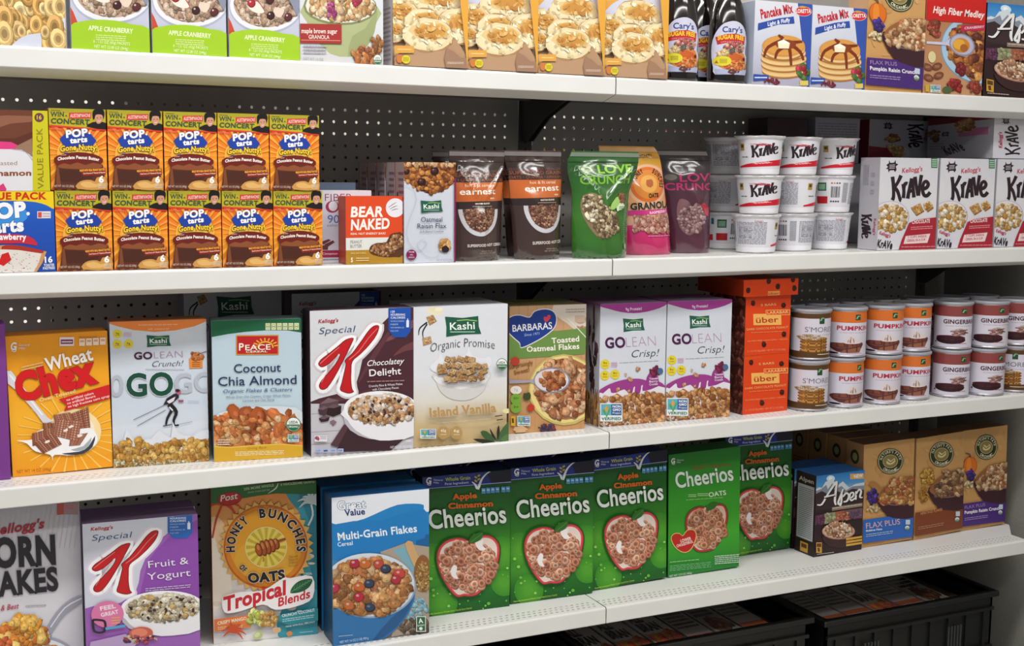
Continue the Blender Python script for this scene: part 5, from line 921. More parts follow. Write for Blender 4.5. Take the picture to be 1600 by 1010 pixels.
def art_fibermed(A):
    A.frame((665, -230), (1235, -215), (600, 880), (1195, 890)); A.fill('b8845c'); A.grad([(0, 'c8211f'), (37, 'c8211f')], n=1); A.grad([(37, 'b07a54'), (100, 'c09068')])
    A.ell(1230, 420, 450, 360, '7894ac', n=48); A.ell(1232, 416, 440, 350, 'a8c4dc', n=48); A.ell(1236, 416, 385, 298, '8a5c3c', n=44)
    A.bits(1090, 440, 260, 280, 130, 55, ['c88440', 'a86830', 'b8743c', '8a4c2c', 'd89c58', '6a3428'], seed=7, rect=True, inside=lambda x, y: ((x-1236)/385)**2+((y-416)/298)**2 < .95 and y > 210)
    A.R(0, 0, 100, 37, 'c8211f')
    A.text('High Fiber Medley', 705, 98, 1212, 122, 62, 'f2e8e4', bold=.035, shear=.2); A.poly([(985, 200), (1240, 180), (1230, 240), (975, 258)], 'b8284c'); A.text('CRANBERRY', 1015, 238, 1215, 212, 22, 'f0c8d0', bold=.03, shear=.2)
    A.bits(1000, 620, 60, 50, 6, 38, ['7a2028'], seed=8); A.poly([(640, 370), (830, 372), (870, 330), (900, 420), (840, 400), (640, 395)], 'c8c4d8'); A.ell(990, 390, 130, 108, '8c8ca4', rot=.3); A.ell(990, 388, 116, 94, 'b8b4cc', rot=.3); A.ell(980, 395, 86, 72, 'c8862c'); A.ell(960, 385, 60, 50, 'e0a840'); A.ell(1010, 420, 40, 40, 'a8622c')
    A.bits(720, 240, 50, 60, 20, 38, ['8a2c28', '744028', 'a85040'], seed=9); A.ell(690, 520, 38, 56, 'd8cc98')
    for x, y in ((645, 620), (740, 610), (655, 725), (755, 700)): A.ell(x, y, 52, 34, '6a3824', rot=-.4 if x > 700 else .4); A.ell(x, y, 44, 28, '7c4a34', rot=-.4 if x > 700 else .4); A.greek(x-22, y-12, x+22, y+12, 2, 'b88a70')
    A.bits(920, 790, 60, 60, 16, 34, ['a03028', '8a2424'], seed=4); A.ell(840, 840, 50, 36, '4c6038'); nongmo(A, 670, 795, 770, 870); A.rect(618, 795, 655, 865, 'c8a030'); A.bits(1110, 800, 60, 50, 12, 34, ['a84838', '8c382c'], seed=5)
def art_syruplabel(A):
    # frame is the label oval of the near bottle; face coordinates wrap the bottle front
    A.frame((160, 205), (575, 205), (160, 800), (575, 800))
    P = [(370, 208), (440, 215), (500, 250), (545, 320), (568, 420), (575, 560), (565, 700), (548, 806), (370, 800), (200, 798), (180, 720), (165, 600), (166, 470), (185, 370), (225, 290), (280, 235)]
    A.poly(P, 'c8c8dc', 2)
    A.text("Cary's", 262, 334, 498, 336, 62, '2a3c80', bold=.035, arc=4); A.poly([(195, 385), (300, 352), (420, 345), (538, 372), (528, 465), (420, 448), (320, 450), (215, 470)], 'b82c2c', 1); A.text('SUGAR FREE', 216, 418, 518, 418, 46, 'f0c030', bold=.07, arc=14); A.text('LOW CALORIE SYRUP', 250, 448, 500, 444, 13, 'f0a0b0', bold=.02, arc=6)
    A.poly([(215, 560), (300, 530), (420, 555), (520, 560), (555, 660), (540, 730), (400, 760), (280, 735), (210, 680)], 'd08040', 2); A.poly([(350, 560), (500, 590), (540, 700), (450, 740), (360, 640)], 'c05c28', 2); A.bits(400, 500, 120, 60, 60, 22, ['b86058', 'a04c44', 'c88c78', '5a6050', 'd8a890'], seed=4); A.bits(420, 690, 130, 50, 30, 30, ['d87838', 'e0a060', 'c86030'], seed=5); A.bits(270, 560, 60, 30, 14, 26, ['e0c080', 'e8d0a0'], seed=6); A.ell(525, 625, 16, 20, '5a1820')
    A.poly([(190, 735), (290, 740), (420, 760), (552, 740), (546, 800), (200, 795)], 'a8acc8', 1); A.bits(400, 765, 60, 24, 10, 20, ['e0b890', '6a4040'], seed=8)
    A.ell(270, 650, 98, 55, 'd8cc30', n=28); A.poly([(188, 676), (208, 640), (230, 676)], 'b8602c'); A.greek(240, 625, 320, 675, 4, '7a7420')
def wrap_art(kind):
    def f(A):
        # the face runs round the whole can; the frame below stretches the picture over the aisle side
        k_ = dict(pumpkin=('cf6c2c', 'PUMPKIN PIE', 'a8243c', 26), ginger=('86403f', 'GINGERBREAD', '4a2430', 26), smores=('553a1e', "S'MORES", '6a6470', 12))[kind]
        A.fill('cfcbd8'); A.R(0, 0, 100, k_[3], k_[0])
        if kind == 'smores': A.R(0, 86, 100, 100, k_[0])
        else: A.R(0, 0, 30, 100, k_[0]); A.R(88, 0, 100, 100, k_[0])
        A.frame((16.26, 0), (90.12, 0), (16.26, 100), (90.12, 100))
        t = kind == 'smores'
        A.rect(58.5, 9 if t else 7, 62, 24 if t else 20, '24482c'); A.line([(59.3, 17), (60.4, 10), (61.6, 12)], 1.0, '8ab088', 3)
        if t: A.text(k_[1], 50, 42, 69.5, 42, 11, k_[2], bold=0)
        else: A.text(k_[1], 47.3, 43, 78 if kind == 'pumpkin' else 74, 43, 9.5, k_[2], bold=.05)
        A.greek(49, 47, 72, 50, 1, 'b0a0ac')
        if t:
            for j in range(5): A.ell(56, 84-j*6.5, 9.0, 5.2, '6a4018', n=22); A.ell(56, 82.5-j*6.5, 8.7, 4.2, ('b8843c', '94602a')[j % 2], n=22)
            A.bits(53, 54, 6, 6, 18, 2.2, ['d8c8b8', 'b09068'], seed=4, sq=2); A.greek(58, 90, 68, 94, 1, 'd8c8b0')
        elif kind == 'pumpkin':
            A.poly([(41, 80), (44, 73), (52, 72), (62, 70), (65, 76), (60, 92), (48, 93)], '5a2c28', 2); A.poly([(42, 78), (50, 72), (62, 71), (55, 82)], '7c4434', 1); A.line([(42, 80), (52, 84), (64, 74)], .6, 'a87058', 3); A.poly([(52, 88), (64, 80), (62, 94), (50, 95)], '8a5a44', 1)
            A.poly([(52, 72), (53, 60), (57, 53), (59, 62), (62, 64), (63, 72), (57, 74)], 'd4c8c8', 3); A.poly([(54, 70), (56, 58), (58, 64), (58, 72)], '9a7a70', 2); A.greek(54, 94, 64, 97, 1, 'c88098'); A.ell(45, 96, 4, 2.2, '2a2028')
        else:
            A.ell(52, 82, 10, 10, '2e1418', n=26); A.ell(52, 77, 9.8, 6, '56202a', n=26); A.ell(52, 77, 8.4, 4.6, '3c161c', n=22); A.bits(57.5, 63, 3.5, 9, 26, 1.9, ['b08480', 'd0b8b0', '8a5c54'], seed=6, sq=2.2); A.ell(42, 88, .7, 2, '404040'); A.greek(56, 89, 63, 92, 1, 'a85868')
    return f
def cup_art(A):
    A.fill('d6d5dc')
    A.frame((18.68, 0), (77.85, 0), (18.68, 100), (77.85, 100))
    krave_word(A, 44.6, 58, 57, 48, 36, wd=1.15); A.text("Kellogg's", 48, 22, 53.5, 18, 8, 'b82840', bold=.05, shear=.2)
    A.rect(38.6, 14, 41, 38, 'a8883c'); A.rect(39.1, 18, 40.5, 28, '4a3c20'); critter(A, 41.0, 60, 2.3); A.rect(60.4, 8, 61.8, 30, '2a6c7c')
    A.poly([(37, 92), (42, 84), (48, 77), (55, 71), (61, 66), (61, 88), (50, 92), (37, 97)], 'c41c2c'); A.text('CHOCOLATE', 46.5, 84, 54.5, 79, 7, 'f4e0e0', bold=.04, shear=.2)
    A.frame((0, 0), (100, 0), (0, 100), (100, 100))
    A.greek(2, 12, 26, 90, 17, '6a6a78', th=.45); A.R(3, 24, 16, 70, 'd0d0d8'); A.greek(3.5, 26, 15.5, 69, 11, '70707c'); A.text("Kellogg's", 17, 12, 23, 12, 6, 'b82840')
    A.R(75.5, 12, 82.5, 42, '2a6444'); A.greek(76.4, 18, 81.6, 38, 4, 'b8d8c0'); A.R(74.5, 62, 83.5, 88, 'b01c28')
    r = random.Random(6); x = 86
    while x < 93: wv = r.choice([.25, .5, .38]); A.R(x, 26, x+wv, 66, '303038'); x += wv+r.choice([.25, .42])
    for k in range(4): A.ell(86.5+k*1.9, 14, .7, 2.8, ['a8483c', 'c88850', '8a3030', '404048'][k], n=8); A.ell(86.3+k*1.9, 80, .8, 3.2, '3a3a42', n=8)
    A.greek(95, 12, 99.8, 84, 15, '70707c')
def art_earnest(A, first=0):
    A.frame((385, 88), (715, 95), (440, 738), (712, 738))
    if first: A.frame((428, 88), (764, 92), (433, 738), (742, 738))
    A.grad([(0, '4c3634'), (4, '3a2826'), (16, '2e201f'), (30, '3c2a28'), (100, '44322f')], 0, 100)
    A.rect(300, 108, 800, 114, '2a1c1c'); A.text('MINDFULLY CRAFTED', 430, 128, 640, 128, 12, '8a4834')
    A.text('VEGAN • WHEAT FREE • NON GMO', 400, 228, 720, 228, 16, '6a4438', bold=.01); A.text('SUPERFOOD GRAINS', 402, 254, 730, 254, 22, '8a4c30', bold=.02); A.text('OATS • QUINOA • AMARANTH', 402, 282, 745, 280, 18, '8a4c30', bold=.02)
    A.poly([(300, 290), (800, 288), (800, 398), (560, 402), (300, 408)], 'c0622c'); A.text('hot & fit cereal', 510, 316, 668, 314, 19, 'e8ceb4', bold=.01); A.text('earnest', 480, 362, 692, 358, 36, 'f2ece0', bold=.02); A.text('eats', 656, 388, 684, 388, 12, 'e8d8c0', bold=.03)
    A.poly([(300, 408), (560, 402), (800, 398), (800, 444), (300, 446)], '2e201f'); A.text('MAYAN BLEND', 562, 420, 652, 418, 9, 'e8dcd0', bold=.03); A.greek(545, 426, 664, 436, 1, 'a08878')
    A.ell(588, 448, 118, 154, 'c8c6cc', a0=0, a1=180, n=30); A.ell(588, 448, 96, 130, '6a4034', a0=0, a1=180, n=30)
    A.bits(588, 512, 92, 66, 190, 9, ['8a5c48', '74483a', 'a07458', '5c382e', 'b89070'], 'cluster', seed=5, rect=True, inside=lambda x, y: ((x-588)/92)**2+((y-446)/126)**2 < 1)
    A.text('SUPERFOOD HOT CEREAL', 512, 662, 730, 655, 15, 'e4dad4', bold=.03); A.text('MADE IN THE USA', 590, 688, 662, 688, 7, 'b0a098'); A.text('NET WT 14.0 OZ (397g)', 582, 700, 680, 698, 8, 'b0a098')
def art_green(A):
    A.frame((690, 95), (1148, 95), (735, 735), (1072, 735)); A.grad([(0, '2e6428'), (12, '235422'), (40, '2c6420'), (62, '3c7626'), (100, '2f6424')])
    A.rect(600, 118, 1250, 124, '2c5c28'); A.ell(808, 236, 52, 44, '2c4a26'); A.ell(808, 236, 46, 38, '5c7c4c'); A.ell(808, 236, 34, 24, 'a0b48c'); A.line([(786, 244), (808, 228), (830, 236)], 7, '3c5a30', 3)
    A.text('LOVE', 874, 262, 1096, 250, 58, '8cc43c', bold=.035, out='5c9430', ow=.01); A.text('CRUNCH', 760, 336, 1090, 326, 56, '74b030', bold=.03, out='5c9430', ow=.01)
    Hh = [(860, 640), (800, 580), (762, 500), (762, 430), (800, 396), (850, 398), (878, 440), (888, 480), (930, 500), (975, 520), (988, 560), (960, 600), (900, 630)]
    A.poly(grow(Hh, 5), '4c6a30', 3); A.poly(Hh, '8a7458', 3); A.bits(868, 520, 118, 116, 260, 12, ['a08a68', '8a7050', 'b8a480', '6c5438', 'cdbf9c', '5c4630'], 'cluster', seed=7, rect=True, inside=lambda x, y: (x < 880 and y > 405 and y < 470+ (x-762)*1.6 and x > 768) or (x >= 855 and y > 440+(x-855)*.55 and y < 650-(x-855)*.35))
    A.bits(830, 500, 50, 60, 8, 15, ['e0d8bc'], seed=8); A.poly([(985, 500), (990, 460), (1030, 450), (1050, 475)], 'd8e4c8', 2); A.poly([(930, 480), (980, 420), (1020, 410), (1000, 460), (960, 490)], '9cc468', 2); A.bits(1038, 420, 32, 28, 18, 13, ['7a4a30', '905c3c'], 'cluster', seed=9)
    A.ell(1034, 682, 9, 14, '8ab078'); A.greek(1000, 470, 1060, 640, 18, '48803a')
def art_hbgran(A):
    A.frame((850, 60), (1225, 70), (1010, 705), (1330, 705))
    A.grad([(0, 'c8901c'), (16, 'd09a20'), (17, 'dc9848'), (60, 'd8a070'), (72, 'd8a090'), (73, 'c82c6c'), (100, 'b8205c')])
    A.text("JUST RIGHT!", 1020, 150, 1188, 142, 24, '4a2c14', bold=.04)
    A.ell(1150, 310, 130, 125, 'e0b08c', n=40); A.ell(1150, 310, 112, 108, 'd86c24', n=40); A.ell(1150, 310, 92, 88, 'dc8838', n=36); A.ell(1155, 308, 56, 54, 'e4a850', n=28); A.ell(1160, 306, 26, 26, 'b05c28', wob=.15)
    A.ctext('BUNCHES', 1150, 312, 78, 292, 372, 30, '241a14', bold=.06); A.ctext('HONEY', 1150, 312, 78, 190, 250, 26, '241a14', bold=.06); A.text('OATS', 1150, 392, 1216, 388, 24, '241a14', bold=.06); A.text('GRANOLA', 1040, 460, 1308, 448, 36, '241a14', bold=.07, out='e8d0b8', ow=.02)
    A.poly([(1000, 466), (1310, 456), (1310, 482), (1000, 494)], 'c0307c'); A.text('RASPBERRY', 1150, 486, 1276, 476, 14, 'f0c8dc', bold=.04)
    A.bits(1190, 540, 130, 46, 90, 17, ['c89080', 'b87868', 'd8b0a0', 'a86850'], 'cluster', seed=3, rect=True); A.greek(1140, 600, 1310, 612, 1, 'd878a0')
def art_darklove(A):
    A.frame((1215, 70), (1520, 65), (1290, 690), (1532, 690))
    A.grad([(0, '2a1e20'), (25, '32202a'), (50, '4a2434'), (100, '54283a')])
    A.ell(1300, 262, 46, 34, '3c3430'); A.ell(1300, 262, 32, 20, '6a625c'); A.text('LOVE', 1345, 290, 1560, 282, 52, 'a8245c', bold=.03); A.text('CRUNCH', 1270, 345, 1590, 340, 44, 'a8245c', bold=.03)
    A.poly([(1340, 400), (1385, 410), (1410, 450), (1450, 430), (1490, 450), (1496, 500), (1450, 560), (1390, 600), (1340, 560), (1325, 470)], '7a5458', 3); A.bits(1410, 505, 76, 82, 110, 13, ['9a7878', '846064', 'b09090', '6a484c'], 'cluster', seed=5)
    A.poly([(1460, 440), (1470, 420), (1490, 430), (1512, 450), (1510, 500), (1490, 490)], 'a82838', 2)
def side_krave_front(A):
    A.fill('cccad2'); A.H = homog([(0, 0), (100, 0), (0, 70), (100, 70)], [(0, 100), (0, 0), (100, 100), (100, 0)])
    krave_word(A, 8, 50, 78, 46, 24); critter(A, 88, 22, 9); A.text("Kellogg's", 24, 18, 62, 15, 7, 'b83058', bold=.04, shear=.2)

# ---------------------------------------------------------------- building shell
def struct(name, a, b, m):
    bm = bmesh.new(); addbox(bm, a, b); return props(bmobj(name, bm, m), kind='structure')
struct('floor', (-4, -4, -.05), (1.42, 5.1, 0), FLOORM)
struct('ceiling', (-4, -4, 3.0), (1.42, 5.1, 3.05), CEILM)
struct('wall_right', (1.32, -4, 0), (1.42, 5.1, 3.0), WALLM)
struct('wall_back', (-4, 5.1, 0), (1.42, 5.2, 3.0), mat('pale_wall', 'dcdad4', rough=.8, noise=.1))

# ---------------------------------------------------------------- shelving
ZA, ZB, ZC, ZD = 1.695, 1.330, .970, .594
def dz(s, X):
    if s == 'A': return ZA-(.005 if X < 0 else .004)*X/1.2
    if s == 'B': return ZB+(.004*X/1.2 if X > 0 else 0)
    return {'C': ZC, 'D': ZD}[s]
HALF = 1.219
XR = 1.286
def perf_strip(bm, x0, x1, rows, pitch, sx, sy, y0, y1, stag):
    """a flat strip with real slots punched through it"""
    ys = [y0]; 
    n = len(rows); cut = [y0]+[(rows[i]+rows[i+1])/2 for i in range(n-1)]+[y1]
    nx = int((x1-x0)/pitch)
    for j, ry in enumerate(rows):
        a, b = cut[j], cut[j+1]; px = x0
        for i in range(nx):
            cx = x0+(i+.5)*pitch+stag[j]; cx = min(max(cx, px+sx/2+.0004), x1-sx/2-.0004); nxt = x1 if i == nx-1 else x0+(i+1)*pitch+stag[j]
            L, R_, D, U = cx-sx/2, cx+sx/2, ry-sy/2, ry+sy/2
            for q in (((px, a), (nxt, a), (nxt, D), (px, D)), ((px, U), (nxt, U), (nxt, b), (px, b)), ((px, D), (L, D), (L, U), (px, U)), ((R_, D), (nxt, D), (nxt, U), (R_, U))):
                quadf(bm, [(x, y, 0) for x, y in q])
            for p, q in (((L, D), (R_, D)), ((R_, D), (R_, U)), ((R_, U), (L, U)), ((L, U), (L, D))): quadf(bm, [(*p, 0), (*q, 0), (*q, -.0012), (*p, -.0012)])
            px = nxt
def make_shelf(s, x0, x1, label, right):
    z = {'A': ZA, 'B': ZB, 'C': ZC, 'D': ZD}[s]
    root = bpy.data.objects.new('metal_shelf', None); COL.objects.link(root); root.location = (x0, 0, dz(s, x0)); W = x1-x0
    root.rotation_euler = (0, -math.atan2(dz(s, x1)-dz(s, x0), W), 0)
    props(root, label, 'shelf', 'white enamelled metal shelves')
    bm = bmesh.new()
    f = .0505
    if s == 'A': addbox(bm, (0, .004, -.0012), (W, f, 0))
    else: perf_strip(bm, 0, W, (.0175, .030, .0425), .0127, (.0064), .0038, .004, f, (0, .0042, -.0030))
    WB = XR-x0 if right else W
    bm.faces.new([bm.verts.new(p) for p in ((0, f, 0), (W, f, 0), (WB, .12, 0), (WB, .40, 0), (0, .40, 0))])
    addbox(bm, (0, f, -.0035), (W, .40, -.0015))
    bmobj('deck', bm, WHITE, root)
    bm = bmesh.new()
    prof = [(.004, 0), (.0015, -.0008), (.0003, -.003), (0, -.005), (0, -.0335), (.001, -.035), (.050, -.047), (.050, -.0458), (.0018, -.0338), (.0012, -.005), (.004, -.0012)]
    prism(bm, prof, 0, 0, W)
    bmesh.ops.recalc_face_normals(bm, faces=bm.faces)
    bmobj('front_lip', bm, WHITE, root)
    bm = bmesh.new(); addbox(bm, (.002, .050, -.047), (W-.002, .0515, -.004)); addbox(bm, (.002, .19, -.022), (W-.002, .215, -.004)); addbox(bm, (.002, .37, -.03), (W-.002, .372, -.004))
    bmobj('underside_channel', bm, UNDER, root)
    for xb in (.004, W-.007):
        bm = bmesh.new(); prism(bm, [(.0525, -.006), (.40, -.006), (.412, -.012), (.412, -.12), (.385, -.12), (.30, -.07), (.19, -.034), (.0625, -.026)], 0, xb, xb+.003)
        bmesh.ops.recalc_face_normals(bm, faces=bm.faces); bmobj('bracket', bm, STEEL, root)
    return root
ORD = {'A': 'top', 'B': 'second', 'C': 'third', 'D': 'fourth'}
HOLD = {'A': ('hot cereal boxes and biscuit mixes', 'syrup bottles and pancake mixes'), 'B': ('stacked toaster pastry boxes', 'white cereal cups'), 'C': ('orange wheat squares box', 'round cereal canisters'), 'D': ('blue multi-grain flakes box', 'small brown muesli boxes')}
for s in 'ABCD':
    make_shelf(s, -HALF, -.0012, f'left white metal shelf, {ORD[s]} from above, holding the {HOLD[s][0]}', False)
    make_shelf(s, .0012, HALF, f'right white metal shelf, {ORD[s]} from above, holding the {HOLD[s][1]}', True)
# base decks with kick plates
for x0, x1, side in ((-HALF, -.0012, 'left'), (.0012, HALF, 'right')):
    bm = bmesh.new(); addbox(bm, (x0, -.02, .15), (x1, .41, .165), .001); o = bmobj('base_shelf', bm, STEEL)
    props(o, f'dark base shelf of the shelving on the {side} half, carrying the black crates', 'shelf')
    bm = bmesh.new(); addbox(bm, (x0, .0, 0), (x1, .01, .15)); bmobj('kick_plate', bm, STEEL, o)
for X, t in ((-HALF, 'left edge of the shelving'), (0, 'centre joint of the shelves'), (HALF, 'right end of the shelving')):
    bm = bmesh.new(); addbox(bm, (X-.0175, .4125, 0), (X+.0175, .446, 2.05), .001); o = bmobj('upright_post', bm, STEEL)
    props(o, f'dark slotted steel upright post at the {t}', 'post', 'shelving upright posts')
    bm = bmesh.new()
    for k in range(70): addbox(bm, (X-.0015, .4117, .2+k*.0254), (X+.0015, .4124, .214+k*.0254))
    bmobj('slot_row', bm, mat('black_slot', '050505', rough=.9), o)
def pegboard(x0, x1, label):
    bm = bmesh.new(); p = .0254; cx = (x0+x1)/2; n = 45; r = .0034; z0, z1 = .0, 2.0
    zs = [1.634-k*p for k in range(52)]; ztop = zs[0]+p/2; zbot = zs[-1]-p/2; xa = cx-n/2*p; xb = cx+n/2*p
    Y = .414
    G = {}
    def vt(x, z):
        k = (round(x, 5), round(z, 5))
        if k not in G: G[k] = bm.verts.new((x, Y, z))
        return G[k]
    for i in range(n):
        for z in zs:
            x = xa+(i+.5)*p; h = p/2
            c8 = [(x+r*math.cos(math.pi/8+k*math.pi/4), z+r*math.sin(math.pi/8+k*math.pi/4)) for k in range(8)]
            C_ = [vt(*c) for c in c8]
            co = [vt(x+h, z+h), vt(x-h, z+h), vt(x-h, z-h), vt(x+h, z-h)]
            # octagon vertices 0..7 start at 22.5 degrees
            for q in range(4):
                a, b = C_[2*q], C_[2*q+1]; bm.faces.new((co[q], b, a)); bm.faces.new((co[q], co[(q+1) % 4], C_[(2*q+2) % 8], b))
            # thickness of the board round each hole
            Bk = [bm.verts.new((c[0], Y+.003, c[1])) for c in c8]
            for q in range(8): bm.faces.new((C_[q], C_[(q+1) % 8], Bk[(q+1) % 8], Bk[q]))
    for a, b in (((x0, zbot), (xa, ztop)), ((xb, zbot), (x1, ztop)), ((x0, ztop), (x1, z1)), ((x0, z0), (x1, zbot))):
        quadf(bm, [(a[0], Y, a[1]), (b[0], Y, a[1]), (b[0], Y, b[1]), (a[0], Y, b[1])])
    for f in bm.faces: pass
    bmesh.ops.recalc_face_normals(bm, faces=bm.faces)
    props(bmobj('pegboard_panel', bm, PEG), label, 'pegboard')
pegboard(-HALF+.017, -.018, 'grey perforated pegboard panel behind the shelves left of the centre post')
pegboard(.018, HALF-.017, 'grey perforated pegboard panel behind the shelves right of the centre post')
bm = bmesh.new(); addbox(bm, (HALF+.018, .414, 0), (1.318, .42, 2.0)); addbox(bm, (1.306, .05, 0.0), (1.319, .414, 1.9))
props(bmobj('end_filler_panel', bm, WALLM), 'grey filler panel closing the gap between shelving and right wall', 'panel')
# far side of the gondola: seen only through the holes
for z, x0, x1 in ((1.655, -.655, .02), (1.30, -1.22, 1.22), (.90, -1.22, 1.22), (.5, -1.22, 1.22)):  # topmost slab is added to block overhead light behind the pegboard
    bm = bmesh.new(); addbox(bm, (x0, .448, z-.02), (x1, .80, z)); props(bmobj('rear_shelf', bm, WHITE), 'white shelf of the next aisle, seen only through the pegboard holes', 'shelf', 'rear shelves of the next aisle')
for k, (x0, x1, top, c) in enumerate(((-1.2, -1.075, 1.615, 'c8c8c0'), (-1.07, -1.02, 1.61, 'a03030'), (-1.015, -.88, 1.615, '9a9488'), (-.875, -.66, 1.66, '282828'), (-.655, -.42, 1.572, '6a6a68'), (-.415, -.18, 1.572, '585450'), (-.175, .02, 1.572, '4a4845'), (.03, .165, 1.568, 'd0b830'), (.17, .38, 1.615, '383838'), (.385, .60, 1.615, 'a84050'), (.605, .83, 1.615, '3a3a3a'), (.835, 1.2, 1.66, '3a3a3a'))):
    bm = bmesh.new(); addbox(bm, (x0, .449, 1.3005), (x1, .60, top), .001)
    props(bmobj('rear_carton', bm, mat('rear_pack_'+c, c, rough=.5, noise=.2, nscale=20)), 'plain carton backs of the next aisle, seen only through the pegboard holes', 'box', 'cartons on the rear shelves')
for z, spans in ((.9005, ((-1.04, -.7, .375), (-.695, -.3, .375), (-.295, .1, .375), (.105, .40, .375), (.405, .70, .375), (.92, 1.2, .375))), (.5005, ((-1.2, -.8, .375), (-.795, -.3, .375), (-.295, .2, .375), (.205, .7, .375), (.705, 1.2, .375)))):
    for a, b, hh in spans:
        bm = bmesh.new(); addbox(bm, (a, .449, z), (b, .60, z+hh), .001)
        props(bmobj('rear_carton', bm, mat('rear_pack_b', '3a3836', rough=.5)), 'plain carton backs of the next aisle, seen only through the pegboard holes', 'box', 'cartons on the rear shelves')

# ---------------------------------------------------------------- cartons
CM = {}
def carton(key, w, d, h, front, cols, x, y, z, label, name='cereal_box', cat='cereal box', ang=0, lean=0, left=None, top=None, flp=None, group=None):
    if (key, w) not in CM: CM[(key, w)] = carton_mesh(key, w, d, h, front, cols, left, top)
    o = bpy.data.objects.new(name, CM[(key, w)]); COL.objects.link(o); place(o, x, y, z, ang, lean)
    props(o, label, cat, group)
    if flp: flap(o, w, d, h, flp)
    return o
WH = 'd2d2d8'
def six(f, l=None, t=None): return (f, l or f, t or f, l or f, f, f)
CT, DT = ZC+.0004, ZD+.0004
Y1 = .012
# --- top shelf
zA = lambda x: dz('A', x)+.0006
carton('loops', .158, .06, .26, art_loops, six('cdd0da'), -1.2, Y1, zA(-1.12), 'box picturing sugared oat rings, leftmost on the top shelf')
for k, x in enumerate((-1.033, -.9025, -.772)):
    carton('acran', .126, .07, .20, art_acran, six('c4c6d2'), x, Y1, zA(x+.06), 'lime green apple cranberry oatmeal box, ' + ('beside the oat rings box', 'middle one of the three', 'next to the maple granola box')[k], name='oatmeal_box', cat='oatmeal box', group='apple cranberry oatmeal boxes on the top shelf')
carton('granola', .157, .06, .25, art_granola, six('cfd0d6'), -.645, Y1, zA(-.56), 'white maple brown sugar granola box with a green bowl, top shelf', name='granola_box', cat='granola box')
for k, x in enumerate((-.470, -.3225, -.174, -.0265)):
    carton('biscuit', .146, .085, .29, art_biscuit, six('d0b890', 'c8c2c4'), x, Y1, zA(x+.07), 'baking mix box with golden biscuits and orange edge, ' + ('leftmost of the four', 'second of the four', 'third of the four', 'beside the syrup bottle')[k], name='baking_mix_box', cat='baking mix box', left=side_biscuit, group='baking mix boxes on the top shelf')
for k, x in enumerate((.342, .494)):
    carton('pancake', .150, .06, .176, art_pancake, six('c8ccd8', 'b4bcd0'), x, Y1, zA(x+.07), 'white and blue pancake mix box picturing a pancake stack, ' + ('beside the right syrup bottle', 'beside the pumpkin raisin cereal')[k], name='pancake_mix_box', cat='pancake mix box', group='pancake mix boxes on the top shelf')
for k, x in enumerate((.35, .50)):
    carton('pancakeb', .150, .06, .19, None, six('c0b8b0', 'b8bcc8', 'c8c0b8'), x, .10, zA(x+.07), 'pale pancake mix box half hidden behind the ' + ('left', 'right')[k]+' blue and white one', name='pancake_mix_box', cat='pancake mix box')
carton('np_purple', .166, .065, .26, lambda A: art_np(A, 'purple'), six('c8975c', 'b4885a'), .646, Y1, zA(.72), 'tan pumpkin raisin cereal box with purple panel on the top shelf', left=side_np)
carton('fibermed', .180, .065, .26, art_fibermed, six('b8845c', 'a03028'), .816, Y1, zA(.9), 'red and tan high fiber cranberry cereal box, top shelf')
carton('alpen_big', .198, .08, .216, art_alpen, six('2c1d1c', '2a1c1e', '3a78b8'), 1.002, Y1, zA(1.1), 'dark brown muesli box with snowy peaks, rightmost on top shelf', left=side_alpen)
# --- second shelf: toaster pastries
Y2 = .015; zB = lambda x: dz('B', x)+.0006
carton('straw', .152, .13, .134, art_straw, six('1c4fb0'), -1.221, Y2, zB(-1), 'blue strawberry toaster pastry value pack at the left edge, lower one', name='toaster_pastry_box', cat='toaster pastry box')
carton('cinn', .148, .13, .132, art_cinn, six('b4a06c'), -1.222, Y2, zB(-1)+.1345, 'yellow and white cinnamon pastry value pack on the blue strawberry one', name='toaster_pastry_box', cat='toaster pastry box')
NTH = ('first', 'second', 'third', 'fourth', 'fifth')
for r_ in (0, 1):
    for k in range(5):
        x = (-1.0675, -.9745, -.8815, -.789, -.6965)[k]-(.005 if r_ else 0)
        carton('pop', .0905, .1, .1355, art_pop, six('d8601c', 'a8401c', 'b8aa24'), x, Y2, zB(x)+(.1358 if r_ else 0), f'small orange chocolate peanut butter pastry box, {NTH[k]} from left in the {"upper" if r_ else "lower"} row', name='toaster_pastry_box', cat='toaster pastry box', group='orange toaster pastry boxes in two rows')
carton('fiber', .10, .05, .136, art_fiber, six('d0d4de', 'b8bcc8'), -.595, .062, zB(-.5), 'white 90 calorie fiber bar box between pastries and orange bar box', name='snack_bar_box', cat='snack bar box')
carton('fiberb', .10, .05, .15, None, ('6a7890', '8a8c98', '7a8aa0', '8a8c98', '8a8c98', '8a8c98'), -.60, .14, zB(-.5), 'dim grey-blue bar box standing behind the white fiber bar box', name='snack_bar_box', cat='snack bar box')
carton('bear', .112, .045, .126, art_bear, six('d9481f', 'b4472c', 'c8502c'), -.561, .0155, zB(-.5), 'orange peanut butter nut energy bar box with white hand lettering', name='snack_bar_box', cat='snack bar box')
carton('cookie', .1045, .05, .190, art_cookie, six('c8cdd9', 'a89c9c', 'b88058'), -.4475, .012, zB(-.4), 'tall white oatmeal raisin cookie box with large cookie picture, front one', name='cookie_box', cat='cookie box', left=side_cookie)
for k in range(4):
    carton('cookie', .1045, .05, .190, art_cookie, six('c8cdd9', 'a89c9c', 'b88058'), -.4475-.001*k, .064+.052*k, zB(-.4), f'white oatmeal raisin cookie box, {NTH[k]} in line behind the front one', name='cookie_box', cat='cookie box', left=side_cookie, group='cookie boxes in a line on the second shelf')
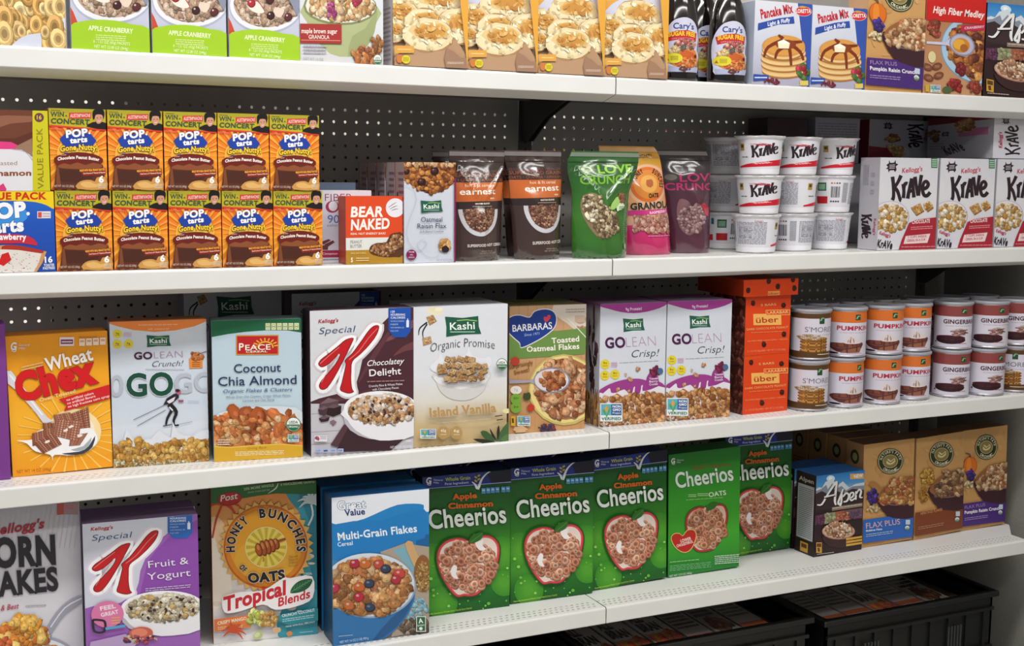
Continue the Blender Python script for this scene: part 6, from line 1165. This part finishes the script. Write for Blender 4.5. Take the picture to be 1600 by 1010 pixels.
# krave-like chocolate filled squares cartons
zK = zB(.9)
for k, x in enumerate((.7165, .8985, 1.0800)):
    carton('krave', .175, .065, .212, art_krave, six(WH, 'b8b6be', 'c0bec6'), x, .03, zB(x+.1), 'upright white chocolate cereal box with splashing milk glass, ' + ('beside the white cups', 'middle of the three', 'at the right frame edge')[k], left=side_krave, group='upright white chocolate cereal boxes')
carton('kravelay', .118, .22, .103, lambda A: side_krave_front(A), six(WH, 'a5a3aa', '9a5058'), 1.088, .055, zB(1.1)+.2145, 'white cereal box lying on its side atop the rightmost upright one', left=side_krave_lay)
carton('kravestack', .50, .10, .2, None, six('b8b6be'), .70, .30, zB(.9), 'plain pale carton at the back, under the sideways cereal boxes', name='shipping_carton', cat='carton')
carton('kraverot', .20, .07, .112, art_krave_rot, six('bcbac2', '8a2434'), .917, .30, zB(.9)+.2010, 'white cereal box lying sideways at the back, logo running downward')
carton('kraveback', .14, .07, .112, art_krave_back, six('bdbbc4', 'a8a6b0'), .745, .30, zB(.9)+.2010, 'white cereal box at the back turned so its fine print shows')
carton('darkbox', .12, .08, .11, None, six('4a3238', '38262a', '5a3c40'), .6, .30, zB(.6)+.20, 'dark maroon box at the back above the white cups', name='snack_box', cat='snack box')
carton('darkbox2', .10, .08, .198, None, six('3a2a2e'), .595, .30, zB(.6), 'dark maroon box at the back supporting another one behind the cups', name='snack_box', cat='snack box')
# --- third shelf
carton('purple_edge', .19, .06, .27, None, six('7a3a8c', 'b0a8b8'), -1.345+.005, .06, CT, 'purple and white box cut by the left frame edge on third shelf')
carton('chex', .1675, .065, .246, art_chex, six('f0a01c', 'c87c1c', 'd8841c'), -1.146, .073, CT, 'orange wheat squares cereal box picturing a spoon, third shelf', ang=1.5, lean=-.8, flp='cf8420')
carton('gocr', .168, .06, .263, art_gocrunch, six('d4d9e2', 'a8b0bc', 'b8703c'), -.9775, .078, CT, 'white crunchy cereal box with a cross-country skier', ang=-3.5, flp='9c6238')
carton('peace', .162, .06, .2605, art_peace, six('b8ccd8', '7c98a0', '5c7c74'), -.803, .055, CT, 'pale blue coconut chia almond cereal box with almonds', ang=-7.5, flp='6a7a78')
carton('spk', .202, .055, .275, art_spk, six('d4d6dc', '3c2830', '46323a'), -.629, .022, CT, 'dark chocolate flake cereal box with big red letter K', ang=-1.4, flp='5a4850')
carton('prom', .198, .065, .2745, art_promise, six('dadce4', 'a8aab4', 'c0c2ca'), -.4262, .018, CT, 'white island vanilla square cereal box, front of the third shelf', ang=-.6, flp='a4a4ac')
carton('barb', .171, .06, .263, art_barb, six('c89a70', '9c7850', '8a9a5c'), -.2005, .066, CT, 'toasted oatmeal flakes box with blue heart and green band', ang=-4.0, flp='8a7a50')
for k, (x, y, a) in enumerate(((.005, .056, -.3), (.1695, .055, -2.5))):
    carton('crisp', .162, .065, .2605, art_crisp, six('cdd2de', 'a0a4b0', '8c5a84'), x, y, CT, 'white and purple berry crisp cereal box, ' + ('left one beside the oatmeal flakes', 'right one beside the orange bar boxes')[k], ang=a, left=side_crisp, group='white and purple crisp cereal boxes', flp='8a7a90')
for k in (0, 1):
    carton('uber', .1285, .13, .1325, art_uber, six('dd4416', '4a2018', 'c03c14'), .368, .048, CT+k*.1329, 'red-orange peanut bar box, ' + ('lower', 'upper')[k]+' of the pair beside the canisters', name='snack_bar_box', cat='snack bar box', ang=3, left=side_uber, group='red-orange peanut bar boxes')
carton('tray', .152, .17, .037, art_tray, six('d8420f', '9c3010', 'c03c14'), .352, .035, CT+.2664, 'flat orange dotted snack bar tray lying on top of the bar boxes', name='snack_bar_tray', cat='snack bar box', ang=2)
carton('kback', .2, .06, .30, art_promise, six('8a8c92', '707278', '808288'), -.80, .33, CT, 'dim white cereal box at the back, above the coconut almond box')  # white carton with sides and top greyed to imitate shade at the back
carton('spkback', .19, .06, .285, art_spk, six('d4d6dc', '3c2830', '46323a'), -.60, .25, CT, 'red letter K cereal box at the back behind the front chocolate one')
for k, (key, w, d, h, fn, c, x, y, a, t) in enumerate((('prom', .198, .065, .2745, art_promise, six('dadce4', 'a8aab4', 'c0c2ca'), -.425, .096, -.6, 'white island vanilla cereal box in the second row'), ('barb', .171, .06, .263, art_barb, six('c89a70'), -.195, .132, -4, 'oatmeal flakes box in the second row behind the front one'), ('crisp', .162, .065, .2605, art_crisp, six('cdd2de', 'a0a4b0', '8c5a84'), .008, .125, 0, 'purple crisp cereal box in the second row, left'), ('crisp', .162, .065, .2605, art_crisp, six('cdd2de', 'a0a4b0', '8c5a84'), .176, .125, 0, 'purple crisp cereal box in the second row, right'))):
    carton(key, w, d, h, fn, c, x, y, CT, t, ang=a)
# --- fourth shelf
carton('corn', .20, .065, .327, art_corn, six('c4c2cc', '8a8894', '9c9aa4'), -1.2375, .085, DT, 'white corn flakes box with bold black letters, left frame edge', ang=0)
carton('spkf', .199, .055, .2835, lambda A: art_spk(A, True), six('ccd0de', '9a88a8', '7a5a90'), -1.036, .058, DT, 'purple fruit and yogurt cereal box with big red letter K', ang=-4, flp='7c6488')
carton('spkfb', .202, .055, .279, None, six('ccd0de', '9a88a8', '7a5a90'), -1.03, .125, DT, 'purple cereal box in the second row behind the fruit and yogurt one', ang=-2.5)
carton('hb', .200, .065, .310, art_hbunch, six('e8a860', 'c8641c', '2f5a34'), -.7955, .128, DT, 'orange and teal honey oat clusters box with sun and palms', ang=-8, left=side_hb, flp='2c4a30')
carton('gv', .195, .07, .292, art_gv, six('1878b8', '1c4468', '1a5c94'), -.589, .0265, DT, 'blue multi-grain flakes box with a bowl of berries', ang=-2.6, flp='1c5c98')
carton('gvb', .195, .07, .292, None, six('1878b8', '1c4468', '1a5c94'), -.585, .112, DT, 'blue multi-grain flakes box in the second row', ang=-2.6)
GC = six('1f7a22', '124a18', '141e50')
for k, (x, y, a, l) in enumerate(((-.376, .101, -3, 0), (-.177, .099, -2.8, -.5), (.022, .104, .8, -1.3))):
    carton('cheer', .1935, .065, .2945, art_cheer, GC, x, y, DT, 'green apple cinnamon oat ring cereal box, ' + ('partly behind the blue flakes box', 'just left of the shelf joint', 'just right of the shelf joint')[k], ang=a, lean=l, group='green apple cinnamon cereal boxes')
carton('cheer', .1935, .065, .2945, art_cheer, GC, .425, .182, DT, 'green apple cinnamon cereal box set back by the small muesli boxes', ang=-.5, lean=-1.2, group='green apple cinnamon cereal boxes')
carton('cheero', .191, .065, .285, art_cheeroats, six('2a8a26', '145a1c', '1c5a24'), .224, .1115, DT, 'brighter green oat ring box with a small red heart badge', ang=-1.2, lean=-1.2)
for k, (x, y) in enumerate(((-.378, .186), (-.176, .184), (.022, .186))):
    carton('cheer', .1935, .065, .2945, art_cheer, GC, x, y, DT, 'green cereal box in the second row, ' + ('left', 'middle', 'right')[k]+' one', ang=0)
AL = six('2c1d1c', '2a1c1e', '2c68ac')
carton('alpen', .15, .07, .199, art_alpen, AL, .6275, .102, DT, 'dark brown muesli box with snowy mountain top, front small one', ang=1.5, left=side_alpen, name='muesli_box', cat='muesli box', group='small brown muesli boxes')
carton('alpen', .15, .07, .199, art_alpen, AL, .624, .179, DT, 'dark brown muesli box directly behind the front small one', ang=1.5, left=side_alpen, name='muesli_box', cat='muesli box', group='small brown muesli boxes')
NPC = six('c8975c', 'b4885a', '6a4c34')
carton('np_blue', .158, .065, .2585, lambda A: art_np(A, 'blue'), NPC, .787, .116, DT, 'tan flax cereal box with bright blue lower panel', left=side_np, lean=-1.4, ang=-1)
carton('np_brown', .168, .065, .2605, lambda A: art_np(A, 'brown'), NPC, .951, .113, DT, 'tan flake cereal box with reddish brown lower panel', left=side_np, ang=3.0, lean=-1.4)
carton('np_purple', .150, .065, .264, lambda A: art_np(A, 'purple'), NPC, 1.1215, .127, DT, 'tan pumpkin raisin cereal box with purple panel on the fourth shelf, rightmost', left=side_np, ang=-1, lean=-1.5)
for k in range(3):
    carton('np_blue', .158, .065, .2585, lambda A: art_np(A, 'blue'), NPC, .787-.002*k, .190+.071*k, DT, f'tan flax cereal box, {NTH[k]} in the line behind the blue panelled one', left=side_np)

# ---------------------------------------------------------------- round containers
def lathe_base(prof, n=48, cap=True):
    V, F = [], []
    for r, z in prof:
        for i in range(n): a = 2*math.pi*i/n; V.append((r*math.sin(a), -r*math.cos(a), z))
    m = len(prof)
    for j in range(m-1):
        for i in range(n): k = (i+1) % n; F.append([j*n+i, j*n+k, (j+1)*n+k, (j+1)*n+i])
    if cap: F.append(list(range((m-1)*n, m*n))); F.append(list(range(n))[::-1])
    return V, F
def lathe_obj(name, prof, m, parent=None, n=48):
    V, F = lathe_base(prof, n); me = bpy.data.meshes.new(name); me.from_pydata(V, [], F)
    for p in me.polygons: p.use_smooth = len(p.vertices) == 4
    me.materials.append(m)
    return me
def wrap_mesh(name, rf, z0, z1, fn, m, nx=48, ny=1):
    def mp(u, v, o):
        a = (u-.5)*2*math.pi; z = z0+v*(z1-z0); r = rf(z)+o+.0002; return (r*math.sin(a), -r*math.cos(a), z)
    def nr(u, v):
        a = (u-.5)*2*math.pi; return (math.sin(a), -math.cos(a), 0)
    A = Art(2*math.pi*rf((z0+z1)/2), z1-z0, mp, nx, ny, .00001, nr); fn(A); return A.mesh(name, [m])
CR = .0445
def can_parts(kind, h=.1175):
    lab = wrap_mesh('label_'+kind, lambda z: CR, .006, h-.010, wrap_art(kind), PLAST)
    return lab
can_body = lathe_obj('body', [(CR-.002, .0), (CR+.0012, .0015), (CR+.0012, .004), (CR, .0055), (CR, .106), (CR+.0012, .1075), (CR+.0012, .1095), (CR-.001, .110)], RIM)
can_lid = lathe_obj('lid', [(CR+.0022, .1085), (CR+.0028, .1095), (CR+.0028, .1140), (CR+.001, .1158), (CR-.003, .1160), (CR-.004, .1148), (.002, .1148)], LID)
CANL = {k: can_parts(k) for k in ('pumpkin', 'ginger', 'smores')}
def can(kind, x, y, z, turn, label, group):
    r = bpy.data.objects.new('cereal_canister', None); COL.objects.link(r); r.location = (x, y, z); r.rotation_euler = (0, 0, math.radians(turn)); props(r, label, 'canister', group)
    link_mesh('body', can_body, r); link_mesh('lid', can_lid, r); link_mesh('label', CANL[kind], r)
def face_cam(x, y): return -math.degrees(math.atan2(x+1.2756, y+2.2067))
KN = {'pumpkin': 'orange banded pumpkin pie', 'ginger': 'maroon banded gingerbread', 'smores': 'brown banded pancake picture'}
def front_to_center(x, y):
    dx, dy = x+1.2756, y+2.2067; L = math.hypot(dx, dy); return x+dx/L*CR, y+dy/L*CR
rows = [[('smores', 1260.8, -6, 'beside the red-orange bar boxes'), ('pumpkin', 1317.5, -7, 'leftmost pumpkin one'), ('pumpkin', 1375, -4, 'middle pumpkin one'), ('pumpkin', 1427, -14, 'rightmost pumpkin one'), ('ginger', 1483, -6, 'left gingerbread one'), ('ginger', 1540, -18, 'right gingerbread one'), ('smores', 1595, -20, 'at the right frame edge')]]
LOWP = [(.529, .024), (.632, .026), (.7435, .026), (.850, .044), (.966, .034), (1.064, .018), (1.172, .03)]
for k, (kind, _, t, where) in enumerate(rows[0]):
    x, y = front_to_center(*LOWP[k]); turn = face_cam(x, y)+(4 if kind != 'smores' else 0)+(0, 12, 0, 0, 2, 10, -32)[k]
    can(kind, x, y, CT, turn, f'{KN[kind]} cereal canister in the lower row, {where}', 'round cereal canisters on the third shelf')
    kind2 = 'ginger' if k == 6 else kind
    dx = (.004, .006, .004, .000, .004, .008, .004)[k]
    w2 = where if k < 6 else 'at the right frame edge'
    can(kind2, x+dx, y+.004, CT+.1164, face_cam(x, y)+(0, 0, 0, 2, 0, 4, 4)[k], f'{KN[kind2]} cereal canister in the upper row, {w2}', 'round cereal canisters on the third shelf')
for lv in (0, 1):
    for k in range(7):
        x = .565+.1035*k; y = (.165 if k != 3 else .185)+.0
        can(('smores', 'pumpkin', 'pumpkin', 'pumpkin', 'ginger', 'ginger', 'ginger')[k], x, y, CT+.1164*lv, -40, f'cereal canister of the second row, {("first", "second", "third", "fourth", "fifth", "sixth", "seventh")[k]} from the bar boxes, {("lower", "upper")[lv]} layer', 'cereal canisters in the second row')
# cereal cups
CH = .0805
cup_r = lambda z: .0405+.0085*z/CH
cup_body = lathe_obj('body', [(.037, .0), (.0395, .0008), (cup_r(.003)+.0008, .003), (cup_r(.006), .005), (cup_r(.007)+.0008, .008), (cup_r(.012), .0105), (cup_r(.074), .074), (.0505, .0765), (.0525, .0782), (.0525, .0803), (.050, .0808)], CUPW)
def foil_mesh():
    V, F = [], []; n = 40; r0 = random.Random(4)
    V.append((0, 0, .0818))
    for i in range(n):
        a = 2*math.pi*i/n; r = .0525+r0.uniform(-.0006, .0010); 
        if 3 < i < 8: r += .003
        V.append((r*math.sin(a), -r*math.cos(a), .0812+r0.uniform(-.0004, .0006)))
    for i in range(n): F.append([0, 1+i, 1+(i+1) % n])
    for i in range(n):
        a = 2*math.pi*i/n; v = V[1+i]; V.append((v[0]*.995, v[1]*.995, .0790))
    for i in range(n): F.append([1+i, 1+n+i, 1+n+(i+1) % n, 1+(i+1) % n])
    me = bpy.data.meshes.new('peel_lid'); me.from_pydata(V, [], F); me.materials.append(FOIL); return me
cup_lid = foil_mesh(); cup_label = wrap_mesh('cup_label', lambda z: cup_r(z), .0125, .0735, cup_art, PLAST)
def cup(x, y, z, u, label, lid_turn=0):
    r = bpy.data.objects.new('cereal_cup', None); COL.objects.link(r); r.location = (x, y, z); r.scale = (1.04,)*3; r.rotation_euler = (0, 0, math.radians(face_cam(x, y)+(.5-u)*360)); props(r, label, 'cereal cup', 'white chocolate cereal cups in three tiers')
    link_mesh('body', cup_body, r); link_mesh('printed_sleeve', cup_label, r); l = link_mesh('peel_lid', cup_lid, r); l.rotation_euler = (0, 0, math.radians(lid_turn))
cols = [(.411, .072), (.535, .102), (.655, .122)]
US = [[.18, .97, .12], [.5, .24, .86], [.5, .48, .42]]
TN = ('bottom', 'middle', 'top'); CN = ('left', 'middle', 'right')
for lv in range(3):
    for c in range(3):
        x, y = cols[c]; j = ((.0, .0, .0), (.005, .004, .003), (.004, .006, .008))[lv][c]
        cup(x+j-.004, y, zB(x)+lv*.0856, US[lv][c], f'white chocolate cereal cup, {TN[lv]} tier, {CN[c]} column of the front three', (c*70+lv*110) % 360)
    cup(.424+.003*lv, .222, zB(.4)+lv*.0856, (.80, .22, .14)[lv], f'white cereal cup in shade at the back left of the cups, {TN[lv]} tier')

# ---------------------------------------------------------------- syrup bottles
def bottle_w(z): return float(np.interp(z, [0, .006, .012, .05, .09, .12, .14, .155, .17, .185, .20, .215], [.0405, .0425, .043, .0425, .0415, .040, .037, .034, .029, .022, .015, .0135]))
def bottle_mesh():
    V, F = [], []; n = 40; zs = [0, .002, .006, .012, .03, .05, .07, .09, .105, .12, .13, .14, .148, .155, .163, .17, .178, .185, .193, .20, .208, .215]
    for z in zs:
        hw = bottle_w(z)*(.93 if z == 0 else 1); dd = max(.68*hw, min(hw, .0135))
        for i in range(n):
            a = 2*math.pi*i/n; V.append((hw*math.sin(a), -dd*math.cos(a), z))
    for j in range(len(zs)-1):
        for i in range(n): k = (i+1) % n; F.append([j*n+i, j*n+k, (j+1)*n+k, (j+1)*n+i])
    F.append(list(range((len(zs)-1)*n, len(zs)*n))); F.append(list(range(n))[::-1])
    me = bpy.data.meshes.new('bottle_body'); me.from_pydata(V, [], F)
    for p in me.polygons: p.use_smooth = len(p.vertices) == 4
    me.materials.append(SYRUP); return me
bot_mesh = bottle_mesh(); bot_cap = lathe_obj('cap', [(.0165, .2155), (.0168, .219), (.0168, .236), (.014, .240), (.008, .243), (.007, .252), (.002, .253)], CAPR)
def bl(u, v, o):
    z = .018+v*.112; x = (u-.5)*.079; hw = bottle_w(z); t = min(abs(x)/hw, .97); return (x, -.68*hw*math.sqrt(1-t*t)-o-.0003, z)
def bln(u, v):
    z = .018+v*.112; x = (u-.5)*.079; hw = bottle_w(z); t = max(-.97, min(x/hw, .97)); nx_, ny_ = t/hw, -math.sqrt(1-t*t)/(.68*hw); L = math.hypot(nx_, ny_); return (nx_/L, ny_/L, 0)
LA = Art(.079, .112, bl, 12, 10, .00001, bln); art_syruplabel(LA); bot_label = LA.mesh('bottle_label', [PLAST])
for x, y, t, lab, full in ((.175, .045, 0, 'dark sugar free syrup bottle beside the baking mix', 1), (.297, .045, 0, 'dark sugar free syrup bottle beside the pancake mix', 1), (.290, .128, 10, 'dark syrup bottle behind the gap between the two front ones', 1)):
    r = bpy.data.objects.new('syrup_bottle', None); COL.objects.link(r); r.location = (x, y, zA(x)); r.rotation_euler = (0, 0, math.radians(t-16)); props(r, lab, 'syrup bottle', 'dark syrup bottles on the top shelf')
    link_mesh('body', bot_mesh, r); link_mesh('label', bot_label, r); link_mesh('cap', bot_cap, r)

# ---------------------------------------------------------------- stand-up pouches
def pouch(name, prof, h, D, fn, base, x, y, z, ang, label, cat, seed=1, group=None, vee=0, gl=None):
    """prof: [(v, left, right)] outline in metres; thin at the top seal, full at the foot"""
    r = random.Random(seed); ph = [r.uniform(0, 6.28) for _ in range(8)]
    pv = [p[0] for p in prof]; pl = [p[1] for p in prof]; pr_ = [p[2] for p in prof]
    def P(u, v, o=0, back=False):
        a, b = np.interp(v, pv, pl), np.interp(v, pv, pr_)
        g = np.interp(v, [0, .02, .12, .35, .6, .78, .87, .93, 1], [.80, .92, 1.0, .95, .72, .42, .16, .05, .03])
        s = max(0.0, 1-abs(2*u-1)**(2.6-1.2*v)); bul = D/2*g*s**.8
        wr = 0
        if 0 < v < .9: wr = .0013*s*(math.sin(9*u+14*v+ph[0])*math.sin(11*v-7*u+ph[1])+.7*math.sin(23*v+5*u+ph[2])*math.sin(8*u+ph[3]))
        if v > .86: wr += .0005*math.sin(20*u+ph[4])
        if vee and not back:
            c = vee; d = abs(abs(u-c)-(v-.52)*1.35)      # two folds meeting in a V, then one running down
            if v > .52: wr += .0045*math.exp(-(d/.045)**2)*min(1, (v-.50)*6)*(1 if v < .86 else 0)
            else: wr += .0040*math.exp(-((u-c)/.05)**2)*min(1, v*4)
        yy = -(bul+wr)-.0006-o if not back else bul+wr*.6+.0006
        zz = h*v-(.004*s if v < .02 else 0)*0
        return (a+(b-a)*u, yy, zz)
    def N(u, v):
        e = .01; a = np.array(P(min(u+e, 1), v)); b = np.array(P(max(u-e, 0), v)); c = np.array(P(u, min(v+e, 1))); d = np.array(P(u, max(v-e, 0)))
        n = np.cross(a-b, c-d); L = np.linalg.norm(n) or 1; return tuple(n/L)
    nx, ny = 20, 24
    GRD = {(i, j_, b_): P(i/nx, j_/ny, 0, b_) for i in range(nx+1) for j_ in range(ny+1) for b_ in (False, True)}
    def PG(u, v, o):
        i, j_ = min(int(u*nx), nx-1), min(int(v*ny), ny-1); a, b = u*nx-i, v*ny-j_
        q = [GRD[(i+s1, j_+s2, False)] for s1, s2 in ((0, 0), (1, 0), (1, 1), (0, 1))]
        # same diagonal as the body below, so the print never dips under the film
        if a >= b: p = [q[0][k]+(q[1][k]-q[0][k])*a+(q[2][k]-q[1][k])*b for k in range(3)]
        else: p = [q[0][k]+(q[3][k]-q[0][k])*b+(q[2][k]-q[3][k])*a for k in range(3)]
        return (p[0], p[1]-o-.0006, p[2])
    A = Art(abs(pr_[0]-pl[0]), h, PG, nx, ny, .00003, N); A.diag = True
    V, F, NN = [], [], []
    for bk in (False, True):
        for j in range(ny+1):
            for i in range(nx+1):
                u, v = i/nx, j/ny; V.append(P(u, v, 0, bk)); n_ = N(u, v); NN.append(n_ if not bk else (n_[0], -n_[1], n_[2]))
    k0 = (nx+1)*(ny+1)
    for j in range(ny):
        for i in range(nx):
            a = j*(nx+1)+i; F.append([a, a+1, a+nx+2]); F.append([a, a+nx+2, a+nx+1]); a += k0; F.append([a+1, a, a+nx+1, a+nx+2])
        for i in (0, nx):
            a = j*(nx+1)+i; F.append([a, a+nx+1, a+nx+1+k0, a+k0])
    for j in (0, ny):
        for i in range(nx): a = j*(nx+1)+i; F.append([a, a+k0, a+1+k0, a+1])
    root = bpy.data.objects.new(name, None); COL.objects.link(root); root.location = (x, y, z); root.rotation_euler = (0, 0, math.radians(ang)); props(root, label, cat, group)
    fn(A); me = A.mesh('pouch_body', [gl or FILM], (V, F, [srgb(base)]*len(F), NN)); b = link_mesh('pouch_body', me, root)
    # pressed seam strip and tear line along the top
    S_ = Art(1, h, lambda u, v, o: PG(u, v, o+.0012), nx, ny, .00002, N); S_.diag = True
    S_.emit([(0, 1.2), (100, 1.2), (100, 5), (0, 5)], mixc(base, 'c8c4c4', .28), raw=True); S_.up(); S_.emit([(0, 9.2), (100, 9.2), (100, 10.2), (0, 10.2)], mixc(base, '101010', .3), raw=True)
    link_mesh('top_seal', S_.mesh('top_seal', [gl or FILM]), root)
    return root
EP1 = [(0, 0, .108), (.06, 0, .111), (.4, 0, .113), (.8, 0, .116), (.93, 0, .118), (1, 0, .118)]
EP = [(0, 0, .099), (.06, -.003, .101), (.4, -.009, .102), (.8, -.017, .101), (.93, -.026, .100), (1, -.027, .100)]
pouch('hot_cereal_pouch', EP1, .2145, .058, lambda A: art_earnest(A, 1), '35211f', -.340, .052, zB(-.3), 0, 'glossy brown hot cereal pouch beside the white cookie box', 'pouch', 3, 'brown hot cereal pouches', vee=.56)
pouch('hot_cereal_pouch', EP, .2165, .058, art_earnest, '35211f', -.196, .052, zB(-.2), 0, 'glossy brown hot cereal pouch beside the green granola pouch', 'pouch', 8, 'brown hot cereal pouches')
for k, (x, y) in enumerate(((-.305, .16), (-.165, .15))):
    pouch('hot_cereal_pouch', EP, .214, .06, art_earnest, '2c1c1a', x, y, zB(-.2), 0, 'dark brown hot cereal pouch in the second row, ' + ('left', 'right')[k], 'pouch', 5+k)
GP = [(0, 0, .118), (.05, -.004, .122), (.35, -.006, .122), (.62, -.006, .124), (.72, -.011, .132), (.82, -.017, .141), (.93, -.017, .145), (.97, -.010, .145), (1, -.008, .145)]
pouch('granola_pouch', GP, .217, .066, art_green, '2c5826', -.066, .046, zB(0), -3, 'shiny green granola pouch with heart shaped window', 'pouch', 12, vee=.5)
HP = [(0, 0, .112), (.05, -.006, .112), (.3, -.024, .106), (.6, -.042, .094), (.85, -.055, .084), (.93, -.060, .078), (1, -.062, .066)]
pouch('granola_pouch', HP, .23, .06, art_hbgran, 'd89438', .088, .108, zB(.1), -6, 'yellow and pink honey oat granola pouch behind the green one', 'pouch', 21)
DP = [(0, 0, .094), (.06, -.003, .096), (.5, -.018, .094), (.8, -.030, .092), (.93, -.036, .088), (1, -.038, .080)]
pouch('granola_pouch', DP, .224, .055, art_darklove, '3a2028', .212, .125, zB(.2), -14, 'dark maroon granola pouch with pink letters beside the cups', 'pouch', 33)

# ---------------------------------------------------------------- black crates with packets under the fourth shelf
def crate(x0, x1, y0, y1, z0, z1, label):
    r = bpy.data.objects.new('plastic_crate', None); COL.objects.link(r); r.location = ((x0+x1)/2, (y0+y1)/2, z0); props(r, label, 'crate', 'black plastic crates under the shelves')
    W, D, H = (x1-x0)/2, (y1-y0)/2, z1-z0; t = .006
    for s_ in (-1, 1):
        bm = bmesh.new(); addbox(bm, (-W, s_*D-(t if s_ > 0 else 0), 0), (W, s_*D+(t if s_ < 0 else 0), H))
        for k in range(9): xx = -W+.03+k*(2*W-.06)/8; addbox(bm, (xx-.004, s_*D-.006, .02), (xx+.004, s_*D+.006, H-.04))
        for zz in (.05, H*.5, H-.045): addbox(bm, (-W, s_*D-.008, zz-.004), (W, s_*D+.008, zz+.004))
        bmobj('crate_side', bm, CRATE, r)
        bm = bmesh.new(); addbox(bm, (s_*W-(t if s_ > 0 else 0), -D, 0), (s_*W+(t if s_ < 0 else 0), D, H)); bmobj('crate_side', bm, CRATE, r)
    bm = bmesh.new(); addbox(bm, (-W, -D, 0), (W, D, t)); bmobj('crate_bottom', bm, CRATE, r)
    bm = bmesh.new()
    for a, b in (((-W-.012, -D-.012), (W+.012, -D+.006)), ((-W-.012, D-.006), (W+.012, D+.012)), ((-W-.012, -D), (-W+.006, D)), ((W-.006, -D), (W+.012, D))): addbox(bm, (*a, H-.014), (*b, H), .002)
    bmobj('rim', bm, CRATE, r)
    for s_ in (-1, 1):
        for k in range(5): bm = bmesh.new(); addbox(bm, (s_*W*.5-.02+k*.010, -D-.0095, H*.55), (s_*W*.5-.0165+k*.010, -D-.0062, H*.75)); bmobj('vent_slot', bm, mat('crate_slot_grey', '3a3c3c', rough=.4), r)
crate(-.62, -.035, .05, .39, .166, .472, 'black plastic crate below the fourth shelf, left of the centre joint')
crate(.0, .575, .05, .39, .166, .472, 'black plastic crate of packets below the shelf, right of the joint')
crate(.63, 1.165, .05, .39, .166, .455, 'black plastic crate of packets at the right end beneath the shelf')
def art_packet(A):
    A.fill('b8b4b4'); A.text('ALL', 12, 30, 56, 30, 22, '201c1c', bold=.08, shear=.15); A.text('BRAN', 12, 58, 80, 58, 22, '201c1c', bold=.08, shear=.15)
    A.R(0, 66, 100, 100, 'a89890'); A.bits(30, 82, 20, 12, 8, 14, ['c08030', 'b06828', 'c84830']); A.bits(72, 80, 22, 12, 8, 13, ['a84830', 'b87038'], seed=3); A.R(0, 97, 100, 100, '8a3028')
def art_packet2(A):
    A.fill('9a9692'); A.greek(8, 6, 90, 40, 3, '302c2c', th=.7); A.bits(50, 66, 32, 22, 20, 14, ['7a4c38', '5a3428', '8c6048']); 
def art_packet3(A):
    A.fill('a09a98'); A.greek(6, 8, 92, 60, 5, '4a4646', th=.55); A.R(0, 80, 100, 92, 'b05838')
PKM = {}
def packet(kind, x, y, z, w, d, ang, tilt, label):
    if kind not in PKM:
        fn = {'a': art_packet, 'b': art_packet2, 'c': art_packet3}[kind]
        T = Art(.1, .15, lambda u, v, o: (u*.1, v*.15, .025+o)); fn(T); PKM[kind] = T.mesh('packet_'+kind, [FILM], carton_base(.1, .15, .025, six('8a8684')))
    o = bpy.data.objects.new('cereal_packet', PKM[kind]); COL.objects.link(o); o.location = (x, y, z); o.rotation_euler = (math.radians(tilt), 0, math.radians(ang)); o.scale = (w/.1, d/.15, 1); props(o, label, 'packet', 'printed packets lying in the crates')
PL = [('a', .012, 1, 'first'), ('a', .100, 1, 'second'), ('a', .188, 1, 'third'), ('c', .277, 1, 'fourth'), ('b', .354, 1, 'fifth'), ('c', .432, 1, 'sixth')]
for k, (kd, x, a, n_) in enumerate(PL): packet(kd, x, .068+.01*(k % 3), .425, .082 if kd == 'a' else .07, .19, a, -1.5 if False else 2, f'printed packet lying in the crate right of the joint, {n_} from the left')
for k, (kd, x, a, n_) in enumerate((('c', .645, 1, 'first'), ('c', .728, 1, 'second'), ('a', .811, 1, 'third'), ('c', .895, 1, 'fourth'), ('b', .978, 1, 'fifth'))): packet(kd, x, .066+.01*(k % 2), .415, .076, .19, a, 2, f'printed packet lying in the rightmost crate, {n_} from the left')
for cx, w_ in ((.2875, .55), (.8975, .50)):
    bm = bmesh.new(); addbox(bm, (cx-w_/2, .07, .174), (cx+w_/2, .37, .424 if cx < .5 else .414), .003); props(bmobj('packet_carton', bm, mat('brown_cardboard', '4a3a2c', rough=.8, noise=.3)), 'brown cardboard carton filling the ' + ('middle' if cx < .5 else 'rightmost')+' black crate', 'carton')
